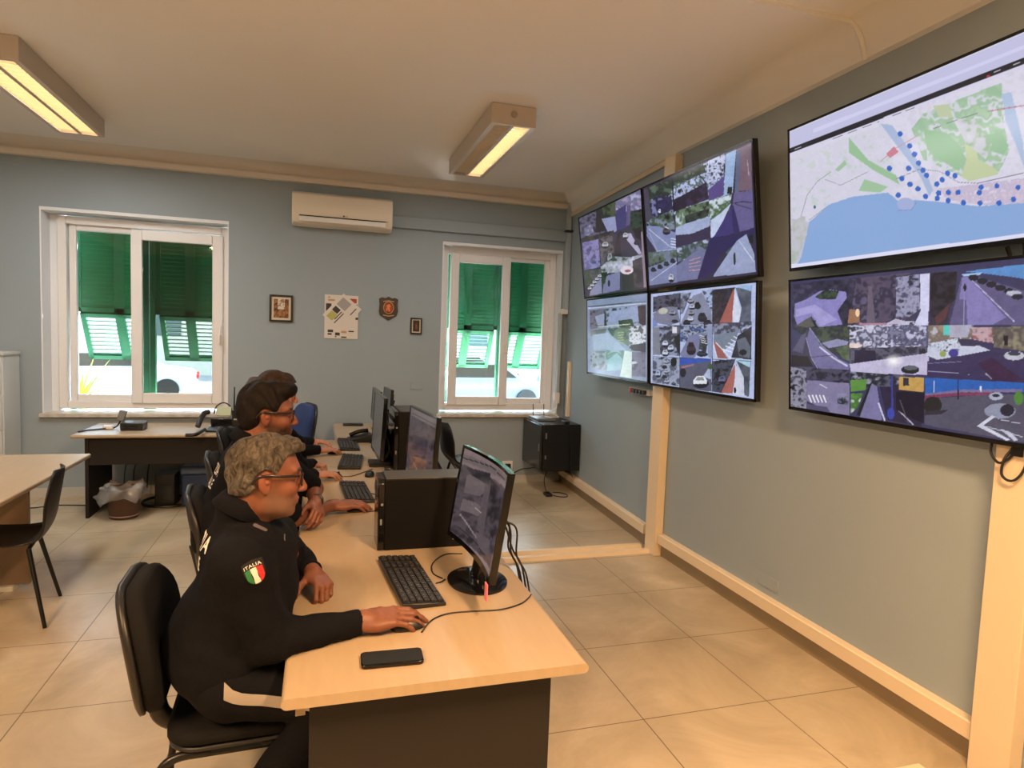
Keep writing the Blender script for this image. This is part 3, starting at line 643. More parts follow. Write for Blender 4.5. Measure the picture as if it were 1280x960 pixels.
def hmap(q):
    """drawing quad (tl,tr,br,bl) -> homography from unit square"""
    src = [(0, 1), (1, 1), (1, 0), (0, 0)]; A = []; B = []
    for (s, t), (u, v) in zip(src, q):
        A += [[s, t, 1, 0, 0, 0, -u*s, -u*t], [0, 0, 0, s, t, 1, -v*s, -v*t]]; B += [u, v]
    h = np.append(np.linalg.solve(np.array(A, float), np.array(B, float)), 1).reshape(3, 3)
    def f(S_, T_):
        w_ = h[2, 0]*S_+h[2, 1]*T_+h[2, 2]; return (h[0, 0]*S_+h[0, 1]*T_+h[0, 2])/w_, (h[1, 0]*S_+h[1, 1]*T_+h[1, 2])/w_
    return f
def television(label, y0, y1, z0, z1, x0, xs, lean, ops, quad, tone=1.0, nu=300, nv=170, bez=.012):
    """screen on the right wall: near bottom corner (x0,y0), far bottom corner x0+xs*(y1-y0); top leans out by 'lean'"""
    H = math.hypot(z1-z0, lean); W = math.hypot(y1-y0, xs*(y1-y0))
    ax = V3((-xs, -1., 0)); ax /= np.linalg.norm(ax)            # towards the camera (drawn left to right)
    az = V3((-lean, 0, z1-z0)); az /= np.linalg.norm(az)
    n_ = np.cross(ax, az); n_ = n_ if n_[0] < 0 else -n_; n_ /= np.linalg.norm(n_)
    o = V3((x0+xs*(y1-y0), y1, z0))
    r = root('television', label, 'television', (x0, (y0+y1)/2, z0), 0, 'wall of surveillance screens')
    def rect(a0, a1, b0, b1, d0, d1):
        P = [o+ax*s+az*t+n_*d for d in (d0, d1) for s, t in ((a0, b0), (a1, b0), (a1, b1), (a0, b1))]
        return P
    F6 = [(0, 3, 2, 1), (4, 5, 6, 7), (0, 1, 5, 4), (1, 2, 6, 5), (2, 3, 7, 6), (3, 0, 4, 7)]
    mb = MB(); mb.add(rect(0, W, 0, H, -.035, -.002), F6)
    build('casing', mb, black, r, world=True, bevel=.003)
    mb = MB()
    for a in ((0, W, 0, bez*1.5), (0, W, H-bez, H), (0, bez, 0, H), (W-bez, W, 0, H)): mb.add(rect(*a, -.002, .004), F6)
    build('bezel', mb, glossb, r, world=True)
    mb = MB(); mb.add(rect(W*.2, W*.8, H*.1, H*.6, -.065, -.034), F6); build('back_housing', mb, black, r, world=True, bevel=.01)
    mb = MB()
    for s in (W*.35, W*.62):
        P = [o+ax*s+az*(H*.15)-n_*.06, o+ax*(s+.04)+az*(H*.15)-n_*.06, o+ax*(s+.04)+az*(H*.85)-n_*.06, o+ax*s+az*(H*.85)-n_*.06]
        mb.add(P+[np.array([min(xr(p[1])-.004, XRF), p[1], p[2]]) for p in P], F6)
    build('wall_bracket', mb, blackm, r, world=True)
    P, C = screen_grid(o+ax*bez+az*bez*1.5, ax, az, n_, W-2*bez, H-2.5*bez, nu, nv, ops=ops, drawmap=hmap(quad), tone=tone)
    g = MB(); g.grid(P); mesh = (g.v, np.array(g.f)); build('screen', mesh, screen_em, r, world=True, paint=C.reshape(-1, 3), smooth=False)
    return r

BG = (44, 44, 66)
FA = [('p', (58, 54, 72), [(715, 230), (820, 230), (820, 380), (715, 380)]),
 ('n', [(40, 38, 52), (96, 92, 116), (60, 58, 76)], 3, [(722, 275), (768, 255), (770, 293), (725, 300)]),
 ('n', [(150, 150, 180), (110, 110, 140), (70, 70, 94)], 2.5, [(729, 287), (739, 283), (742, 293), (730, 298)]),
 ('p', (44, 40, 44), [(745, 266), (755, 262), (760, 292), (744, 294)]),
 ('n', [(34, 44, 36), (70, 84, 60), (90, 70, 80)], 3, [(752, 262), (770, 255), (771, 280), (756, 278)]),
 ('p', (140, 146, 186), [(752, 277), (770, 275), (772, 293), (762, 297)]),
 ('n', [(170, 170, 205), (110, 106, 140), (150, 140, 170)], 3, [(770, 256), (803, 243), (804, 268), (771, 272)]),
 ('p', (62, 60, 110), [(771, 268), (784, 261), (784, 289), (772, 293)]),
 ('p', (92, 84, 122), [(785, 263), (790, 262), (789, 286), (784, 288)]),
 ('n', [(26, 36, 34), (46, 62, 52), (20, 22, 30)], 3, [(790, 272), (804, 268), (806, 300), (790, 292)]),
 ('n', [(40, 38, 44), (70, 64, 58)], 4, [(725, 300), (768, 292), (769, 296), (726, 306)]),
 ('n', [(100, 96, 150), (130, 128, 176), (76, 72, 120)], 3, [(727, 305), (748, 302), (751, 336), (730, 339)]),
 ('n', [(50, 46, 56), (96, 92, 100), (66, 60, 60)], 3, [(749, 302), (766, 296), (770, 330), (752, 334)]),
 *car_(757, 309, 8, 7, (180, 184, 200)), *car_(763, 325, 6, 12, (150, 150, 168)),
 ('p', (40, 36, 48), [(768, 322), (773, 296), (778, 294), (802, 322), (770, 328)]),
 ('p', (54, 50, 70), [(776, 296), (785, 302), (798, 322), (778, 326)]),
 ('p', (170, 166, 196), [(780, 297), (790, 297), (804, 322), (800, 323), (786, 306)]), *car_(783, 299, 6, 7, (200, 202, 216)), *car_(797, 308, 6, 5, (60, 50, 66)),
 ('p', (30, 28, 34), [(792, 292), (803, 290), (805, 308), (796, 302)]),
 ('n', [(190, 192, 214), (150, 156, 170), (60, 74, 56)], 3.2, [(751, 336), (768, 324), (790, 326), (806, 322), (806, 342), (752, 344)]),
 ('n', [(30, 40, 36), (60, 74, 60), (86, 82, 96)], 3, [(730, 340), (752, 338), (753, 350), (731, 360)]),
 ('p', (134, 134, 168), [(738, 365), (752, 345), (753, 368), (737, 370)]),
 *[o for i in range(5) for o in car_(737+i*3.2, 361-i*3.6, 5, 3.6, (190, 194, 208))],
 ('p', (120, 122, 160), [(756, 348), (776, 342), (776, 364), (754, 368)]), ('n', [(30, 44, 34), (50, 66, 50)], 3, [(752, 343), (760, 342), (757, 356), (753, 358)]),
 ('e', (38, 40, 60), 762, 356, 1.6, 4), ('p', (48, 42, 52), [(778, 346), (804, 330), (807, 362), (780, 366)]), ('e', (216, 206, 220), 785, 341, 8, 5), ('e', (150, 80, 90), 786, 342, 4, 1.6),
 ('n', [(46, 40, 50), (80, 72, 82)], 3, [(792, 330), (804, 326), (807, 362), (794, 362)]), ('p', (150, 130, 148), [(803, 296), (805, 296), (809, 362), (806, 362)])]
QA = [(722, 275), (803, 244), (810, 363.5), (731, 371.5)]
sky3 = [(196, 204, 236), (150, 158, 206), (34, 38, 56)]
FB = [('p', (48, 44, 70), [(800, 180), (950, 180), (950, 365), (800, 365)]),
 ('n', [(34, 42, 44), (176, 186, 226), (72, 92, 84), (190, 200, 236)], 3, [(806, 244), (908, 200), (908, 262), (808, 280)]),
 ('n', [(54, 74, 58), (34, 46, 44), (84, 104, 88)], 3.5, [(806, 244), (880, 212), (884, 222), (842, 240), (838, 250), (815, 256), (808, 262)]),
 ('p', (70, 66, 82), [(806, 244), (811, 243), (816, 280), (808, 282)]),
 ('n', [(48, 44, 92), (38, 36, 66), (120, 124, 170)], 3, [(812, 261), (820, 252), (840, 252), (842, 270), (816, 279)]),
 ('n', [(40, 34, 62), (30, 26, 46), (52, 44, 80)], 5, [(843, 256), (862, 246), (884, 234), (887, 255), (843, 271)]), ('l', (20, 20, 30), 2, [(841, 232), (843, 270)]),
 ('l', (26, 26, 36), 1.6, [(872, 222), (884, 236)]), *car_(825, 270, 3, 6, (210, 214, 232)),
 ('p', (84, 72, 134), [(886, 244), (907, 226), (905, 251), (887, 257)]), ('n', [(40, 44, 66), (190, 198, 230), (30, 34, 54)], 2.2, [(884, 210), (907, 199), (905, 226), (886, 236)]),
 ('p', (150, 176, 216), [(909, 200), (922, 194), (917, 248), (906, 251)]), ('p', (24, 30, 30), [(911, 240), (917, 240), (916, 248), (910, 249)]),
 ('p', (112, 92, 108), [(922, 194), (941, 186), (942, 244), (925, 245)]), ('l', (180, 160, 170), .8, [(936, 206), (938, 226)]), ('p', (90, 98, 130), [(922, 196), (928, 194), (925, 246), (920, 248)]),
 ('p', (98, 92, 140), [(919, 247), (942, 244), (944, 290), (926, 295), (917, 262)]), ('l', (40, 40, 60), 1.2, [(918, 260), (930, 258), (941, 259)]), ('l', (40, 40, 60), 1, [(920, 261), (941, 267)]),
 # middle row
 ('n', [(36, 46, 44), (120, 132, 150), (70, 90, 76), (26, 30, 38)], 3, [(809, 282), (842, 268), (844, 292), (810, 296)]),
 ('p', (124, 134, 176), [(809, 288), (822, 288), (845, 296), (845, 318), (822, 320), (809, 300)]), ('l', (200, 206, 226), .8, [(812, 292), (838, 313)]), ('l', (170, 178, 210), .6, [(812, 296), (822, 318)]),
 *car_(833, 293, 8, 8, (70, 70, 84)), ('l', (220, 224, 238), .9, [(836, 291), (832, 289)]),
 *[('l', (214, 220, 240), 1.0, [(839, 303+i*3.4), (845, 304+i*3.4)]) for i in range(4)], ('l', (170, 190, 230), 1.6, [(822, 319), (846, 316)]),
 ('n', [(190, 202, 220), (96, 120, 96), (40, 46, 44)], 3, [(845, 270), (887, 257), (889, 280), (845, 292)]), ('p', (160, 172, 208), [(845, 290), (866, 282), (889, 276), (888, 288), (866, 297), (845, 300)]),
 ('n', [(26, 32, 34), (60, 72, 66)], 3, [(856, 276), (888, 266), (886, 276), (858, 285)]), ('p', (54, 46, 74), [(845, 299), (872, 297), (889, 288), (889, 305), (845, 312)]),
 ('n', [(110, 136, 100), (70, 96, 70), (200, 214, 226)], 3.4, [(887, 257), (916, 249), (912, 270), (889, 282)]), ('p', (188, 200, 228), [(889, 281), (902, 272), (915, 260), (897, 298), (889, 303)]),
 ('p', (60, 52, 112), [(891, 304), (917, 262), (925, 294), (908, 300)]), ('p', (46, 40, 92), [(915, 264), (918, 262), (926, 294), (918, 298)]),
 # lower row
 ('n', [(40, 50, 50), (84, 100, 88), (110, 120, 146)], 3, [(811, 320), (846, 316), (846, 330), (812, 336)]), ('p', (120, 128, 168), [(811, 338), (846, 326), (846, 356), (812, 360)]), ('l', (190, 196, 220), .7, [(814, 354), (846, 332)]),
 *[o for i in range(4) for o in car_(817+i*8, 340-i*3.5, 6, 5, (40, 46, 56))], *car_(839, 350, 6, 9, (196, 200, 216)),
 ('n', [(170, 180, 214), (60, 76, 70), (110, 120, 150)], 3, [(846, 314), (888, 303), (886, 316), (848, 332)]), ('p', (110, 114, 152), [(846, 336), (870, 318), (884, 316), (872, 352), (846, 356)]),
 *[('l', (200, 150, 160), .9, [(862, 330+i*4), (876, 326+i*5)]) for i in range(4)],
 ('p', (42, 36, 84), [(872, 352), (888, 302), (930, 297), (944, 290), (944, 300), (928, 306), (900, 324), (891, 346)]),
 ('n', [(90, 104, 110), (60, 80, 66), (160, 172, 196)], 3, [(908, 320), (922, 308), (922, 330), (914, 332)]), ('p', (150, 160, 196), [(893, 347), (905, 330), (922, 306), (934, 298), (944, 322), (946, 344), (892, 350)]), ('l', (214, 220, 238), .8, [(925, 306), (944, 332)]), ('e', (24, 30, 36), 940, 304, 3, 6), ('e', (36, 48, 44), 919, 328, 1.6, 8)]
QB = [(804.5, 242.5), (942, 183), (948.5, 347), (812, 363)]
FC = [('p', (132, 146, 178), [(728, 365), (815, 360), (815, 485), (728, 475)]), ('l', (60, 66, 84), .8, [(733, 383), (808, 377)]), ('l', (200, 208, 226), 1.2, [(733, 385), (808, 380)]),  # pale wash of window reflections is painted into these colours
 ('n', [(70, 66, 84), (110, 108, 128), (50, 48, 62)], 3, [(735, 388), (756, 386), (757, 410), (736, 413)]), ('p', (150, 158, 190), [(742, 396), (754, 392), (754, 408), (746, 408)]),
 ('n', [(66, 84, 72), (150, 160, 192), (50, 58, 60)], 3.4, [(756, 386), (808, 382), (808, 410), (757, 412)]), ('p', (150, 162, 200), [(761, 390), (796, 384), (799, 404), (782, 404), (770, 408), (757, 410)]), ('n', [(56, 44, 52), (70, 58, 66)], 3, [(797, 383), (808, 382), (808, 412), (799, 406)]),
 ('n', [(36, 52, 42), (60, 76, 60)], 3, [(772, 402), (790, 400), (794, 414), (774, 412)]), ('l', (206, 212, 190), 1.2, [(746, 410), (787, 407)]),
 ('n', [(82, 84, 88), (116, 112, 120)], 4, [(736, 414), (757, 412), (756, 420), (737, 422)]), ('p', (150, 160, 190), [(739, 420), (757, 418), (758, 438), (741, 440)]), ('p', (156, 166, 200), [(757, 416), (762, 420), (782, 440), (757, 440)]),
 ('n', [(74, 86, 76), (100, 112, 96), (52, 62, 60)], 4, [(758, 412), (786, 410), (786, 436), (764, 422)]), *[('l', (170, 176, 90), .8, [(772, 418+i*3.3), (779, 417.5+i*3.3)]) for i in range(5)],
 ('n', [(60, 56, 74), (210, 214, 226), (84, 84, 96)], 2.6, [(786, 410), (808, 409), (808, 442), (787, 440)]), ('p', (54, 46, 62), [(788, 434), (808, 432), (808, 444), (789, 441)]),
 ('n', [(90, 88, 106), (150, 156, 172), (60, 66, 72)], 2.6, [(737, 441), (757, 441), (757, 466), (738, 463)]), ('n', [(120, 150, 150), (90, 116, 110), (150, 170, 186)], 4, [(757, 440), (780, 441), (777, 466), (757, 468)]), ('p', (140, 176, 186), [(760, 452), (771, 444), (778, 452), (776, 466), (758, 467)]),
 ('p', (206, 222, 214), [(781, 441), (790, 443), (790, 477), (775, 474)]), ('n', [(88, 84, 110), (110, 104, 130), (70, 66, 86)], 4, [(790, 443), (808, 444), (808, 476), (790, 474)]), ('e', (190, 196, 210), 792, 457, 5, 1.6)]
QC = [(731.5, 375), (810, 366.5), (810, 481.5), (734, 467)]
FD = [('p', (176, 188, 226), [(810, 355), (950, 350), (950, 512), (810, 490)]),
 ('n', [(46, 46, 60), (80, 80, 100), (34, 34, 44)], 3, [(815, 370), (850, 366), (850, 388), (815, 390)]), ('p', (120, 122, 146), [(815, 392), (828, 384), (846, 384), (850, 404), (836, 408), (818, 404)]), ('e', (184, 184, 172), 828, 389, 6, 4), *car_(840, 391, 8, 6, (150, 156, 180)), *car_(843, 402, 8, 4, (50, 52, 66)), ('p', (110, 134, 190), [(815, 396), (822, 408), (815, 408)]),
 ('p', (128, 134, 160), [(850, 408), (866, 370), (878, 366), (890, 390), (891, 408)]), ('n', [(60, 60, 74), (150, 160, 190)], 3, [(850, 366), (864, 366), (854, 392), (850, 394)]), ('n', [(70, 74, 96), (160, 176, 210), (40, 44, 60)], 3, [(878, 364), (892, 362), (892, 392), (886, 384)]),
 *[o for i in range(4) for o in car_(863+((i*5) % 3), 376+i*8, 7, 6, ((190, 198, 220) if i % 2 else (150, 150, 170)))], *car_(872, 382, 7, 8, (30, 32, 44)), *car_(878, 397, 10, 11, (40, 44, 60)), *car_(858, 404, 8, 6, (40, 44, 56)), *car_(885, 405, 10, 7, (36, 40, 50)),
 ('n', [(40, 36, 48), (56, 52, 64), (30, 28, 38)], 3, [(892, 363), (921, 360), (900, 408), (892, 408)]), ('p', (158, 94, 88), [(900, 408), (918, 364), (920, 364), (917, 408)]), ('p', (206, 212, 232), [(920, 363), (928, 390), (925, 408), (920, 408), (917, 398)]), ('n', [(70, 76, 94), (96, 104, 122)], 5, [(921, 361), (942, 359), (941, 408), (926, 408), (929, 388)]), ('p', (150, 184, 220), [(922, 360), (941, 358), (941, 366)]),
 # row 2
 ('p', (124, 126, 142), [(815, 410), (824, 410), (825, 446), (815, 446)]), ('n', [(90, 94, 110), (50, 52, 66), (140, 150, 180)], 3, [(823, 410), (850, 408), (850, 448), (825, 446)]), ('p', (210, 208, 222), [(840, 410), (846, 410), (846, 418), (840, 418)]), ('p', (36, 40, 44), [(842, 424), (850, 418), (850, 448), (846, 440)]), *[o for i in range(3) for o in car_(831+(i % 2)*7, 431+i*6, 7, 8, (196, 206, 228))],
 ('n', [(96, 130, 200), (60, 66, 90), (150, 160, 190), (40, 44, 60)], 3, [(850, 409), (892, 408), (892, 430), (850, 430)]), ('p', (118, 122, 158), [(850, 446), (862, 422), (880, 418), (876, 440), (868, 452), (852, 450)]), *car_(864, 437, 10, 15, (60, 52, 66)), *car_(878, 445, 12, 7, (56, 62, 78)), ('n', [(40, 46, 56), (70, 76, 80)], 3, [(876, 424), (886, 424), (884, 444), (874, 440)]), *[('l', (220, 224, 236), .8, [(875+i*.8, 422+i*3), (881+i, 424+i*3)]) for i in range(4)], ('p', (134, 146, 180), [(884, 410), (892, 409), (892, 454), (886, 450)]),
 ('n', [(130, 136, 160), (60, 64, 84), (170, 180, 210)], 3, [(892, 408), (942, 406), (942, 420), (892, 422)]), ('p', (116, 128, 148), [(893, 422), (925, 418), (922, 430), (905, 444), (893, 430)]), *[('l', (226, 232, 242), 1.1, [(905+i*3.6, 441-i*4), (916+i*2.4, 445-i*4)]) for i in range(5)], ('p', (150, 92, 88), [(893, 430), (897, 432), (912, 454), (898, 452)]), ('l', (226, 228, 236), 1, [(896, 432), (916, 454)]), ('l', (220, 222, 232), .8, [(893, 436), (898, 452)]),
 ('n', [(40, 40, 52), (60, 60, 70)], 4, [(924, 424), (942, 412), (942, 456), (916, 452)]), ('p', (96, 104, 120), [(923, 430), (934, 426), (941, 440), (940, 454), (926, 450)]), ('e', (34, 36, 46), 931, 446, 5, 4),
 # row 3
 ('n', [(40, 50, 52), (150, 160, 186), (80, 84, 104)], 3, [(815, 449), (850, 451), (850, 488), (815, 482)]), ('e', (20, 30, 28), 842, 456, 4, 6), *[o for i in range(5) for o in car_(833-(i % 2)*3, 455+i*6.4, 6, 4, ((40, 44, 58) if i % 2 else (180, 188, 210)))], *car_(822, 470, 6, 8, (170, 186, 220)),
 ('p', (48, 82, 176), [(850, 450), (890, 453), (890, 456), (850, 460)]), ('p', (84, 86, 108), [(850, 460), (890, 456), (891, 496), (850, 490)]), ('p', (150, 110, 128), [(852, 462), (868, 459), (868, 461), (852, 465)]), ('e', (30, 32, 44), 854, 470, 4, 6), *car_(876, 481, 17, 14, (222, 226, 236)), ('p', (170, 184, 210), [(880, 476), (889, 462), (890, 480)]), ('e', (60, 88, 60), 889, 463, 3, 4),
 ('n', [(40, 44, 54), (70, 74, 92), (30, 32, 40)], 3, [(892, 456), (922, 454), (905, 498), (892, 496)]), *car_(904, 480, 9, 9, (100, 104, 140)), ('p', (166, 100, 94), [(903, 498), (920, 462), (923, 462), (918, 499)]), ('p', (200, 204, 222), [(921, 460), (933, 480), (934, 503), (918, 500), (921, 480)]), ('n', [(54, 62, 74), (84, 92, 104)], 4, [(922, 455), (941, 458), (939, 504), (933, 502), (932, 478)]), ('p', (170, 206, 226), [(920, 455), (941, 456), (940, 466)]), ('e', (24, 26, 34), 921, 495, 1.6, 4),
 *[('l', (56, 60, 84), .7, p) for p in ([(815, 409), (942, 406)], [(815, 448), (942, 458)], [(850, 366), (850, 490)], [(891.5, 363), (891.5, 497)])]]
QD = [(812.5, 366.5), (948, 355), (946, 507.5), (813, 482)]
def dots(l): return [('e', (50, 100, 190), 960+x/4, 40+y/4, 3.4, 3.6) for x, y in l]
roads = lambda c, w_, l: [('l', c, w_, [(960+x/4, 40+y/4) for x, y in p]) for p in l]
def cv(l): return [(960+x/4, 40+y/4) for x, y in l]
FE = [('p', (205, 203, 226), [(980, 20), (1600, -120), (1600, 330), (980, 345)]),
 ('n', [(204, 202, 220), (212, 210, 228), (206, 203, 218)], 5, cv([(100, 580), (2400, -340), (2400, 900), (100, 1240)])),
 ('n', [(192, 202, 202), (206, 206, 222), (206, 204, 222), (210, 208, 226), (198, 204, 206)], 4, cv([(110, 620), (600, 450), (640, 800), (110, 960)])),
 ('n', [(150, 184, 154), (158, 190, 160), (204, 206, 218), (152, 186, 156), (168, 194, 166)], 7, cv([(720, 480), (780, 400), (1180, 240), (1190, 440), (1220, 600), (1160, 720), (1000, 740), (780, 640)])),
 ('p', (148, 186, 150), cv([(780, 480), (900, 500), (960, 560), (1000, 640), (960, 700), (860, 640), (800, 590)])), ('p', (144, 184, 148), cv([(1060, 520), (1180, 500), (1215, 570), (1190, 620), (1100, 590)])),
 ('p', (188, 200, 160), cv([(990, 560), (1050, 580), (1060, 640), (1150, 690), (1160, 720), (1010, 755), (975, 730), (1000, 640)])), ('p', (184, 196, 164), cv([(830, 360), (910, 350), (930, 420), (860, 420)])),
 ('n', [(208, 206, 222), (196, 196, 206), (150, 180, 150)], 5, cv([(930, 430), (1040, 430), (1130, 560), (1100, 640), (1000, 560)])),
 ('p', (150, 188, 150), cv([(400, 520), (500, 640), (640, 720), (660, 770), (520, 690), (400, 600)])), ('p', (156, 190, 158), cv([(330, 690), (380, 640), (390, 660), (350, 700)])), ('p', (156, 190, 158), cv([(480, 740), (600, 780), (560, 810), (450, 800)])),
 ('p', (164, 180, 214), cv([(560, 450), (620, 460), (720, 600), (800, 720), (830, 800), (810, 830), (760, 720), (640, 560)])), ('p', (168, 186, 216), cv([(1180, 300), (1230, 290), (1290, 560), (1300, 700), (1250, 560), (1200, 440)])),
 *roads((150, 146, 160), .8, [[(150, 960), (190, 820), (240, 750), (310, 700)], [(280, 740), (360, 770), (500, 700)], [(200, 950), (290, 880)]]),
 *roads((196, 150, 162), 1.0, [[(560, 650), (640, 580), (750, 515)]]), *roads((176, 120, 130), 1.6, [[(1110, 390), (1300, 360), (1700, 300)]]), ('p', (198, 124, 142), cv([(590, 610), (630, 570), (655, 600), (610, 630)])),
 *roads((120, 118, 130), .7, [[(640, 740), (760, 690), (860, 700), (960, 760), (1060, 765), (1290, 715), (1700, 690)], [(830, 480), (960, 430), (1060, 400)], [(100, 1010), (170, 930)]]),
 ('n', [(206, 190, 208), (190, 180, 206), (214, 204, 220)], 2.2, cv([(860, 790), (960, 780), (1290, 740), (1900, 720), (1900, 880), (1100, 880), (900, 850)])),
 ('p', (134, 166, 214), cv([(200, 960), (300, 870), (420, 830), (600, 810), (660, 860), (740, 850), (860, 860), (1060, 885), (1290, 870), (2500, 850), (2500, 1400), (130, 1250), (150, 1010)])),
 ('p', (186, 188, 206), cv([(100, 1260), (160, 1140), (200, 960), (110, 940)])), ('n', [(170, 180, 168), (190, 190, 200)], 4, cv([(110, 950), (180, 930), (190, 1020), (140, 1150), (110, 1180)])),
 ('e', (160, 172, 214), 960+690/4, 40+870/4, 11, 8), ('l', (130, 140, 180), .9, cv([(650, 905), (720, 900), (745, 860)])),
 *dots([(662, 505), (710, 568), (735, 612), (755, 657), (705, 685), (607, 685), (670, 737), (778, 695), (797, 722), (712, 768), (752, 792), (652, 824), (792, 832), (848, 768), (876, 746), (903, 712), (941, 725), (908, 812), (957, 812), (858, 815), (851, 842), (906, 854), (984, 866), (1075, 786), (1066, 814), (1069, 869), (1156, 780), (1166, 868), (1240, 850), (1264, 788), (1340, 800), (1400, 760), (1450, 850), (1520, 780)]),
 ('e', (60, 110, 130), 960+228/4, 40+882/4, 1.8, 2.2),
 # browser bars
 ('p', (190, 190, 222), cv([(90, 610), (2700, -440), (2700, -620), (90, 500)])), ('p', (204, 204, 236), cv([(220, 500), (2700, -500), (2700, -520), (220, 478)])),
 ('p', (26, 30, 40), cv([(96, 608), (1290, 145), (2700, -400), (2700, -450), (1290, 112), (96, 580)])),
 ('p', (208, 206, 230), cv([(96, 618), (1290, 160), (2700, -380), (2700, -398), (1290, 145), (96, 606)])),
 *[('l', (80, 84, 100), .8, cv([(x, 618-(x-96)*.386-2), (x+46, 600-(x-96)*.386-2)])) for x in (320, 395, 470, 545, 620, 690)],
 *[('l', (180, 184, 200), .8, cv([(x, 590-(x-96)*.389+2), (x+34, 577-(x-96)*.389+2)])) for x in (125, 1140, 1240)], ('e', (160, 60, 70), 960+1112/4, 40+207/4, 2.4, 2),
 ('p', (216, 216, 240), cv([(100, 1180), (1290, 1028), (2700, 840), (2700, 900), (1290, 1072), (100, 1200)]))]
EQ = None
def pf(l): return [(980+x/4.573, 320+y/4.571) for x, y in l]         # drawing coordinates of two detail views
def pg(l): return [(1120+x/3.8375, 310+y/3.84) for x, y in l]
def pfe(c, x, y, rx, ry): return ('e', c, 980+x/4.573, 320+y/4.571, rx/4.573, ry/4.571)
def pge(c, x, y, rx, ry): return ('e', c, 1120+x/3.8375, 310+y/3.84, rx/3.8375, ry/3.84)
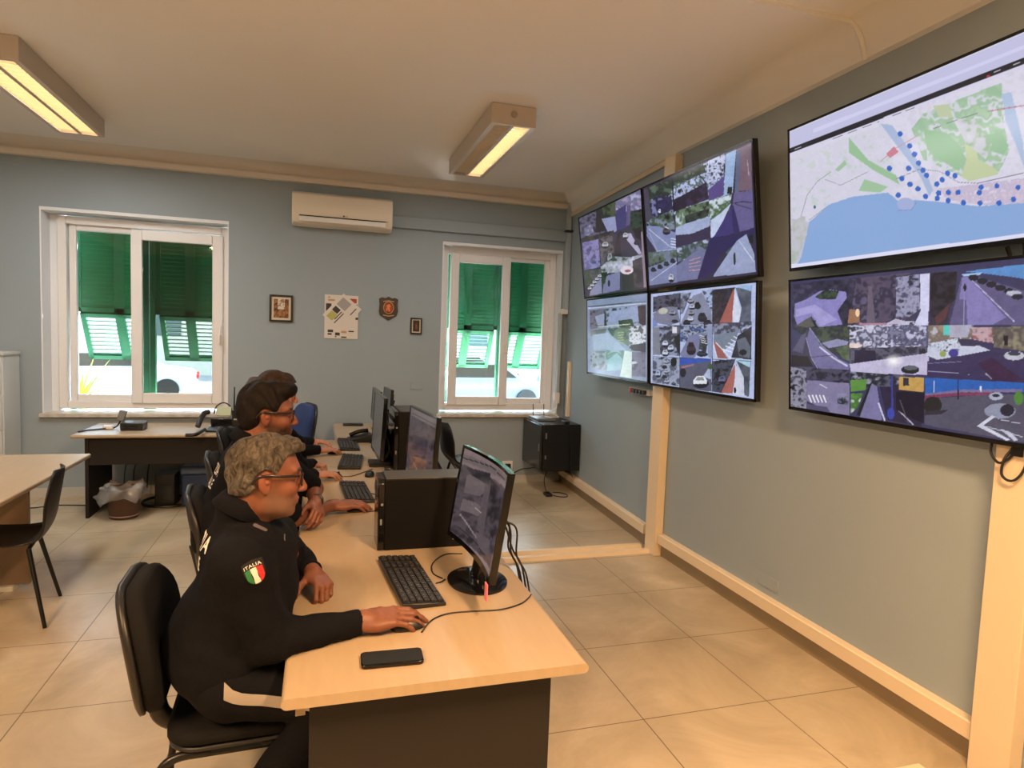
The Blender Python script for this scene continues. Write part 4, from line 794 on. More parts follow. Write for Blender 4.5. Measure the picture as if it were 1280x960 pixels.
FF = [('p', (60, 58, 92), [(980, 280), (1500, 280), (1500, 640), (980, 540)]),
 ('n', [(30, 30, 48), (48, 46, 70), (70, 66, 90)], 5, pf([(38, 150), (410, 110), (400, 400), (38, 410)])),
 ('p', (136, 130, 190), pf([(55, 265), (120, 240), (200, 190), (250, 180), (350, 195), (355, 230), (300, 310), (330, 390), (190, 405), (150, 340), (70, 400), (50, 340)])), ('p', (160, 154, 208), pf([(60, 300), (170, 270), (300, 360), (200, 400), (150, 320), (60, 345)])),
 ('n', [(60, 76, 60), (36, 44, 46)], 3, pf([(170, 225), (230, 180), (310, 190), (290, 240), (200, 240)])), ('p', (30, 32, 46), pf([(135, 365), (175, 365), (175, 400), (135, 400)])), ('p', (90, 86, 84), pf([(60, 395), (140, 345), (170, 400), (120, 408)])),
 ('n', [(64, 58, 82), (84, 74, 98), (50, 46, 70), (96, 90, 120)], 6, pf([(410, 115), (700, 80), (740, 80), (740, 400), (370, 390)])), ('p', (104, 92, 110), pf([(480, 160), (500, 160), (520, 380), (470, 380)])),
 ('p', (150, 110, 84), pf([(370, 300), (430, 300), (430, 375), (360, 385)])), pfe((240, 206, 170), 417, 320, 12, 24),
 # big reflection strip and middle block
 ('n', [(170, 170, 198), (84, 84, 108), (200, 200, 224), (56, 56, 76)], 4.2, pf([(360, 395), (700, 370), (830, 370), (830, 530), (370, 530)])), ('n', [(190, 190, 220), (80, 80, 110), (120, 120, 150)], 2.6, pf([(590, 400), (830, 380), (830, 520), (590, 510)])),
 ('p', (206, 206, 236), pg([(118, 112), (165, 108), (158, 370), (88, 370), (120, 300)])), ('n', [(80, 80, 108), (150, 150, 180), (50, 52, 72)], 3.6, pg([(0, 130), (112, 112), (118, 290), (60, 330), (0, 330)])), ('p', (170, 130, 150), pf([(430, 380), (590, 380), (590, 392), (430, 394)])), ('p', (186, 180, 205), pf([(590, 380), (640, 355), (700, 370), (700, 385), (590, 390)])),
 ('n', [(50, 50, 66), (90, 90, 112), (40, 40, 54)], 4, pf([(370, 530), (820, 520), (820, 600), (370, 625)])), pfe((226, 206, 200), 400, 515, 45, 14), ('p', (38, 34, 60), pf([(400, 540), (520, 545), (530, 620), (400, 620)])),
 ('p', (190, 184, 214), pf([(370, 625), (830, 560), (830, 690), (380, 680)])), ('g', (255, 252, 250), 980+628/4.573, 320+608/4.571, 14, 10), pge((34, 38, 44), 70, 592, 44, 22), pge((90, 96, 104), 72, 582, 34, 12),
 # left middle
 ('n', [(58, 66, 62), (44, 50, 56), (74, 84, 70)], 4, pf([(34, 410), (370, 400), (370, 600), (200, 520)])), ('p', (140, 140, 178), pf([(210, 500), (300, 475), (365, 490), (360, 510), (250, 530)])), ('n', [(96, 112, 84), (74, 88, 66)], 4, pf([(290, 530), (370, 510), (370, 610), (330, 590)])),
 ('p', (64, 60, 84), pf([(34, 560), (130, 410), (150, 560), (160, 640), (34, 640)])), ('p', (88, 84, 112), pf([(40, 545), (95, 450), (120, 440), (100, 560)])), ('p', (112, 108, 152), pf([(125, 470), (140, 410), (200, 510), (280, 580), (370, 625), (370, 660), (200, 655), (150, 590)])), ('l', (200, 196, 226), 2.2, pf([(200, 525), (280, 590), (355, 635)])), ('l', (150, 146, 180), 1, pf([(120, 470), (150, 590), (190, 655)])), ('l', (50, 46, 60), .7, pf([(140, 585), (290, 570)])), ('l', (140, 136, 180), 1.2, pf([(140, 410), (215, 520), (300, 590)])), ('p', (36, 32, 40), pf([(34, 570), (130, 580), (160, 640), (34, 640)])),
 # bottom left
 ('n', [(44, 44, 58), (76, 74, 96), (34, 34, 46)], 4, pf([(30, 640), (370, 660), (370, 740), (30, 700)])), ('n', [(30, 32, 42), (140, 140, 160), (60, 62, 78)], 3, pf([(30, 640), (120, 660), (125, 900), (28, 880)])), ('p', (128, 122, 156), pf([(125, 720), (370, 740), (370, 930), (250, 910), (120, 840)])), *[('l', (226, 224, 236), 1.9, pf([(135+i*21, 812), (150+i*21, 850)])) for i in range(5)], ('p', (84, 80, 110), pf([(120, 860), (240, 880), (260, 915), (120, 900)])), ('n', [(40, 50, 58), (140, 136, 170)], 3, pf([(300, 800), (365, 800), (365, 870), (300, 860)])), ('l', (200, 200, 214), 1.1, pf([(200, 745), (240, 768)])),
 # bottom middle
 ('n', [(90, 90, 108), (40, 44, 56), (150, 150, 170)], 4, pf([(375, 670), (690, 690), (690, 760), (376, 760)])), ('p', (92, 140, 66), pf([(376, 720), (470, 715), (465, 780), (378, 790)])), ('n', [(92, 140, 66), (70, 112, 56), (200, 206, 200)], 4, pf([(378, 800), (450, 800), (420, 880), (378, 920)])), ('p', (34, 36, 42), pf([(410, 930), (490, 740), (505, 730), (450, 940)])),
 ('p', (120, 116, 158), pf([(430, 940), (500, 740), (530, 760), (560, 960)])), ('l', (200, 198, 224), 2, pf([(540, 860), (575, 960)])), ('p', (46, 42, 66), pf([(545, 760), (800, 760), (790, 1000), (590, 960)])), ('l', (60, 66, 150), 2.4, pf([(618, 700), (618, 950)])), pfe((60, 70, 160), 610, 920, 22, 34), ('l', (190, 186, 210), 1.4, pf([(660, 905), (740, 985)])),
 ('p', (196, 156, 88), pg([(15, 628), (136, 632), (134, 704), (15, 690)])), ('p', (50, 50, 60), pg([(34, 632), (64, 632), (64, 672), (34, 672)])), ('p', (30, 28, 44), pg([(0, 700), (140, 708), (136, 862), (60, 830), (0, 790)])), ('l', (90, 84, 110), 1, pg([(20, 745), (60, 860)])),
 # right top
 ('p', (52, 48, 66), pg([(168, 112), (300, 100), (250, 368), (165, 370)])), ('n', [(30, 28, 38), (50, 46, 60)], 4, pg([(168, 108), (300, 98), (290, 240), (190, 330), (168, 330)])), ('p', (86, 54, 60), pg([(190, 330), (270, 250), (240, 340), (200, 366)])), ('p', (96, 90, 130), pg([(262, 368), (320, 130), (350, 110), (800, 250), (800, 368)])), ('p', (132, 124, 180), pg([(310, 240), (325, 130), (350, 125), (420, 200), (540, 330), (470, 368), (350, 368), (345, 240)])), ('l', (196, 190, 226), 1.2, pg([(370, 140), (450, 220), (580, 350)])), ('l', (150, 144, 190), .8, pg([(335, 150), (330, 366)])), ('p', (90, 140, 200), pg([(330, 100), (800, 40), (800, 180), (600, 130), (400, 105)])), ('p', (160, 190, 226), pg([(320, 112), (420, 105), (410, 118), (330, 122)])), pge((34, 32, 44), 338, 180, 7, 20),
 *[pge((36, 38, 50), 380+i*44, 130+i*17, 26, 16) for i in range(5)], pge((180, 184, 200), 578, 208, 36, 14), pge((40, 44, 56), 596, 226, 30, 14),
 # right middle
 ('n', [(150, 132, 112), (120, 108, 100), (180, 176, 186)], 3.6, pg([(158, 368), (380, 366), (370, 440), (158, 470)])), ('p', (90, 196, 190), pg([(232, 370), (262, 370), (262, 420), (232, 420)])), ('p', (170, 168, 190), pg([(262, 370), (370, 368), (350, 430), (262, 430)])), ('n', [(150, 92, 100), (190, 160, 170), (112, 86, 92)], 4, pg([(374, 380), (470, 378), (480, 460), (374, 440)])), ('n', [(120, 112, 100), (92, 86, 84), (140, 132, 112)], 6, pg([(470, 380), (800, 368), (800, 520), (480, 480)])), ('p', (34, 34, 44), pg([(528, 422), (548, 422), (548, 472), (528, 472)])),
 ('p', (196, 200, 222), pg([(158, 470), (230, 450), (340, 440), (460, 495), (330, 520), (210, 545), (150, 520)])), ('n', [(60, 66, 84), (200, 206, 224), (110, 116, 140)], 3, pg([(160, 460), (320, 430), (310, 500), (170, 500)])), ('p', (60, 56, 84), pg([(300, 440), (380, 440), (430, 472), (320, 475)])), pge((150, 160, 90), 230, 513, 16, 16), pge((66, 60, 140), 282, 510, 24, 22),
 ('p', (58, 52, 88), pg([(155, 550), (330, 520), (460, 498), (800, 560), (800, 680), (150, 625)])), ('l', (120, 116, 160), .9, pg([(158, 560), (320, 552)])), ('l', (150, 146, 180), .8, pg([(158, 598), (360, 616)])), ('p', (60, 40, 70), pg([(400, 560), (470, 530), (620, 640), (560, 660), (480, 650)])), ('l', (180, 176, 200), 1, pg([(440, 612), (470, 640)])), *[('e', c, 1120+x/3.8375, 310+y/3.84, a, b) for c, x, y, a, b in (((190, 192, 206), 580, 522, 13, 6), ((60, 64, 80), 580, 512, 8, 3))],
 # right bottom
 ('p', (44, 96, 176), pg([(142, 632), (800, 668), (800, 720), (400, 690), (142, 712)])), ('p', (120, 110, 150), pg([(142, 712), (320, 692), (620, 690), (620, 706), (320, 706), (142, 726)])), ('p', (130, 60, 90), pg([(142, 722), (300, 708), (470, 706), (470, 720), (300, 722), (142, 738)])), ('p', (84, 82, 100), pg([(140, 738), (470, 716), (800, 720), (800, 990), (140, 868)])), ('l', (40, 40, 56), 1.6, pg([(304, 642), (304, 740)])), ('l', (200, 200, 220), .7, pg([(186, 650), (186, 706)])), ('l', (220, 224, 236), 1.4, pg([(415, 676), (415, 700)])),
 pge((40, 40, 42), 180, 770, 44, 44), ('p', (50, 48, 58), pg([(140, 800), (260, 792), (220, 816), (140, 820)])), *[('e', c, 1120+x/3.8375, 310+y/3.84, a, b) for c, x, y, a, b in (((170, 174, 196), 490, 726, 9, 5), ((40, 44, 60), 490, 722, 5, 2), ((140, 144, 166), 510, 800, 20, 10), ((40, 40, 54), 545, 796, 9, 8), ((80, 130, 60), 602, 735, 6, 9))],
 ('p', (206, 206, 224), pg([(396, 875), (470, 822), (490, 828), (430, 872), (560, 945), (540, 948)])), ('p', (196, 196, 216), pg([(510, 890), (560, 905), (600, 950), (580, 950)])), ('l', (190, 190, 210), 1, pg([(440, 876), (620, 930)])), ('l', (190, 190, 210), .8, pg([(500, 840), (620, 866)]))]
# corners of the drawings of the two large screens, continued past the picture edge
def ext(y0, y1, z0, z1, x0, xs, lean): return [proj(p) for p in ((x0+xs*(y1-y0)-lean, y1, z1), (x0-lean, y0, z1), (x0, y0, z0), (x0+xs*(y1-y0), y1, z0))]
television('upper screen farthest from the camera, showing nine purple street views', 4.655, 6.04, 2.095, 2.895, 2.515, .03, .105, FA, QA)
television('upper middle screen showing foliage and blue-grey street views', 3.29, 4.64, 2.095, 2.895, 2.515, .0, .105, FB, QB)
television('lower screen farthest from the camera, pale and washed with painted window reflections', 4.574, 5.886, 1.35, 2.08, 2.515, .03, .04, FC, QC, tone=.95)
television('lower middle screen with nine street views inside a pale blue border', 3.25, 4.54, 1.345, 2.07, 2.515, .0, .04, FD, QD)
kE = (1.66, 3.03, 2.105, 2.87, 2.515, .0, .075); kF = (1.59, 2.96, 1.338, 2.05, 2.515, .0, .06)
television('upper right screen showing a town map with blue dots and sea', *kE, FE, ext(*kE), nu=380, nv=220)
television('lower right screen showing large street camera views', *kF, FF, ext(*kF), nu=380, nv=220)
# cables behind and below the right screens
thing1('screen_cable', MB().tube(spline([(2.54, 1.86, 2.10), (2.56, 1.86, 2.06), (2.57, 1.88, 2.0)]), .008, 6).tube([(2.54, 1.80, 2.12), (2.56, 1.80, 2.0)], .005, 6), cable, 'short black cables between the upper and lower right screens', 'cable')
mb = MB().tube(spline([(2.56, 1.86, 1.36), (2.54, 1.85, 1.30), (2.53, 1.81, 1.265), (2.54, 1.78, 1.285), (2.55, 1.77, 1.31)]), .005, 6)
mb.tube(spline([(2.55, 1.775, 1.33), (2.53, 1.79, 1.28), (2.53, 1.795, 1.225), (2.53, 1.77, 1.205), (2.53, 1.74, 1.215), (2.54, 1.72, 1.26), (2.55, 1.71, 1.35)]), .005, 6).box((2.54, 1.735, 1.30), (2.58, 1.775, 1.34))
thing1('screen_cable', mb, cable, 'black cables looping under the lower right screen at the picture edge', 'cable')
print('screens ok')
# ================================================================ DESKS
def desk(x0, x1, y0, y1, label, group=None, ends=(True, True), apron=None, zt=.73, th=.03, rim='x', inset=.07):
    r = root('desk', label, 'desk', ((x0+x1)/2, (y0+y1)/2, 0), 0, group)
    n = 8; R_ = th/2     # rounded long edges
    def half(cx, s): return [(cx+s*R_*math.sin(a), zt-R_+R_*math.cos(a)) for a in np.linspace(0, math.pi, n)]
    prof = half(x1-R_, 1)+half(x0+R_, -1)[::-1]
    build('desktop', MB().prism([(p[0], p[1]) for p in prof], y1-y0, (0, y0, 0), ((1, 0, 0), (0, 0, 1), (0, 1, 0))), maple, r, world=True)
    for k, e in enumerate(ends):
        if not e: continue
        ya = y0+inset if k == 0 else y1-inset-.025
        build('end_panel', MB().box((x0+.07, ya, .0), (x1-.09, ya+.025, zt-th)), darkpan, r, world=True, bevel=.002)
    build('back_panel', MB().box((x1-.20, y0+inset+.026, .28), (x1-.18, y1-inset-.026, zt-th-.001)), darkpan, r, world=True)
    build('front_rail', MB().box((x0+.035, y0+.045, zt-th-.045), (x0+.06, y1-.03, zt-th-.001)), mapleedge, r, world=True)
    return r
DX0, DX1 = -.083, .775
desk(DX0, DX1, 1.675, 3.0, 'maple desk nearest the camera with a phone lying on it', 'row of maple desks')
desk(DX0, DX1, 3.004, 4.60, 'maple desk behind the nearest one, in front of the bearded man', 'row of maple desks')
desk(DX0, DX1, 4.604, 5.76, 'third maple desk of the row from the camera', 'row of maple desks')
desk(.14, DX1+.15, 5.764, 6.80, 'narrow last maple desk of the row near the back wall', 'row of maple desks')
# desk under the wide window
r = root('desk', 'maple-topped desk with dark panels under the wide window', 'desk', (-1.0, 6.5, 0))
build('desktop', MB().box((-1.99, 6.13, .70), (-.12, 6.88, .73)), maple, r, world=True, bevel=.012, seg=3)
build('end_panel', MB().box((-1.90, 6.19, 0), (-1.872, 6.84, .70)), darkpan, r, world=True, bevel=.002)
build('end_panel', MB().box((-.24, 6.19, 0), (-.212, 6.84, .70)), darkpan, r, world=True, bevel=.002)
build('front_panel', MB().box((-1.871, 6.20, .46), (-.241, 6.222, .699)), darkpan, r, world=True)
# meeting table at the left edge
r = root('meeting_table', 'maple meeting table cut by the left edge of the picture', 'table', (-2.4, 4.5, 0))
build('tabletop', MB().box((-3.3, 3.55, .70), (-1.575, 5.27, .73)), maple, r, world=True, bevel=.010, seg=3)
build('panel_leg', MB().box((-2.20, 4.60, .03), (-1.72, 4.63, .70)), mat('shaded_wood_panel', S(140, 118, 98), .5), r, world=True, bevel=.002)  # wood colour darkened to paint in the shade below the tabletop
build('foot_rail', MB().box((-2.20, 4.57, 0), (-1.80, 4.66, .03)), whitep, r, world=True)
build('panel_leg', MB().box((-3.2, 4.60, 0), (-2.75, 4.63, .70)), mat('shaded_wood_panel', S(140, 118, 98), .5), r, world=True, bevel=.002)

# ================================================================ CHAIRS
fabric = mat('black_fabric', S(17, 16, 17), .9, spec=.2, bump=.15, bscale=400)
navyfab = mat('blue_fabric', S(36, 56, 104), .9, bump=.15, bscale=400)
shellp = mat('chair_shell_plastic', S(24, 23, 23), .42)
def cushion(W, H, T, rr=.10, bow=.0, n=16, dome=.012):
    """rounded pad in XY (W along y, H along x), thickness T in z, bowed"""
    P = []; ks = [(0., T/2+dome*0), (.5, T/2), (.93, T/2*.9), (1., T/2*.45), (1., -T/2*.45), (.93, -T/2*.9), (.5, -T/2), (0., -T/2)]
    out = rrect(H, W, rr, 6); m = len(out); rings = []
    for s, z in ks:
        rings.append([(x*max(s, .001), y*max(s, .001), z+bow*(y*s/(W/2))**2+(dome*(1-s*s) if z > 0 else 0)) for x, y in out])
    G = np.array(rings).transpose(1, 0, 2); return G
def office_chair(label, loc, rz, fab=None, group='black visitor chairs', lean=.16, bh=.41, zc=.745, bw=.46, name='office_chair'):
    """faces +X; origin on the floor under the seat centre"""
    fab = fab or fabric
    r = root(name, label, 'chair', loc, rz, group)
    G = cushion(.43, .43, .045, .09, dome=.015); G = G+np.array([.03, 0, .458]); g = MB().grid(G, closeu=True); build('seat', g, fab, r, ang=180)
    G2 = cushion(.42, .42, .018, .09); G2 = G2+np.array([.03, 0, .430]); build('seat_shell', MB().grid(G2, closeu=True), shellp, r, ang=180)
    Rb = roty(math.radians(-90)+lean)
    B = cushion(bw, bh, .06, .15, bow=.035, dome=.012); B = B@np.diag([1, 1, 1]); 
    # pad: local z -> +x (towards the sitter), local x -> up
    def toback(A, dx):
        Q = np.stack([A[..., 2], A[..., 1], A[..., 0]], -1); return Q@roty(-lean).T+np.array([-.255+dx, 0, zc])
    build('backrest', MB().grid(toback(B, 0), closeu=True), fab, r, ang=180)
    B2 = cushion(bw+.012, bh+.012, .028, .155, bow=.035, dome=0); build('back_shell', MB().grid(toback(B2, -.032), closeu=True), shellp, r, ang=180)
    build('back_support', MB().tube(spline([(.02, 0, .405), (-.14, 0, .405), (-.215, 0, .43), (-.24, 0, .50), (-.262, 0, .60), (-.285, 0, .70)], 6), .018, 10, flat=1.6), blackm, r, ang=180)
    for s in (-1, 1):
        build('leg', MB().tube(spline([(.245, s*.235, 0), (.225, s*.215, .2), (.21, s*.2, .36), (.17, s*.19, .405), (.08, s*.185, .41)], 6), .0125, 10), blackm, r, ang=180)
        build('leg', MB().tube(spline([(-.25, s*.235, 0), (-.225, s*.215, .2), (-.20, s*.2, .36), (-.16, s*.19, .405), (-.06, s*.185, .41)], 6), .0125, 10), blackm, r, ang=180)
    build('seat_frame', MB().tube([(-.12, -.185, .408), (.14, -.185, .408)], .0125, 8).tube([(-.12, .185, .408), (.14, .185, .408)], .0125, 8).tube([(0, -.185, .408), (0, .185, .408)], .0125, 8), blackm, r)
    return r
office_chair('black office chair nearest the camera, under the grey-haired man', (-.235, 2.15, 0), .04, lean=.17, bh=.355, zc=.68).scale = (1, 1, 1.07)
office_chair('black office chair under the bearded man', (-.24, 3.14, 0), .12)
office_chair('black office chair behind the bearded man, by the blue cool box', (-.30, 4.02, 0), .12)
office_chair('black office chair farthest of the row, by the desk phone', (-.37, 4.98, 0), .05)
office_chair('blue fabric office chair with high rounded back, beyond the workers', (-.36, 5.62, 0), math.radians(200), fab=navyfab, group=None, bh=.50, zc=.80)
def shell_chair(label, loc, rz):
    """moulded shell chair, faces +X"""
    r = root('shell_chair', label, 'chair', loc, rz, 'black moulded shell chairs')
    prof = [(.235, .425, .19), (.21, .452, .205), (.10, .448, .215), (-.06, .438, .215), (-.15, .452, .21), (-.195, .50, .205), (-.222, .58, .215), (-.245, .70, .205), (-.262, .80, .165), (-.268, .845, .10)]
    pr_ = spline([(a, b_, c) for a, b_, c in prof], 4); G = []
    for k, (x, z, hw) in enumerate(pr_):
        row = []; up = min(1, max(0, (z-.46)/.2))
        for t_ in np.linspace(-1, 1, 15):
            row.append((x+up*.05*t_*t_*(1-.3*abs(t_)), hw*t_, z+(1-up)*.03*abs(t_)**3))
        G.append(row)
    g = MB().grid(np.array(G)); build('shell', g, shellp, r, ang=180, solid=.007)
    build('under_frame', MB().tube([(.14, -.15, .42), (.14, .15, .42)], .01, 8).tube([(-.12, -.15, .42), (-.12, .15, .42)], .01, 8).tube([(.14, 0, .42), (-.12, 0, .42)], .01, 8), blackm, r)
    for sx in (.14, -.12):
        for sy in (-1, 1): build('leg', MB().tube([(sx, sy*.14, .42), (sx*1.7, sy*.235, 0)], [.013, .010], 10), blackm, r)
    return r
shell_chair('black shell chair with splayed legs at the meeting table, left edge', (-1.66, 4.17, 0), math.radians(190))
shell_chair('black shell chair standing empty behind the monitors', (1.40, 6.1, 0), math.radians(8))
r = root('office_chair', 'rounded black chair back showing behind the far side of the meeting table', 'chair', (-2.95, 5.75, 0), 0, None)
rr_ = [(-.25, 0, .62), (-.22, 0, .72), (-.1, 0, .775), (.08, 0, .78), (.2, 0, .72), (.24, 0, .62)]
build('back_hoop', MB().tube(spline([(a, 0, z) for a, _, z in rr_], 6), .02, 10), shellp, r, ang=180)
build('backrest', MB().grid(np.stack([cushion(.42, .3, .04, .1)[..., 1], cushion(.42, .3, .04, .1)[..., 2], cushion(.42, .3, .04, .1)[..., 0]], -1)+np.array([0, 0, .60]), closeu=True), shellp, r, ang=180)
build('seat', MB().grid(cushion(.44, .44, .05, .1)+np.array([0, -.22, .45]), closeu=True), fabric, r, ang=180)
for sx in (-.2, .2):
    for sy in (-.42, 0): build('leg', MB().tube([(sx*.9, sy*.95, .43), (sx*1.1, sy*1.05-.01, 0)], .012, 8), blackm, r)

# filing cabinet at the left edge
r = root('filing_cabinet', 'pale grey filing cabinet cut by the left edge of the picture', 'cabinet', (-2.98, 6.7, 0))
cabm = mat('cabinet_grey', S(196, 200, 198), .4)
x1c = ony(14, 435, 6.8)[0]
build('body', MB().box((-3.45, 6.66, 0), (x1c-.01, 6.99, 1.36)), cabm, r, world=True, bevel=.004)
build('top', MB().box((-3.47, 6.64, 1.36), (x1c, 7.0, 1.385)), cabm, r, world=True, bevel=.004)
for i in range(4):
    d_ = build('drawer', MB().box((-3.43, 6.635, .04+i*.33), (x1c-.02, 6.658, .36+i*.33)), cabm, r, world=True, bevel=.004)
    build('handle', MB().box((x1c-.16, 6.615, .19+i*.33), (x1c-.05, 6.636, .205+i*.33)), black, d_, world=True, bevel=.003)

# ================================================================ DESK EQUIPMENT
def keyboard(p0, p1, label, flip=1, depth=.155):
    """p0,p1: ends of the long axis of its centre line on the desk"""
    p0 = V3(p0); p1 = V3(p1); c = (p0+p1)/2; d = p1-p0; L = np.linalg.norm(d); a = math.atan2(d[1], d[0])
    r = root('keyboard', label, 'keyboard', (c[0], c[1], .73), a, 'black keyboards on the desks')
    D = depth
    prof = [(-D/2, .0005), (D/2, .0005), (D/2, .018*1.3), (-D/2, .012)] if flip > 0 else [(-D/2, .002), (D/2, .002), (D/2, .012), (-D/2, .018*1.3)]
    build('case', MB().prism(prof, L, (-L/2, 0, 0), ((0, 1, 0), (0, 0, 1), (1, 0, 0))), black, r, bevel=.003)
    k = MB(); n = int(L/.0195); rows = 6
    for i in range(rows):
        y = -D/2+.016+(D-.032)*i/(rows-1); zz = (.012+(y+D/2)/D*.0114) if flip > 0 else (.0234-(y+D/2)/D*.0114)
        for j in range(n):
            x = -L/2+.012+(L-.024)*(j+.5)/n
            if j in (n-4, n-8): continue
            if i == (0 if flip > 0 else rows-1) and 4 <= j <= 8:
                if j == 6: k.box((x-.045, y-.008, zz), (x+.045, y+.008, zz+.007))
                continue
            k.box((x-.0082, y-.0095, zz), (x+.0082, y+.0095, zz+.007))
    build('keys', k, mat('keycaps', S(40, 39, 40), .5), r, smooth=False)['kind'] = 'stuff'
    lg = MB(); m2 = [(-L/2+.02+(L-.04)*(j+.5)/n, -D/2+.016+(D-.032)*i/(rows-1)) for i in range(rows) for j in range(n) if (i*7+j*3) % 5 < 3 and j not in (n-4, n-8)]
    for x, y in m2:
        zz = ((.012+(y+D/2)/D*.0114) if flip > 0 else (.0234-(y+D/2)/D*.0114))+.0072; lg.add([(x-.003, y-.002, zz), (x+.002, y-.002, zz), (x+.002, y+.003, zz), (x-.003, y+.003, zz)], [(0, 1, 2, 3)])
    build('key_legends', lg, mat('key_legend_grey', S(120, 118, 116), .6), r, smooth=False)['kind'] = 'stuff'
    return r
k1 = keyboard((.362, 2.15), (.322, 2.652), 'black keyboard nearest the camera, beside the grey-haired man’s mouse hand', 1)
k2 = keyboard((.235, 3.58), (.205, 4.06), 'black keyboard beside the bearded man’s mouse hand', 1)
keyboard((.205, 4.49), (.255, 4.97), 'black keyboard third from the camera, beyond a resting hand', 1)
keyboard((.245, 5.20), (.235, 5.72), 'black keyboard farthest from the camera', 1)
def mouse(x, y, rz, label):
    r = root('computer_mouse', label, 'mouse', (x, y, .73), rz, 'computer mice')
    G = []
    for s in np.linspace(-1, 1, 12):
        w_ = .031*math.sqrt(max(0, 1-abs(s)**3))+.001; h = .034*max(0, 1-abs(s+.1)**2.6)**.6+.001
        G.append([(s*.055, w_*math.cos(a), max(.001, .002+h*max(0, math.sin(a)))) for a in np.linspace(-.25, math.pi+.25, 11)])
    G = np.array(G); mb = MB().grid(G); n = 11; mb.add(G[0], [tuple(range(n))]); mb.add(G[-1], [tuple(range(n))])
    build('shell', mb, black, r, ang=60); build('scroll_wheel', MB().cone((.03, -.003, .028), (.03, .003, .028), .008, .008, 14), glossb, r); return r
mouse(.285, 2.015, .12, 'black mouse under the hand of the grey-haired man')
mouse(.205, 3.43, .1, 'black mouse under the bearded man’s hand')
mouse(.10, 4.27, .1, 'black mouse under the hand of the long-haired person')
mouse(.125, 5.10, .1, 'black mouse under the farthest visible hand')
m_ = onz(462, 595, .73); mouse(m_[0], m_[1], 1.4, 'loose black mouse lying between the keyboards and the monitors')
# phone
a_, b_, c_ = onz(451, 818, .742), onz(527, 812, .742), onz(527, 829, .742)
pc = (onz(451, 826, .742)+onz(528, 815, .742))/2
r = root('smartphone', 'black smartphone lying on the near corner of the first desk', 'phone', (pc[0], pc[1], .73), math.radians(-2))
build('body', MB().prism(rrect(.178, .083, .013, 5), .012, (0, 0, 0.0005)), glossb, r, bevel=.003)
build('screen', MB().prism(rrect(.170, .075, .011, 5), .0006, (0, 0, .0127)), mat('phone_glass', S(34, 38, 42), .08), r)
def tower(x0, x1, y0, y1, z0, z1, label, front='x-'):
    r = root('computer_tower', label, 'computer', ((x0+x1)/2, (y0+y1)/2, z0), 0, None)
    build('case', MB().box((x0+.03, y0, z0), (x1, y1, z1)), mat('tower_black', S(13, 12, 12), .5, spec=.2), r, world=True, bevel=.004)
    build('top_cover', MB().box((x0+.035, y0+.004, z1-.002), (x1-.004, y1-.004, z1+.004)), mat('tower_top', S(64, 62, 60), .4), r, world=True, bevel=.003)
    f = build('front_panel', MB().prism([(y0+.002, z0), (y1-.002, z0), (y1-.002, z1-.02), (y1-.02, z1), (y0+.02, z1), (y0+.002, z1-.02)], .03, (x0, 0, 0), ((0, 1, 0), (0, 0, 1), (1, 0, 0))), glossb, r, world=True, bevel=.004)
    ym = (y0+y1)/2
    build('drive_bay', MB().box((x0-.003, y0+.02, z1-.08), (x0+.001, y1-.02, z1-.045)), black, f, world=True, bevel=.002)
    build('power_button', MB().cone((x0-.004, ym, z1-.12), (x0+.002, ym, z1-.12), .009, .009, 16), mat('steel', S(150, 150, 150), .3, metal=.8), f, world=True)
    build('side_badge', MB().box((x0+.012, y0-.0015, z1-.115), (x0+.022, y0+.003, z1-.105)).box((x0+.010, y0-.0015, z0+.115), (x0+.018, y0+.003, z0+.14)), mat('badge_silver', S(170, 170, 170), .3, metal=.6), r, world=True)
    build('side_sticker', MB().box((x1-.075, y0-.001, z0+.035), (x1-.02, y0+.001, z0+.048)), mat('sticker', S(150, 140, 130), .5), r, world=True)
    return r
ta = ony(476, 600, 2.79); tower(.252, .66, 2.775, 2.955, .73, 1.045, 'black computer tower standing on the first desk beside the curved monitor')
tower(.50, .69, 4.42, 4.80, .73, 1.14, 'black computer tower partly hidden between the far monitors')
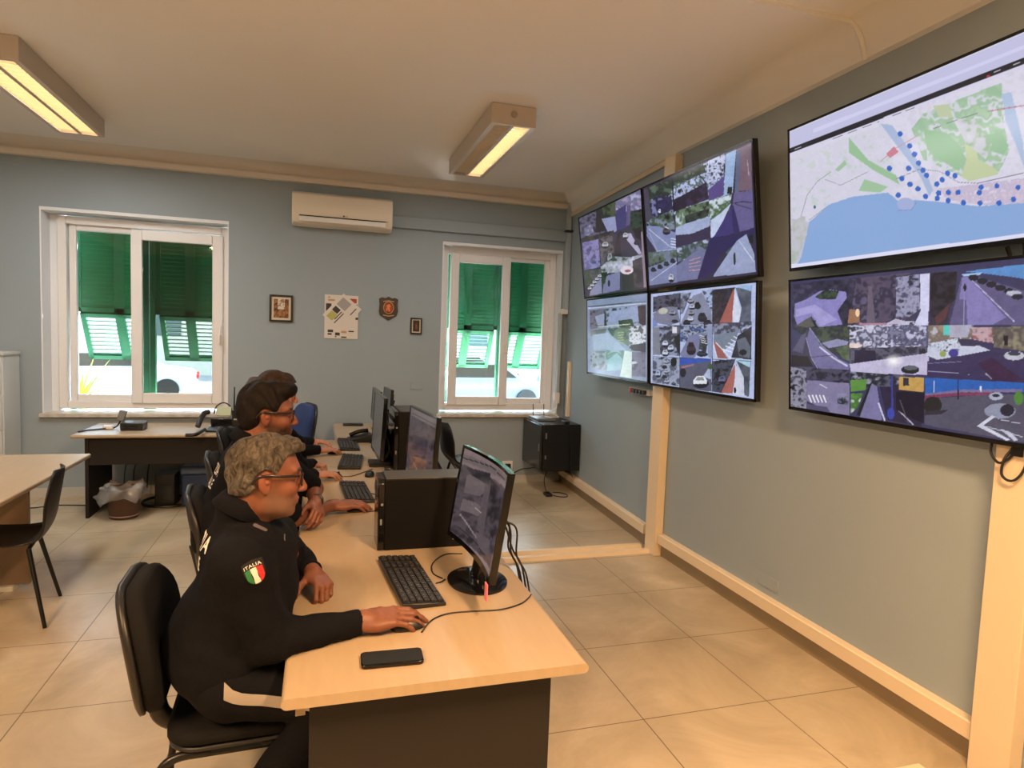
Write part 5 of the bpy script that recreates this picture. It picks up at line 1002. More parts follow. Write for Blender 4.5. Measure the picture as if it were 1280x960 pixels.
# monitors -----------------------------------------------------------------
SP = (96, 84, 92)
def greyfeed(u0, v0, u1, v1, seed): return [('p', (112, 100, 106), [(u0-40, v0-60), (u1+60, v0-60), (u1+60, v1+60), (u0-40, v1+60)])]
def monitor(label, near, far, z0, z1, tilt, curve, ops, quad, basex, basey, stand='oval', bez=.012, tone=.62, mat_scr=None, group='desk monitors', scr_em=True):
    """near/far: (x,y) of the bottom edge ends. the screen faces the sitters at -X; drawn left = far end"""
    n0 = V3((near[0], near[1], z0)); f0 = V3((far[0], far[1], z0)); W = np.linalg.norm(n0-f0); ax = (n0-f0)/W
    side = np.cross(ax, (0, 0, 1)); side = side if side[0] < 0 else -side; side /= np.linalg.norm(side)
    up = V3((0, 0, 1))*math.cos(tilt)-side*math.sin(tilt); n_ = np.cross(ax, up); n_ = n_ if n_[0] < 0 else -n_
    H = (z1-z0)/math.cos(tilt); r = root('monitor', label, 'monitor', (basex, basey, .73), 0, group)
    def pt(s, t_, d): return f0+ax*W*s+up*H*t_+n_*(d-curve*(1-(2*s-1)**2))
    S_ = np.linspace(0, 1, 17)
    def slab(s0, s1, t0, t1, d0, d1, bulge=0):
        ss = np.linspace(s0, s1, 17 if s1-s0 > .2 else 3); mb = MB(); V_ = []
        for s in ss:
            for t_, d in ((t0, d1), (t1, d1), (t1, d0), (t0, d0)): V_.append(pt(s, t_, d))
        m = len(ss); F = [(i*4+k, i*4+(k+1) % 4, (i+1)*4+(k+1) % 4, (i+1)*4+k) for i in range(m-1) for k in range(4)]+[(3, 2, 1, 0), (m*4-4, m*4-3, m*4-2, m*4-1)]
        return mb.add(V_, F)
    build('casing', slab(0, 1, 0, 1, -.024, -.002), glossb, r, world=True, bevel=.002)
    b1 = bez/W; b2 = bez/H; mb = MB()
    for q in ((0, 1, 0, b2*1.6), (0, 1, 1-b2, 1), (0, b1, 0, 1), (1-b1, 1, 0, 1)):
        s = slab(*q, -.003, .003); mb.add(s.v, s.f)
    build('bezel', mb, glossb, r, world=True)
    nu, nv = 120, 80; ss = np.linspace(b1, 1-b1, nu); tt = np.linspace(b2*1.6, 1-b2, nv)
    P = np.array([[pt(s, t_, 0) for t_ in tt] for s in ss]); SS, TT = np.meshgrid(np.linspace(0, 1, nu), np.linspace(0, 1, nv), indexing='ij')
    U, Vv = hmap(quad)(SS, TT); C = paint(U, Vv, ops)*tone
    g = MB().grid(P); build('screen', (g.v, np.array(g.f)), mat_scr or screen_em, r, world=True, paint=C.reshape(-1, 3))
    hub = pt(.5, .42, -.05); top = pt(.5, .42, -.02)
    build('back_housing', slab(.25, .75, .2, .75, -.05, -.023), black, r, world=True, bevel=.006)
    neck = MB().tube(spline([tuple(hub), (basex+.02, basey, .86), (basex+.01, basey, .80), (basex, basey, .745)], 5), .022, 12, flat=1.5); build('neck', neck, glossb, r, world=True, ang=180)
    if stand == 'oval': build('foot', MB().lathe([(.001, 0), (1, 0), (1.0, .006), (.9, .012), (.3, .018), (.001, .018)], (basex, basey, .7305), 36, .115, .145), glossb, r, world=True)
    else: build('foot', MB().box((basex-.12, basey-.11, .7305), (basex+.09, basey+.11, .742)), black, r, world=True, bevel=.005)
    return r
M1ops = [('p', (150, 130, 130), [(540, 540), (660, 540), (660, 760), (540, 760)]), ('p', (128, 114, 116), [(570, 560), (640, 600), (640, 610), (570, 570)]), ('l', (34, 30, 32), 1.2, [(574, 568), (600, 579), (629, 604)]),
 ('n', [(52, 48, 56), (96, 86, 92), (70, 62, 70)], 6, [(574, 576), (628, 612), (608, 722), (560, 660)]),
 ('p', (122, 108, 112), [(577, 590), (590, 588), (598, 606), (588, 618), (574, 612)]), ('n', [(46, 46, 52), (66, 62, 68)], 4, [(577, 580), (600, 588), (598, 606), (582, 592)]), ('p', (126, 112, 116), [(573, 620), (584, 626), (592, 634), (586, 644), (570, 634)]),
 ('n', [(44, 40, 48), (92, 84, 92)], 5, [(600, 596), (627, 616), (614, 690), (596, 660)]), ('p', (104, 92, 98), [(594, 600), (600, 606), (592, 676), (584, 660)]), *[('l', (190, 180, 180), .8, [(580+i*3, 628+i*4), (583+i*3, 632+i*4)]) for i in range(3)],
 ('l', (160, 150, 152), 1.2, [(570, 640), (580, 664), (594, 692)]), ('p', (112, 98, 104), [(582, 664), (604, 680), (600, 700), (588, 690)]), ('l', (44, 40, 46), 1, [(568, 656), (590, 690), (606, 715)])]
n1_ = ony(633, 592, 2.03); f1_ = ony(577, 552, 2.60)
nb = ony(611, 738, 2.03); fb = ony(560, 661, 2.60)
monitor('curved black monitor nearest the camera, its screen full of grey street views', (nb[0], nb[1]), (fb[0], fb[1]), .845, 1.225, .15, .030, M1ops, [(577, 556), (631, 594), (610, 736), (562, 660)], .60, 2.36, tone=.62)
build('pink_note', MB().box((.548, 2.02, .79), (.552, 2.05, .85)), mat('pink_paper', S(226, 120, 140), .6), bpy.data.objects['monitor'], world=True)
M2ops = [('p', (118, 104, 104), [(480, 490), (560, 490), (560, 640), (480, 640)]), ('l', (60, 54, 56), .8, [(510, 512), (540, 530)]), ('n', [(40, 38, 46), (78, 68, 74), (96, 84, 92), (54, 48, 58)], 5, [(508, 514), (540, 534), (532, 610), (497, 584)]),
 ('n', [(150, 100, 76), (110, 78, 66), (130, 96, 86)], 3.4, [(506, 566), (528, 572), (526, 590), (504, 584)]), ('l', (170, 140, 130), 1, [(510, 576), (518, 592)]), ('n', [(50, 48, 60), (70, 66, 78)], 3, [(510, 540), (530, 546), (528, 566), (508, 560)])]
monitor('black monitor in front of the bearded man showing dim street views', (.585, 3.38), (.525, 4.0), .80, 1.235, .06, 0, M2ops, [(508, 504), (541, 524), (532, 612), (497, 590)], .66, 3.68, stand='flat')
dull = attr_mat('monitor_matte', .35, .4, emission=True)
G3 = [('p', (82, 78, 74), [(300, 300), (700, 300), (700, 800), (300, 800)]), ('p', (100, 96, 92), [(460, 540), (480, 540), (480, 575), (460, 575)])]
f3 = ony(469, 488, 4.95); n3 = ony(480.5, 498, 4.38); 
monitor('black monitor third from the camera with a pale grey blank screen', (n3[0]-.02, 4.38), (f3[0]-.02, 4.95), .80, n3[2], .05, 0, G3, [(469, 488), (480, 498), (471, 572), (461, 545)], .47, 4.66, stand='flat', mat_scr=dull)
f4 = ony(463, 484, 5.9); 
monitor('grey-screened monitor farthest along the desks', (.47, 5.42), (.455, 5.92), .90, f4[2]-.0, .05, 0, [('p', (70, 68, 68), [(300, 300), (700, 300), (700, 800), (300, 800)])], [(463, 485), (476, 492), (470, 545), (458, 541)], .54, 5.66, stand='flat', mat_scr=dull)
f5 = ony(479, 483, 6.5)
monitor('thin monitor seen over the top of the third one, near the back wall', (ony(488, 492, 6.1)[0], 6.1), (f5[0], 6.5), .95, f5[2], .05, 0, [('p', (64, 62, 62), [(300, 300), (700, 300), (700, 800), (300, 800)])], [(479, 483), (488, 492), (485, 512), (477, 510)], .62, 6.3, stand='flat', mat_scr=dull)
# small things on the desks
def at_desk(u, v): return onz(u, v, .73)
p = at_desk(438, 530); r = root('telephone_handset', 'black handset lying at the far end of the last desk', 'handset', (p[0]+.02, p[1]-.12, .73), .0)
build('handset', MB().box((-.10, -.03, 0), (.10, .03, .025)), black, r, bevel=.01, seg=3)
p = at_desk(456, 549); r = root('desk_phone', 'black desk phone at the far end of the desks', 'telephone', (p[0]-.05, p[1]-.1, .73), .1)
build('base', MB().prism([(-.1, 0), (.1, 0), (.1, .07), (-.1, .025)], .18, (0, -.09, 0), ((1, 0, 0), (0, 0, 1), (0, 1, 0))), black, r, bevel=.006); build('handset', MB().tube(spline([(-.08, .06, .045), (0, .06, .075), (.08, .06, .085)]), .018, 8), glossb, r)
p = at_desk(475, 574); r = root('docking_box', 'flat black box on the desk below the third monitor', 'box', (p[0]+.0, p[1]-.22, .73), 0)
build('case', MB().box((-.10, -.07, 0), (.10, .06, .035)), black, r, bevel=.004)
p = at_desk(484, 594); r = root('webcam', 'small black webcam standing near the loose mouse', 'webcam', (p[0], p[1], .73), 0)
build('foot', MB().cone((0, 0, 0), (0, 0, .008), .03, .026, 18), black, r); build('head', MB().cone((-.02, 0, .04), (.02, 0, .04), .022, .022, 18), glossb, r); build('neck', MB().cone((0, 0, .006), (0, 0, .03), .008, .008, 10), black, r)
# cables on the desks
def cab(pts, label, rad=.0025, z=.7335): return thing1('cable', MB().tube(spline([(*(onz(u, v, z)[:2]), z) for u, v in pts], 8), rad, 6), cable, label, 'cable', group='thin black desk cables')
cab([(527, 790), (540, 775), (560, 767), (590, 764), (625, 762), (650, 755), (660, 748), (664, 743)], 'thin mouse cable running from the near mouse to the right desk edge')
cab([(545, 729), (552, 727), (556, 724)], 'short end of keyboard cable going under the near monitor foot')
cab([(578, 692), (556, 693), (541, 704), (541, 716), (553, 723)], 'cable curving round the foot of the nearest monitor')
cab([(460, 616), (475, 619)], 'short keyboard cable reaching the near tower')
cab([(424, 596), (440, 595), (455, 590), (466, 586)], 'thin cable from the mouse of the third seat')
cab([(458, 640), (472, 638)], 'thin cable from the bearded man’s mouse towards the tower')
p0 = V3((.66, 2.42, .95))
for i, (dx, dy, yy) in enumerate(((.09, .0, .06), (.11, .03, .12), (.14, -.02, .02), (.06, .05, .1))):
    mb = MB().tube(spline([(.62+i*.006, 2.42+i*.02, 1.0-i*.03), (.70+dx*.4, 2.42+dy, .93), (.765+i*.006, 2.40+yy, .80), (.795+i*.008, 2.36+yy, .72), (.815+i*.008, 2.34+yy, .52), (.80, 2.35+yy, .30)], 8), .004, 6)
    thing1('monitor_cable', mb, cable, 'black cable hanging from the back of the nearest monitor over the desk edge', 'cable', group='cables behind the nearest monitor')
for i in range(3):
    mb = MB().tube(spline([(.70, 3.6+i*.05, 1.0), (.80+i*.02, 3.6+i*.06, .90-i*.04), (.86+i*.015, 3.6+i*.04, .74), (.88, 3.62+i*.05, .5)], 8), .004, 6)
    thing1('monitor_cable', mb, cable, 'cable looping behind the bearded man’s monitor', 'cable', group='cables behind the second monitor')
# ---- things on the desk under the window
a_ = onz(153, 537, .73); b_ = onz(184, 537, .73)
r = root('modem', 'black box with vents on the desk under the wide window', 'modem', ((a_[0]+b_[0])/2, 6.45, .73))
build('case', MB().box((a_[0], 6.36, .732), (b_[0]-.02, 6.54, .80)), black, r, world=True, bevel=.008)
build('vents', MB().box((a_[0]+.03, 6.357, .75), (b_[0]-.06, 6.361, .755)).box((a_[0]+.03, 6.357, .77), (b_[0]-.06, 6.361, .775)), glossb, r, world=True)
r = root('desk_microphone', 'small grey device standing beside the black box', 'device', (a_[0]-.03, 6.5, .73))
build('head', MB().box((a_[0]-.045, 6.47, .80), (a_[0]+.015, 6.50, .90), R=roty(.3)), mat('grey_device', S(120, 122, 120), .4), r, world=True, bevel=.008)
build('stalk', MB().tube(spline([(a_[0]-.08, 6.48, .74), (a_[0]-.05, 6.48, .76), (a_[0]-.02, 6.48, .81)]), .007, 6), black, r, world=True)
build('plug', MB().box((a_[0]-.16, 6.45, .732), (a_[0]-.08, 6.49, .765)), whitep, r, world=True, bevel=.006)
thing1('cable', MB().tube(spline([(a_[0]-.13, 6.44, .74), (a_[0]-.18, 6.42, .738), (a_[0]-.25, 6.36, .738), (a_[0]-.29, 6.27, .738)]), .007, 6), cable, 'thick black cable on the desk under the window, left of the black box', 'cable')
p = onz(262, 538, .73); r = root('desk_phone', 'black office telephone with a raised display on the desk under the window', 'telephone', (p[0], p[1]+.08, .73), -.1)
build('base', MB().prism([(-.1, 0), (.12, 0), (.12, .035), (-.1, .02)], .2, (-.0, -.10, 0), ((0, 1, 0), (0, 0, 1), (1, 0, 0))), black, r, bevel=.006)
build('display', MB().box((.02, .10, .11), (.15, .115, .20), R=rotx(-.35)), mat('display_grey', S(176, 190, 160), .3), r, bevel=.004)
build('support', MB().box((-.02, .06, .0), (.18, .10, .09)), glossb, r, bevel=.006)
build('handset', MB().tube(spline([(-.10, -.05, .03), (-.09, 0, .09), (-.07, .06, .14), (-.04, .09, .15)]), [.024]*25, 10), black, r)
build('keypad', MB().box((.0, -.07, .022), (.16, .05, .040), R=rotx(.1)), glossb, r, bevel=.003)
build('cord', MB().tube(spline([(0.0, .10, .13), (.02, .11, .20), (.08, .12, .235), (.14, .12, .20), (.16, .11, .12)]), .006, 6), black, r)
thing1('handset', MB().tube(spline([tuple(onz(232, 544, .745)), tuple(onz(245, 543, .75)), tuple(onz(256, 537, .76))]), .016, 10), black, 'black cordless handset lying in front of the office telephone', 'handset')
p = onz(294, 540, .73); r = root('walkie_talkie', 'black two-way radio with a tall aerial beside the office telephone', 'radio', (p[0], p[1]+.02, .73), .1)
build('charger', MB().box((-.05, -.04, 0), (.05, .05, .05)), black, r, bevel=.008)
build('body', MB().box((-.03, -.018, .045), (.03, .018, .20)), black, r, bevel=.006); build('aerial', MB().tube([(-.012, 0, .20), (-.01, 0, .41)], [.008, .005], 8), black, r); build('knob', MB().cone((.016, 0, .20), (.016, 0, .225), .008, .008, 10), black, r)
build('label_plate', MB().box((-.015, -.021, .11), (.015, -.017, .122)), mat('silver_label', S(170, 168, 160), .4), r)
# ---- things on the floor under that desk
c = onz(150, 651, 0); cx, cy = c[0], c[1]+.12
r = root('waste_bin', 'brown waste bin lined with a clear plastic bag', 'bin', (cx, cy, 0))
build('bin', MB().lathe([(.105, 0), (.112, .005), (.114, .02), (.128, .25), (.131, .262), (.125, .262), (.110, .02), (.001, .02)], (0, 0, 0), 32), mat('brown_plastic', S(84, 56, 40), .45), r)
build('base_ring', MB().lathe([(.113, .022), (.1155, .022), (.1162, .032), (.1135, .032)], (0, 0, 0), 32), mat('pale_ring', S(180, 150, 140), .5), r)
bag = bpy.data.materials.new('clear_bag'); bag.use_nodes = True; b = bag.node_tree.nodes['Principled BSDF']; b.inputs['Base Color'].default_value = (.42, .41, .40, 1); b.inputs['Alpha'].default_value = .42; b.inputs['Roughness'].default_value = .2
G = []
for i, (rr0, z) in enumerate([(.10, .16), (.118, .24), (.129, .27), (.155, .285), (.165, .255), (.158, .215), (.17, .18)]):
    G.append([((rr0+(.02*math.sin(a*5+i)+.012*math.sin(a*11+2*i))*(i > 1)+(.05*max(0, math.cos(a-3.3)) if i > 4 else 0))*math.cos(a), (rr0+(.02*math.sin(a*5+i))*(i > 1))*math.sin(a), z+(.02*math.sin(a*4+i*1.3)+.01*math.sin(a*9))*(i > 1)-(.03*max(0, math.cos(a-3.3)) if i > 3 else -.02*math.cos(a)*(i > 3))) for a in np.linspace(0, 2*math.pi, 49)])
build('bin_bag', MB().grid(np.array(G)), bag, r, ang=180, solid=.0008)
r = root('cable_box', 'black box with cables beside the waste bin', 'box', (cx+.26, 6.62, 0)); build('box', MB().box((cx+.17, 6.50, 0), (cx+.34, 6.72, .30)), black, r, world=True, bevel=.008)
build('vent_grille', MB().box((cx+.19, 6.494, .06), (cx+.32, 6.50, .20)), glossb, r, world=True)
for i, (x, xx) in enumerate(((-1.70, -1.78), (-1.60, -1.70), (-1.48, -1.58))):
    thing1('hanging_cable', MB().tube(spline([(x, 6.93, .66), (x-.02, 6.93, .5), (xx, 6.92, .3), (xx-.01, 6.88, .05)]), .005+.002*(i == 2), 6), cable, ('thin black cable hanging against the wall, leftmost of three behind the bin', 'thin black cable hanging against the wall, middle of three behind the bin', 'thicker black cable hanging against the wall, rightmost of three behind the bin')[i], 'cable', group='cables hanging under the window desk')
thing1('floor_cable', MB().tube(spline([(-2.6, 6.75, .006), (-2.45, 6.60, .006), (-2.3, 6.66, .006), (-2.1, 6.64, .006), (-1.9, 6.60, .006)]), .005, 6), cable, 'black cable on the floor left of the window desk', 'cable')
c = onz(208, 632, 0)
thing1('floor_hoop', MB().tube([(c[0]+.22*math.cos(a), c[1]+.10+.17*math.sin(a), .018+.01*math.sin(a)) for a in np.linspace(0, 2*math.pi, 40, False)], .014, 8, closed=True), black, 'black hoop-shaped cable coil on the floor beside the bin', 'coil')
p = onz(250, 628, 0)
r = root('cool_box', 'blue cool box with a lighter lid under the window desk', 'cool box', (-1.05, 6.62, 0))
build('body', MB().box((-1.21, 6.47, 0), (-.86, 6.78, .30)), mat('cool_blue', S(44, 66, 110), .4), r, world=True, bevel=.015); build('lid', MB().box((-1.22, 6.46, .30), (-.85, 6.79, .38)), mat('cool_lid', S(88, 106, 140), .35), r, world=True, bevel=.02, seg=3)
build('handle', MB().tube(spline([(-1.21, 6.62, .30), (-1.20, 6.62, .42), (-1.05, 6.62, .45), (-.88, 6.62, .42), (-.86, 6.62, .30)]), .012, 8), black, r, world=True)
print('furniture ok')
# ================================================================ PEOPLE (implicit surfaces meshed by surface nets)
class Prim:
    __slots__ = ('t', 'a', 'b', 'ra', 'rb', 'R', 'rad', 'k', 'op', 'c', 'br')
def cap(a, b, ra, rb=None, k=.02, op=1):
    p = Prim(); p.t = 0; p.a = V3(a); p.b = V3(b); p.ra = ra; p.rb = ra if rb is None else rb; p.k = k; p.op = op
    p.c = (p.a+p.b)/2; p.br = np.linalg.norm(p.a-p.b)/2+max(p.ra, p.rb); return p
def ell(c, rad, R=None, k=.02, op=1):
    p = Prim(); p.t = 1; p.a = V3(c); p.rad = V3(rad); p.R = np.eye(3) if R is None else np.asarray(R, float); p.k = k; p.op = op; p.c = p.a; p.br = max(p.rad); return p
def pd(p, X):
    if p.t == 0:
        d = p.b-p.a; L = d@d+1e-12; q = X-p.a; t_ = np.clip(q@d/L, 0, 1)
        return np.sqrt(((q-t_[:, None]*d)**2).sum(1))-(p.ra+(p.rb-p.ra)*t_)
    q = (X-p.a)@p.R; k0 = np.sqrt(((q/p.rad)**2).sum(1)); k1 = np.sqrt(((q/p.rad**2)**2).sum(1))
    return np.where(k1 > 1e-9, k0*(k0-1)/np.maximum(k1, 1e-9), -p.rad.min())
def sdf(prims, X, post=None):
    d = np.full(len(X), 1e3)
    for p in prims:
        e = pd(p, X); k = p.k
        if p.op > 0:
            h = np.clip(.5+.5*(d-e)/k, 0, 1); d = d*(1-h)+e*h-k*h*(1-h)
        else:
            h = np.clip(.5-.5*(d+e)/k, 0, 1); d = d*(1-h)-e*h+k*h*(1-h)
    if post is not None: d = post(d, X)
    return d
def nets(prims, h, post=None, margin=.03):
    lo = np.min([p.c-p.br for p in prims if p.op > 0], 0)-margin; hi = np.max([p.c+p.br for p in prims if p.op > 0], 0)+margin
    n = 12; nb = np.ceil((hi-lo)/(h*n)).astype(int); br = h*n*.5*1.75
    I, J, K = np.meshgrid(*[np.arange(m) for m in nb], indexing='ij'); B = np.stack([I.ravel(), J.ravel(), K.ravel()], 1)
    cen = lo+(B+.5)*n*h
    near = np.zeros((len(B), len(prims)), bool); dmin = np.full(len(B), 1e3)
    for i, p in enumerate(prims):
        e = pd(p, cen); near[:, i] = e < br+p.k+margin*.7
        if p.op > 0: dmin = np.minimum(dmin, e)
    dall = sdf(prims, cen, None)
    act = (dmin < br+margin) & (dall > -(br*2.2+margin))
    g = np.arange(-1, n+1); GX, GY, GZ = np.meshgrid(g, g, g, indexing='ij'); gl = np.stack([GX.ravel(), GY.ravel(), GZ.ravel()], 1)
    VS = []; VK = []; FS = []; S0, S1, S2 = [int(x) for x in nb*n+4]
    key = lambda c: ((c[..., 0]+1)*S1+(c[..., 1]+1))*S2+(c[..., 2]+1)
    corners = [(a, b, c) for a in (0, 1) for b in (0, 1) for c in (0, 1)]
    edges = [(0, 1), (0, 2), (0, 4), (1, 3), (1, 5), (2, 3), (2, 6), (3, 7), (4, 5), (4, 6), (5, 7), (6, 7)]
    for bi in np.where(act)[0]:
        b0 = B[bi]*n; X = lo+(gl+b0)*h; pl = [prims[i] for i in np.where(near[bi])[0]]
        if not pl: continue
        F = sdf(pl, X, post).reshape(n+2, n+2, n+2)
        if F.min() > 0 or F.max() < 0: continue
        m = n+1; C8 = [F[a:a+m, b:b+m, c:c+m] for a, b, c in corners]; sg = [c < 0 for c in C8]
        mixed = ~(np.logical_and.reduce(sg) | ~np.logical_or.reduce(sg)); idx = np.argwhere(mixed)
        if len(idx) == 0: continue
        acc = np.zeros((len(idx), 3)); cnt = np.zeros(len(idx)); vals = [c[mixed] for c in C8]
        for e0, e1 in edges:
            va, vb = vals[e0], vals[e1]; cr = (va < 0) != (vb < 0); t_ = np.where(cr, va/(va-vb+1e-20), 0)
            pa = np.array(corners[e0]); pb = np.array(corners[e1]); acc += np.where(cr[:, None], pa+(pb-pa)*t_[:, None], 0); cnt += cr
        VS.append(lo+(idx-1+b0+acc/cnt[:, None])*h); VK.append(key(idx-1+b0))
        for ax_ in range(3):
            o1, o2 = [(1, 2), (2, 0), (0, 1)][ax_]
            s0 = F[1:n+1, 1:n+1, 1:n+1]; sl = [slice(1, n+1)]*3; sl[ax_] = slice(2, n+2); s1 = F[tuple(sl)]
            ed = np.argwhere((s0 < 0) != (s1 < 0))
            if len(ed) == 0: continue
            inside = s0[tuple(ed.T)] < 0; c = ed+b0; u = np.zeros(3, int); u[o1] = 1; v = np.zeros(3, int); v[o2] = 1
            q = np.stack([key(c-u-v), key(c-v), key(c), key(c-u)], 1); q[~inside] = q[~inside][:, ::-1]; FS.append(q)
    V_ = np.concatenate(VS); K_ = np.concatenate(VK); F_ = np.concatenate(FS)
    uk, ui = np.unique(K_, return_index=True); V_ = V_[ui]; F_ = np.searchsorted(uk, F_); return V_, F_
def skin_color(kind):
    return {'tan': ((124, 78, 58), (136, 72, 54), (98, 50, 42)), 'fair': ((168, 118, 92), (180, 114, 90), (140, 78, 70))}[kind]
def basis(fwd, up):
    f = V3(fwd); f /= np.linalg.norm(f); u = V3(up)-f*(V3(up)@f); u /= np.linalg.norm(u); return np.stack([f, np.cross(u, f), u], 1)   # columns: forward, left, up
def head_prims(c, R, s, nk):
    """c: head centre (between the ears), R columns fwd,left,up, s: scale (1 = .235 m face-to-crown), nk: neck base"""
    def P(x, y, z): return c+R@(V3((x, y, z))*s)
    def E(x, y, z, a, b, d, k=.02, op=1, Rl=None): return ell(P(x, y, z), V3((a, b, d))*s, R if Rl is None else R@Rl, k*s, op)
    L = [E(-.012, 0, .035, .098, .075, .088), E(.028, 0, -.035, .062, .058, .082, .03), E(.03, 0, -.080, .055, .054, .034, .022), E(.0, .046, -.066, .03, .014, .026, .02), E(.0, -.046, -.066, .03, .014, .026, .02),
         E(.070, 0, -.098, .020, .022, .016, .02),                                     # chin
         E(.072, 0, .034, .018, .050, .012, .02),                                      # brow
         E(.062, .036, -.022, .022, .020, .018, .02), E(.062, -.036, -.022, .022, .020, .018, .02),   # cheekbones
         E(.088, .031, .012, .014, .017, .010, .012, -1), E(.088, -.031, .012, .014, .017, .010, .012, -1)]
    L += [cap(P(.088, 0, .018), P(.110, 0, -.022), .0075*s, .0105*s, .012*s), E(.106, 0, -.028, .014, .012, .010, .006),
          E(.098, .012, -.030, .010, .007, .007, .005), E(.098, -.012, -.030, .010, .007, .007, .005),
          E(.084, 0, -.058, .012, .026, .018, .012), E(.093, 0, -.056, .008, .022, .0052, .004), E(.091, 0, -.067, .008, .020, .006, .004)]
    for s_ in (1, -1):
        L += [E(.073, s_*.031, .012, .0125, .0125, .0125, .002)]
        Rl = rotz(s_*math.radians(-22))@roty(math.radians(-12))
        L += [E(-.008, s_*.080, -.002, .019, .008, .031, .008, 1, Rl), E(.001, s_*.087, .003, .0105, .0075, .018, .003, -1, Rl), E(.0, s_*.084, .001, .006, .004, .007, .003, 1, Rl), E(-.002, s_*.077, -.026, .009, .006, .010, .008, 1, Rl)]
    L += [cap(P(-.028, 0, -.045), nk, .052*s, .060*s, .04*s), cap(P(.02, 0, -.07), V3(nk)+R@V3((.02, 0, 0)), .036*s, .045*s, .03*s)]
    return L
def hand_prims(w, fwd, dors, side, curl=(.5, .5, .5, .5), s=1., thumb=(.6, .35), spread=.012, drop=0.):
    """w wrist centre; fwd finger direction; dors back-of-hand normal; side=+1 if the thumb lies at cross(dors,fwd) side"""
    f = V3(fwd); f /= np.linalg.norm(f); u = V3(dors)-f*(V3(dors)@f); u /= np.linalg.norm(u); r = np.cross(u, f)*side     # r: towards the thumb
    R = np.stack([f, r, u], 1)
    def P(x, y, z): return w+R@(V3((x, y, z))*s)
    L = [cap(P(-.02, 0, 0), P(.012, 0, 0), .026*s, .025*s, .02*s), ell(P(.045, .001, 0), V3((.052, .041, .0155))*s, R, .016*s), ell(P(.028, .022, -.006), V3((.034, .018, .015))*s, R, .014*s), ell(P(.036, -.028, -.004), V3((.038, .014, .014))*s, R, .014*s)]
    ys = (.030, .010, -.011, -.031); ln = ((.044, .026, .020), (.048, .030, .021), (.044, .028, .020), (.034, .021, .018)); bx = (.086, .090, .086, .078)
    tips = []
    for i in range(4):
        p = P(bx[i], ys[i], .002); an = curl[i]; sp = (1.5-i)*spread*8*.1; q0 = p
        L.append(cap(P(bx[i]-.035, ys[i]*.75, .003), p, .0085*s, .0098*s, .009*s))
        a = an*.55+drop
        for j, l in enumerate(ln[i]):
            d = R@V3((math.cos(a)*math.cos(sp), math.sin(sp), -math.sin(a))); q = p+d*l*s
            r0 = (.0096, .0086, .0078)[j]*(1 if i < 3 else .88); r1 = (.0088, .0079, .0066)[j]*(1 if i < 3 else .88)
            L.append(cap(p, q, r0*s, r1*s, .0035*s)); p = q; a += an*(.8 if j == 0 else .55)
        tips.append(p)
    t0 = P(.022, .030, -.008); d = R@V3((math.cos(thumb[0]), math.sin(thumb[0]), -.25)); t1 = t0+d*.042*s
    d2 = R@V3((math.cos(thumb[1]), math.sin(thumb[1]), -.30)); t2 = t1+d2*.032*s; t3 = t2+R@V3((math.cos(thumb[1]-.15), math.sin(thumb[1]-.15), -.25))*.024*s
    L += [cap(t0, t1, .0145*s, .0112*s, .012*s), cap(t1, t2, .0108*s, .0098*s, .005*s), cap(t2, t3, .0098*s, .0078*s, .004*s)]
    return L, R
def wob(X, f, a, seed=0, dirn=None):
    return a*(np.sin(X[:, 0]*f+seed+1.7*np.sin(X[:, 2]*f*.6+seed))*np.sin(X[:, 1]*f*.9+seed*2+1.3*np.sin(X[:, 0]*f*.7))*.6+np.sin(X[:, 2]*f*1.1+1.9*np.sin(X[:, 1]*f*.5+seed)+X[:, 0]*f*.6)*.5)
def limbs(J, g=0., arms=True, kk=.03):
    """torso + arms as primitives grown by g"""
    sr, sl, nb, pv = J['sr'], J['sl'], J['nb'], J['pv']; ch = (sr+sl)/2*.62+pv*.38; sp = sl-sr; sp = sp/np.linalg.norm(sp); up = nb-pv; up = up/np.linalg.norm(up); f = np.cross(sp, up)*-1
    f = -f if f@J['fwd'] < 0 else f; f /= np.linalg.norm(f); up = np.cross(f, sp); up = up if up[2] > 0 else -up; R = np.stack([f, sp, up], 1); b = J.get('bulk', 1.)
    mid = pv*.6+ch*.4
    L = [ell(pv+R@V3((0, 0, .02)), (.125*b+g, .165*b+g, .12+g), R, .05), ell(mid+f*(.015+J.get('hunch', 0)), (.122*b+g, .150*b+g, .15+g), R, .08), ell(ch+f*.0+up*.01, (.122*b+g, .172*b+g, .19+g), R, .08),
         ell((sr+sl)/2+up*-.015-f*.015, (.088*b+g, .165*b+g, .085+g), R, .06), cap(nb-up*.05, nb+up*.03, .075+g, .062+g, .05),
         cap(sr*.35+sl*.65, sl, .062*b+g, .062*b+g, .05), cap(sl*.35+sr*.65, sr, .062*b+g, .062*b+g, .05)]
    if arms:
        for s_, e_, w_ in ((J['sr'], J['er'], J['wr']), (J['sl'], J['el'], J['wl'])):
            L += [cap(s_, e_, .060*b+g, .046*b+g, kk), cap(e_, w_, .045*b+g*.9, .029+g*.55, kk)]
    return L, R
def legs(J, g=0.):
    b = J.get('bulk', 1.); L = [ell(J['pv'], (.13*b+g, .17*b+g, .11+g), basis(J['fwd'], (0, 0, 1)), .04)]
    for h_, k_, a_, t_ in ((J['hr'], J['kr'], J['ar'], J['tr']), (J['hl'], J['kl'], J['al'], J['tl'])):
        L += [cap(h_, k_, (.080+g), .062+g, .05), cap(k_, a_, .058+g, .040+g*1.6, .03)]
    return L
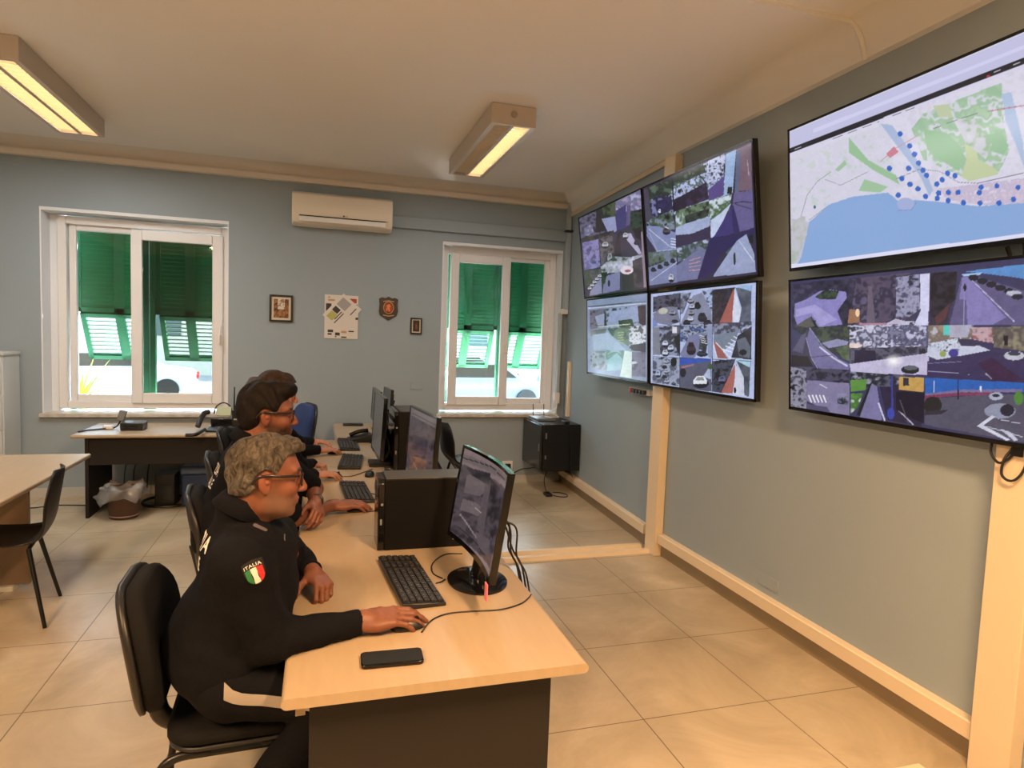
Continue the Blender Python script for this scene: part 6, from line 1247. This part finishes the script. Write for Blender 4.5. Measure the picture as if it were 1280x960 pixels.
def person(name, J, hd, hair, skin, label, h=.005, hh=.0045, sleeves=('long', 'long'), hands=(), shirt='navy_sweater', extra_body=(), collar=True, trousers=True, fold=.004):
    r = root(name, label, 'person', (J['pv'][0], J['pv'][1], 0.), 0, 'people working at the desks')
    c, R, s = hd['c'], hd['R'], hd['s']; nb = J['nb']
    body = []; Lt, Rt = limbs(J, -.006); body += Lt; body += legs(J, -.008)
    for a_, t_ in ((J['ar'], J['tr']), (J['al'], J['tl'])): body += [cap(a_, t_, .034, .026, .03)]
    body += head_prims(c, R, s, nb+J.get('noff', V3((0, 0, 0))))
    for hp in hands: body += hp
    body += list(extra_body)
    V_, F_ = nets(body, h)
    base, red, lip = skin_color(skin); q = (V_-c)@R/s
    col = np.tile(lin(base), (len(V_), 1)); n_ = (vnoise(V_[:, 0]*230, V_[:, 2]*230, 3)+vnoise(V_[:, 0]*60, V_[:, 2]*60, 5)+vnoise(V_[:, 1]*90, V_[:, 0]*90, 6))/3
    col *= (.80+.4*n_)[:, None]
    hm = np.abs(q).max(1) < .16
    def mixc(w_, cc):
        w_ = (w_*hm)[:, None]; col[:] = col*(1-w_)+lin(cc)*w_
    g3 = lambda x, y, z, a, b, d: np.exp(-(((q[:, 0]-x)/a)**2+((np.abs(q[:, 1])-y)/b)**2+((q[:, 2]-z)/d)**2))
    mixc(.55*g3(.108, 0, -.026, .02, .016, .02), red); mixc(.5*g3(.07, .042, -.02, .03, .022, .022), red); mixc(.5*g3(-.008, .085, -.002, .03, .012, .035), red)
    mixc(.75*np.clip(g3(.095, 0, -.061, .014, .022, .0085)*1.3, 0, 1), lip)
    mixc(.45*g3(.085, .031, .002, .022, .022, .014), (84, 48, 38)); mixc(.35*g3(.088, .028, -.045, .02, .006, .02), (90, 50, 38))
    if hd.get('beard'):
        bc, bs = hd['beard']; sg = lambda v, w0: 1/(1+np.exp(-np.clip(v/w0, -30, 30))); m_ = sg(q[:, 2]+.135, .006)*sg(q[:, 0]+.002, .005)*sg(-.040-(q[:, 2]-.32*np.clip(.06-q[:, 0], 0, .07)), .006)*(1-np.clip(g3(.095, 0, -.061, .016, .022, .009)*1.4, 0, 1))
        mixc(np.clip(bs*m_*(.55+.8*n_), 0, 1), bc)
    # eyes: white, iris, lids
    ey = g3(.087, .031, .012, .008, .009, .0055); mixc(np.clip(ey*2.2-.7, 0, 1)*.8, (150, 140, 132)); mixc(np.clip(g3(.087, .031, .012, .009, .0048, .0055)*2.4-.8, 0, 1), (40, 30, 26))
    body_o = build('body', (V_, F_), attr_mat('skin', .48, .4, sss=.12, bump=.08, bscale=500), r, world=True, paint=col, ang=180)
    # ---- hair
    def zl(x): return np.interp(x, *hair['line'])
    hf, ha = hair.get('freq', 90.), hair.get('amp', .004)
    hp = [ell(c+R@(V3(e[0])*s), V3(e[1])*s, R, .02*s) for e in hair['blobs']]
    def post(d, X):
        Q = (X-c)@R/s; d = d+ha*s*(np.sin(Q[:, 0]*hf+3*np.sin(Q[:, 2]*hf*.35+Q[:, 1]*20))*np.sin(Q[:, 1]*hf*.8+2*np.sin(Q[:, 0]*30))*.7+.5*np.sin(Q[:, 2]*hf*.9+4*np.sin(Q[:, 0]*24)+Q[:, 1]*40))
        cut = (zl(Q[:, 0])-Q[:, 2])*s; ear = .030*s-np.sqrt(((Q[:, 0]+.006)*s)**2*1.1+((Q[:, 2]-.002)*s*.85)**2); ear = np.where(np.abs(Q[:, 1]) > .062, ear, -1)
        return np.maximum(np.maximum(d, cut), ear)
    HV, HF = nets(hp, hh, post, .025)
    hq = (HV-c)@R; hn = vnoise(hq[:, 0]*45+hq[:, 1]*30, hq[:, 2]*45, 11)*.5+.25; c0, c1 = lin(hair['col'][0]), lin(hair['col'][1]); side = np.clip((.06-hq[:, 2]/s)/.08, 0, 1)*hair.get('grey', 0)
    hc = c0*(1-hn[:, None])+c1*hn[:, None]; hc = hc*(1-side[:, None])+(lin(hair.get('gcol', (150, 144, 132)))*(.55+.6*hn[:, None]))*side[:, None]
    ho = build('hair', (HV, HF), attr_mat('hair_strands', .7, .2, noise=.75, nscale=(58, 58, 30)), r, world=True, paint=hc, ang=180)
    if hair.get('long'):
        pts = spline(hair['long'], 6); m = len(pts); G = MB().tube(pts, [.055*(1-.55*abs(i/m-.1)) for i in range(m)], 14, flat=.7); build('long_hair', G, mat('long_hair_'+name, lin(hair['col'][1])*.8, .6, noise=.5, nscale=30, ndist=(6, 6, 1), bump=.5, bscale=120), r, world=True, ang=180)
    # ---- eyebrows
    mb = MB()
    for s_ in (1, -1): mb.tube([c+R@(V3((.090, s_*.014, .030))*s), c+R@(V3((.090, s_*.026, .036))*s), c+R@(V3((.082, s_*.040, .036))*s), c+R@(V3((.070, s_*.050, .028))*s)], [.0038, .0052, .0046, .0024], 8)
    build('eyebrows', mb, mat('brow_'+name, lin(hair.get('brow', (48, 38, 32))), .7), r, world=True, ang=180)
    # ---- glasses
    if hd.get('glasses') is not None:
        gc_ = hd['glasses']; gm = mat('glasses_frame_'+name, lin(gc_), .3); mb = MB()
        for s_ in (1, -1):
            lens = [c+R@(V3((.100-.10*abs(y_*1.0)**1.0*.35, s_*y_, z_))*s) for y_, z_ in ((.012, .020), (.030, .024), (.052, .022), (.056, .008), (.048, -.010), (.030, -.014), (.014, -.008))]
            mb.tube(lens, [.0017]*7, 6, closed=True); mb.tube([lens[2], lens[1], lens[0]], .0022, 6)
        f_ = build('glasses', mb, gm, r, world=True, ang=180)
        mb = MB()
        for s_ in (1, -1): mb.tube(spline([c+R@(V3((.086, s_*.055, .020))*s), c+R@(V3((.04, s_*.080, .021))*s), c+R@(V3((-.012, s_*.090, .022))*s), c+R@(V3((-.034, s_*.084, .010))*s), c+R@(V3((-.042, s_*.080, -.006))*s)], 4), .0026*s, 6, flat=1.8)
        build('temple_arm', mb, gm, f_, world=True, ang=180)
        mb = MB().tube([c+R@(V3((.100, .012, .014))*s), c+R@(V3((.104, 0, .017))*s), c+R@(V3((.100, -.012, .014))*s)], .0018, 6); build('bridge', mb, gm, f_, world=True)
    # ---- sweater
    Ls, _ = limbs(J, .010, kk=.035); cutp = J['collar_top']; cn = J['collar_n']
    cuts = []
    if 'short' in sleeves:
        Ls = [p for p in Ls if not (p.t == 0 and (np.allclose(p.b, J['wr']) or np.allclose(p.b, J['wl'])))]
    for side_, (e_, w_) in zip(sleeves, ((J['er'], J['wr']), (J['el'], J['wl']))):
        d = w_-e_; L_ = np.linalg.norm(d); d /= L_
        if side_ == 'long': cuts.append((e_+d*(L_-.012), d, e_)); Ls.append(cap(w_-d*.05, w_-d*.012, .0385, .037, .004))
        else:
            s_ = J['sr'] if np.allclose(w_, J['wr']) else J['sl']; du = e_-s_; Lu = np.linalg.norm(du); du /= Lu; cuts.append((s_+du*Lu*.93, du, e_)); Ls.append(cap(s_+du*Lu*.84, s_+du*Lu*.93, .062, .060, .004))
    if collar: Ls += [cap(nb-cn*.05, cutp+cn*.02, .074, .062, .012)]
    hem = J['pv'][2]-.075
    def post2(d, X):
        d = d+wob(X, 34, fold, 1.)+wob(X, 75, fold*.35, 4.)
        d = np.maximum(d, ((X-cutp)@cn))
        for p, dr, e_ in cuts:
            near = np.linalg.norm(X-p, axis=1) < .15; pl = (X-p)@dr
            d = np.where(near & (pl > 0) & (np.linalg.norm(X-p-np.outer(pl, dr), axis=1) < .11), np.maximum(d, pl), d)
        return np.maximum(d, hem-X[:, 2])
    SV, SF = nets(Ls, h+.001, post2, .03)
    sw = build('sweater', (SV, SF), mat(shirt, S(13, 14, 19), .9, spec=.15, bump=.25, bscale=350), r, world=True, ang=180)
    if collar:
        # folded collar: a short wide band round the neck
        mb = MB(); k1 = np.cross(cn, J['fwd']); k1 /= np.linalg.norm(k1); k2 = np.cross(k1, cn); G = []
        for a in np.linspace(0, 2*math.pi, 41):
            dr = math.cos(a)*k2+math.sin(a)*k1; op = 1-math.exp(-((a if a < math.pi else a-2*math.pi)/.35)**2)
            G.append([cutp+dr*.058+cn*(.004-.03*(1-op)), cutp+dr*.062+cn*(.010-.03*(1-op)), cutp+dr*(.070)-cn*.004, cutp+dr*(.084+.012*(1-op))-cn*(.040+.03*(1-op)), cutp+dr*(.080+.01*(1-op))-cn*(.044+.03*(1-op)), cutp+dr*.066-cn*.01])
        G = np.array(G); build('collar', MB().grid(G), mat(shirt, S(13, 14, 19), .9), r, world=True, ang=180)
    if trousers:
        def post3(d, X):
            d = d+wob(X, 30, .005, 2.)
            return np.maximum(np.maximum(d, X[:, 2]-(J['pv'][2]+.11)), .10-X[:, 2])
        TV_, TF_ = nets(legs(J, .012), h+.003, post3, .03); build('trousers', (TV_, TF_), mat('dark_trousers', S(13, 14, 19), .9, spec=.15, bump=.2, bscale=300), r, world=True, ang=180)
        mb = MB()
        for a_, t_ in ((J['ar'], J['tr']), (J['al'], J['tl'])):
            d = t_-a_; d[2] = 0; d /= np.linalg.norm(d); bb = basis(d, (0, 0, 1)); o_ = V3((a_[0], a_[1], 0)); G = []
            for x_, w2, zt in ((-.085, .02, .06), (-.07, .036, .10), (-.02, .042, .12), (.04, .042, .10), (.10, .050, .075), (.16, .050, .06), (.20, .034, .045), (.215, .012, .03)):
                G.append([o_+bb@V3((x_, w2*math.cos(t2), max(0., zt*(.5+.5*math.sin(t2))))) for t2 in np.linspace(0, 2*math.pi, 15)])
            G = np.array(G); mb.grid(G); mb.add(G[0], [tuple(range(15))]); mb.add(G[-1], [tuple(range(15))])
        build('shoes', mb, mat('black_shoe', S(20, 20, 20), .4), r, world=True, ang=60)
    return r, sw, (Ls, post2)
def project(pts, dirn, sd, start=.25, off=.0016):
    """slide points along dirn onto the implicit surface"""
    Ls, post2 = sd; d = V3(dirn)/np.linalg.norm(dirn); X = np.array(pts)-d*start; 
    X0 = X.copy()
    for _ in range(60): X = X+d*(sdf(Ls, X, post2)*.8)[:, None]
    tr = (X-X0)@d; bad = tr > start*1.6; med = np.median(tr[~bad]) if (~bad).any() else start; X[bad] = X0[bad]+d*med
    return X-d*off
def decal(name, v, f, m, par, c, ax, az, dirn, sd, sub=0):
    """flat text/shape (x,y) laid on cloth: centre c, axes ax,az"""
    P = np.array([V3(c)+V3(ax)*p[0]+V3(az)*p[1] for p in v]); Q = project(P, dirn, sd, off=.0022)
    return build(name, (Q, [tuple(q) for q in f]), m, par, world=True, smooth=False)
def gridded(poly, n=14):
    """triangulated fill of a convex-ish outline by rings towards its centre"""
    P = np.array(poly, float); c = P.mean(0); V_ = [c]; F_ = []; m = len(P)
    for k in range(1, 6): V_ += [c+(p-c)*k/5 for p in P]
    for i in range(m): F_.append((0, 1+i, 1+(i+1) % m))
    for k in range(4):
        for i in range(m): a = 1+k*m; F_.append((a+i, a+m+i, a+m+(i+1) % m, a+(i+1) % m))
    return np.array(V_), F_

refl = mat('reflective_letters', S(214, 212, 206), .6)
# ---------------------------------------------------------------- grey-haired man
Y1 = 2.06
hc1 = ony(333, 597, Y1)
Rh1 = basis((1, .12, -.10), (.14, .03, 1))
J1 = dict(fwd=V3((1, .1, 0)), sr=ony(300, 704, 1.90), sl=ony(338, 672, 2.27), nb=ony(299, 654, Y1+.01), pv=V3((-.245, Y1+.03, .64)),
          er=ony(338, 800, 1.93), wr=V3((.145, 2.005, .772)), el=ony(372, 706, 2.53), wl=V3((-.010, 2.375, .800)), bulk=1.12, hunch=-.075)
J1['collar_top'] = ony(307, 624, Y1); J1['collar_n'] = V3((.45, .02, .9))/np.linalg.norm((.45, .02, .9)); J1['noff'] = V3((0, 0, .02))
pv = J1['pv']
J1.update(hr=pv+V3((.02, -.10, -.03)), hl=pv+V3((.02, .10, -.03)), kr=V3((.05, 1.93, .575)), kl=V3((.14, 2.25, .575)), ar=V3((-.27, 1.96, .11)), al=V3((.30, 2.20, .10)), tr=V3((-.14, 1.94, .03)), tl=V3((.44, 2.18, .03)))
hr_, _ = hand_prims(J1['wr'], (1, .06, .02), (0.02, -.22, 1), +1, curl=(.42, .40, .45, .55), thumb=(.75, .30), s=1.16)
hl_, _ = hand_prims(J1['wl'], (.35, -.75, -.22), (.35, -.25, .9), -1, curl=(1.0, 1.05, 1.1, 1.15), thumb=(.95, .7), s=1.02, drop=.35)
hair1 = dict(blobs=[((-.014, 0, .040), (.104, .082, .093)), ((.03, 0, .085), (.066, .058, .044)), ((.064, .005, .098), (.032, .05, .024)), ((-.045, 0, -.01), (.064, .070, .073))],
             line=([-.14, -.07, -.045, -.03, -.02, .0, .014, .026, .036, .05, .065, .08, .11], [-.055, -.048, -.04, -.015, .004, .026, .022, .028, .055, .078, .086, .088, .09]),
             col=((48, 42, 35), (86, 79, 71)), grey=.5, gcol=(102, 98, 92), freq=95., amp=.0055, brow=(54, 46, 40))
p1, sw1, sd1 = person('person', J1, dict(c=hc1, R=Rh1, s=1.02, beard=((104, 88, 76), .5), glasses=(26, 18, 18)), hair1, 'tan',
    'grey-haired person with dark-framed glasses and navy sweater, nearest the camera, hand on a mouse', h=.0036, hh=.0036, hands=(hr_, hl_), fold=.0045)
# cuff bracelet, arm patch, shoulder badge, lettering on the back
d = (J1['wr']-J1['er']); d /= np.linalg.norm(d); c_ = J1['wr']+d*.006; u_, v_, _ = frame_of(d)
mb = MB()
for a in np.linspace(0, 2*math.pi, 22, False):
    p = c_+.0305*(math.cos(a)*u_+math.sin(a)*v_); mb.lathe([(.0005, -.0035), (.0026, -.0022), (.0035, 0), (.0026, .0022), (.0005, .0035)], p, 8)
build('bead_bracelet', mb, mat('beads', S(120, 100, 88), .4), p1, world=True, ang=180)['kind'] = 'stuff'
pc_ = ony(317, 722, 1.80); az_ = (J1['sr']-J1['er']); az_ /= np.linalg.norm(az_); dirn = V3((.08, 1, -.05)); ax_ = np.cross(dirn, az_); ax_ /= np.linalg.norm(ax_); az_ = np.cross(ax_, dirn); ax_ = ax_ if ax_[0] > 0 else -ax_; az_ = az_ if az_[2] > 0 else -az_
def shieldpts(w_, h_): return [(-w_, h_*.9), (-w_*.5, h_*1.02), (0, h_*1.06), (w_*.5, h_*1.02), (w_, h_*.9), (w_, h_*.1), (w_*.86, -h_*.4), (w_*.5, -h_*.82), (0, -h_), (-w_*.5, -h_*.82), (-w_*.86, -h_*.4), (-w_, h_*.1)]
v, f = gridded([(x, y*1.15+.004) for x, y in shieldpts(.025, .031)]); pt_ = decal('arm_patch', v, f, mat('patch_black', S(14, 14, 16), .8), p1, pc_, ax_, az_, dirn, sd1)
def stripe(x0, x1):
    top = [(x, .020+.004*(1-(x/.025)**2)) for x in np.linspace(x0, x1, 5)]; bot = [(x, -.033*math.sqrt(max(0.02, 1-(abs(x)/.0262)**2.2))+.002) for x in np.linspace(x1, x0, 5)]; return gridded(top+bot)
for nm, cc, a, b_ in (('green_stripe', (40, 120, 70), -.0245, -.0085), ('white_stripe', (226, 222, 212), -.0082, .0082), ('red_stripe', (190, 40, 44), .0085, .0245)):
    v, f = stripe(a, b_); v = v*.85; P = np.array([pc_+ax_*p[0]+az_*p[1] for p in v]); Q = project(P, dirn, sd1, off=.0036); build(nm, (Q, f), mat(nm, S(*cc), .8), pt_, world=True, smooth=False)
v, f = text_mesh('ITALIA', .0125, .0003, 1.15); P = np.array([pc_+ax_*p[0]+az_*(p[1]+.0275-p[0]**2*7) for p in v]); Q = project(P, dirn, sd1, off=.0036); build('patch_lettering', (Q, f), refl, pt_, world=True, smooth=False)
# back lettering, two lines across the shoulder blades
bc_ = (J1['sr']+J1['sl'])/2*1.0-J1['pv']*.0+V3((0, .03, 0)); dirn2 = V3((1, .18, -.12)); dirn2 /= np.linalg.norm(dirn2); axb = V3((.1, -1, 0)); axb -= dirn2*(axb@dirn2); axb /= np.linalg.norm(axb); azb = np.cross(axb, -dirn2); azb = azb if azb[2] > 0 else -azb
def back_text(par, sd, c, dirn, ax, az):
    for tx, dz, sz in (('POLIZIA', .03, .066), ('LOCALE', -.03, .056)):
        v, f = text_mesh(tx, sz, .001, 1.1); P = np.array([c+ax*p[0]*.80+az*(p[1]+dz) for p in v]); Q = project(P, dirn, sd, start=.4, off=.0028); build('back_lettering', (Q, f), refl, par, world=True, smooth=False)
back_text(p1, sd1, bc_, dirn2, axb, azb)
# shoulder slide badge on the collar/shoulder
sb_ = ony(325, 657, 1.98); v, f = gridded(rrect(.016, .038, .005, 3)); dn = V3((.05, .55, -.8)); dn /= np.linalg.norm(dn); a1 = V3((.6, 0, -.3)); a1 -= dn*(a1@dn); a1 /= np.linalg.norm(a1); decal('shoulder_badge', v, f, mat('badge_grey', S(92, 88, 92), .5), p1, sb_, np.cross(a1, dn), a1, dn, sd1)
mb = MB().tube(spline([ony(347, 668, 2.02)+V3((.02, -.0, 0)), ony(347, 676, 2.02)+V3((.02, 0, 0)), ony(349, 684, 2.02)+V3((.02, 0, 0))]), .002, 6); build('zip_pull', mb, mat('steel', S(150, 150, 150), .3, metal=.8), p1, world=True)
# reflective band on the trousers (follows the thigh)
tg = legs(J1, .012); th = J1['kr']-J1['hr']; th /= np.linalg.norm(th)
def post3(d, X): return d+wob(X, 30, .005, 2.)
G = []
for x in np.linspace(-.02, .34, 16):
    q = J1['hr']+th*x; row = []
    for dz in np.linspace(-.016+.012*math.exp(-x*30), .016+.02*math.exp(-x*30), 4): row.append(q+V3((0, 0, dz+.016)))
    G.append(row)
G = np.array(G); X = project(G.reshape(-1, 3), (0, 1, 0), (tg, post3), start=.25, off=.003).reshape(G.shape); build('reflective_band', MB().grid(X), mat('reflective_grey', S(150, 142, 134), .6), p1, world=True, ang=180)
G = []
for x in np.linspace(-.9, 2.2, 12):
    q = J1['kl']*.45+J1['al']*.55; ld = J1['al']-J1['kl']; ld /= np.linalg.norm(ld); u_, v_, _ = frame_of(ld, (0, 1, 0)); G.append([q+ld*dz+(math.cos(x*2)*u_+math.sin(x*2)*v_)*.070 for dz in np.linspace(-.025, .025, 3)])
build('reflective_band', MB().grid(np.array(G)), mat('reflective_grey', S(150, 142, 134), .6), p1, world=True, ang=180)
print('man1 ok')
# ---------------------------------------------------------------- bearded man
Y2 = 3.02
hc2 = ony(335, 519, Y2); Rh2 = basis((1, .05, -.06), (.08, 0, 1))
J2 = dict(fwd=V3((1, .12, 0)), sr=ony(302, 588, 2.85), sl=ony(338, 572, 3.23), nb=ony(312, 562, Y2), pv=ony(285, 668, Y2+.02),
          er=V3((-.11, 3.12, .80)), wr=V3((.085, 3.40, .775)), el=V3((-.02, 3.42, .86)), wl=V3((-.01, 3.20, .84)), bulk=1.08, noff=V3((0, 0, .02)))
J2['collar_top'] = ony(314, 542, Y2); J2['collar_n'] = V3((.4, 0, .92))/np.linalg.norm((.4, 0, .92)); pv = J2['pv']
J2.update(hr=pv+V3((.02, -.10, -.02)), hl=pv+V3((.02, .10, -.02)), kr=V3((.0, 2.95, .51)), kl=V3((.02, 3.25, .51)), ar=V3((-.05, 2.98, .10)), al=V3((.10, 3.25, .10)), tr=V3((.1, 2.96, .03)), tl=V3((.24, 3.25, .03)))
hr_, _ = hand_prims(J2['wr'], (1, .12, .0), (0, -.15, 1), +1, curl=(.42, .42, .46, .5), thumb=(.7, .3), s=1.12)
hl_, _ = hand_prims(J2['wl'], (.15, -.9, -.3), (.6, 0, .8), -1, curl=(.9, .9, .9, .9), thumb=(.6, .4), s=.98, drop=.3)
hair2 = dict(blobs=[((-.022, 0, .042), (.106, .084, .098)), ((.02, 0, .105), (.082, .062, .038)), ((.066, 0, .108), (.040, .052, .030)), ((-.055, 0, -.005), (.062, .07, .075))],
             line=([-.14, -.07, -.045, -.03, -.02, .0, .02, .03, .045, .058, .08, .12], [-.085, -.075, -.06, -.03, .0, .02, .0, .01, .05, .066, .072, .084]),
             col=((11, 8, 6), (24, 16, 12)), freq=70., amp=.006, brow=(36, 24, 18))
p2, sw2, sd2 = person('person', J2, dict(c=hc2, R=Rh2, s=1.08, beard=((30, 19, 14), .9), glasses=(70, 62, 60)), hair2, 'tan',
    'bearded person with swept-up dark brown hair and bare forearms, behind the grey-haired one', h=.0045, hh=.0045, sleeves=('short', 'short'), hands=(hr_, hl_), shirt='navy_sweater')
mb = MB().tube([J2['wl']+V3((.0, .02, 0))+.034*(math.cos(a)*V3((.9, 0, .3))+math.sin(a)*V3((0, .2, .9))) for a in np.linspace(0, 2*math.pi, 20, False)], .009, 8, closed=True, flat=.4); build('watch', mb, black, p2, world=True, ang=180)
d2 = V3((1, .2, -.1)); d2 /= np.linalg.norm(d2); ax2 = V3((.15, -1, 0)); ax2 -= d2*(ax2@d2); ax2 /= np.linalg.norm(ax2); az2 = np.cross(ax2, -d2); az2 = az2 if az2[2] > 0 else -az2
back_text(p2, sd2, (J2['sr']+J2['sl'])/2*.84+J2['pv']*.16, d2, ax2, az2)
# ---------------------------------------------------------------- long-haired person
Y3 = 3.86
hc3 = ony(346, 493, Y3); Rh3 = basis((1, .05, -.12), (.12, 0, 1))
J3 = dict(fwd=V3((1, .1, 0)), sr=ony(312, 548, 3.70), sl=ony(345, 536, 4.04), nb=ony(322, 532, Y3), pv=ony(300, 606, Y3+.02),
          er=V3((-.18, 3.92, .80)), wr=V3((-.012, 4.16, .775)), el=V3((-.12, 4.30, .80)), wl=V3((-.03, 4.50, .775)), bulk=.92, noff=V3((0, 0, .02)))
J3['collar_top'] = ony(326, 524, Y3); J3['collar_n'] = V3((.4, 0, .92))/np.linalg.norm((.4, 0, .92)); pv = J3['pv']
def lap(J, y): J.update(hr=pv+V3((.02, -.09, -.02)), hl=pv+V3((.02, .09, -.02)), kr=V3((-.02, y-.12, .51)), kl=V3((0, y+.14, .51)), ar=V3((-.05, y-.1, .10)), al=V3((.08, y+.14, .10)), tr=V3((.08, y-.1, .03)), tl=V3((.2, y+.14, .03)))
lap(J3, Y3)
hr_, _ = hand_prims(J3['wr'], (1, .1, .0), (0, -.15, 1), +1, curl=(.5, .5, .55, .6), thumb=(.7, .3), s=.95)
hl_, _ = hand_prims(J3['wl'], (.7, -.5, -.1), (.2, -.1, 1), -1, curl=(1.2, 1.25, 1.3, 1.3), thumb=(.8, .5), s=.95, drop=.3)
hair3 = dict(blobs=[((-.02, 0, .045), (.104, .083, .094)), ((-.06, 0, 0), (.06, .072, .08)), ((.02, 0, .075), (.08, .066, .05))],
             line=([-.14, -.06, -.02, .02, .05, .07, .12], [-.12, -.11, -.06, -.04, .03, .075, .085]), col=((30, 20, 14), (66, 46, 32)), freq=60., amp=.004, brow=(60, 42, 30),
             long=[ony(322, 476, 3.9), ony(314, 492, 3.84), ony(311, 515, 3.80), ony(309, 540, 3.78), ony(306, 562, 3.76), ony(304, 580, 3.76)])
p3, sw3, sd3 = person('person', J3, dict(c=hc3, R=Rh3, s=1.0, glasses=(120, 100, 90)), hair3, 'fair', 'person with long light-brown hair and glasses, mostly hidden behind the bearded one', h=.0055, hh=.005, hands=(hr_, hl_))
# ---------------------------------------------------------------- fourth person, almost hidden
Y4 = 4.86
hc4 = ony(338, 496, Y4); Rh4 = basis((1, .05, -.15), (.15, 0, 1))
J4 = dict(fwd=V3((1, .1, 0)), sr=ony(322, 538, 4.70), sl=ony(345, 530, 5.04), nb=ony(325, 526, Y4), pv=ony(312, 590, Y4+.02),
          er=V3((-.20, 4.86, .80)), wr=V3((.012, 5.03, .775)), el=V3((-.16, 5.20, .80)), wl=V3((-.05, 5.42, .775)), bulk=.95, noff=V3((0, 0, .02)))
J4['collar_top'] = ony(328, 519, Y4); J4['collar_n'] = V3((.4, 0, .92))/np.linalg.norm((.4, 0, .92)); pv = J4['pv']; lap(J4, Y4)
hr_, _ = hand_prims(J4['wr'], (1, .1, .0), (0, -.15, 1), +1, curl=(.5, .5, .55, .6), thumb=(.7, .3), s=.98)
hl_, _ = hand_prims(J4['wl'], (1, -.3, 0), (0, -.1, 1), -1, curl=(.5, .5, .5, .5), thumb=(.7, .3), s=.98)
hair4 = dict(hair3); hair4.pop('long'); hair4['col'] = ((24, 18, 14), (50, 38, 28)); hair4['line'] = hair1['line']
p4, sw4, sd4 = person('person', J4, dict(c=hc4, R=Rh4, s=.98), hair4, 'fair', 'almost hidden person in dark long sleeves, only a hand on the farthest mouse showing', h=.007, hh=.007, hands=(hr_, hl_), trousers=True)
print('people ok')
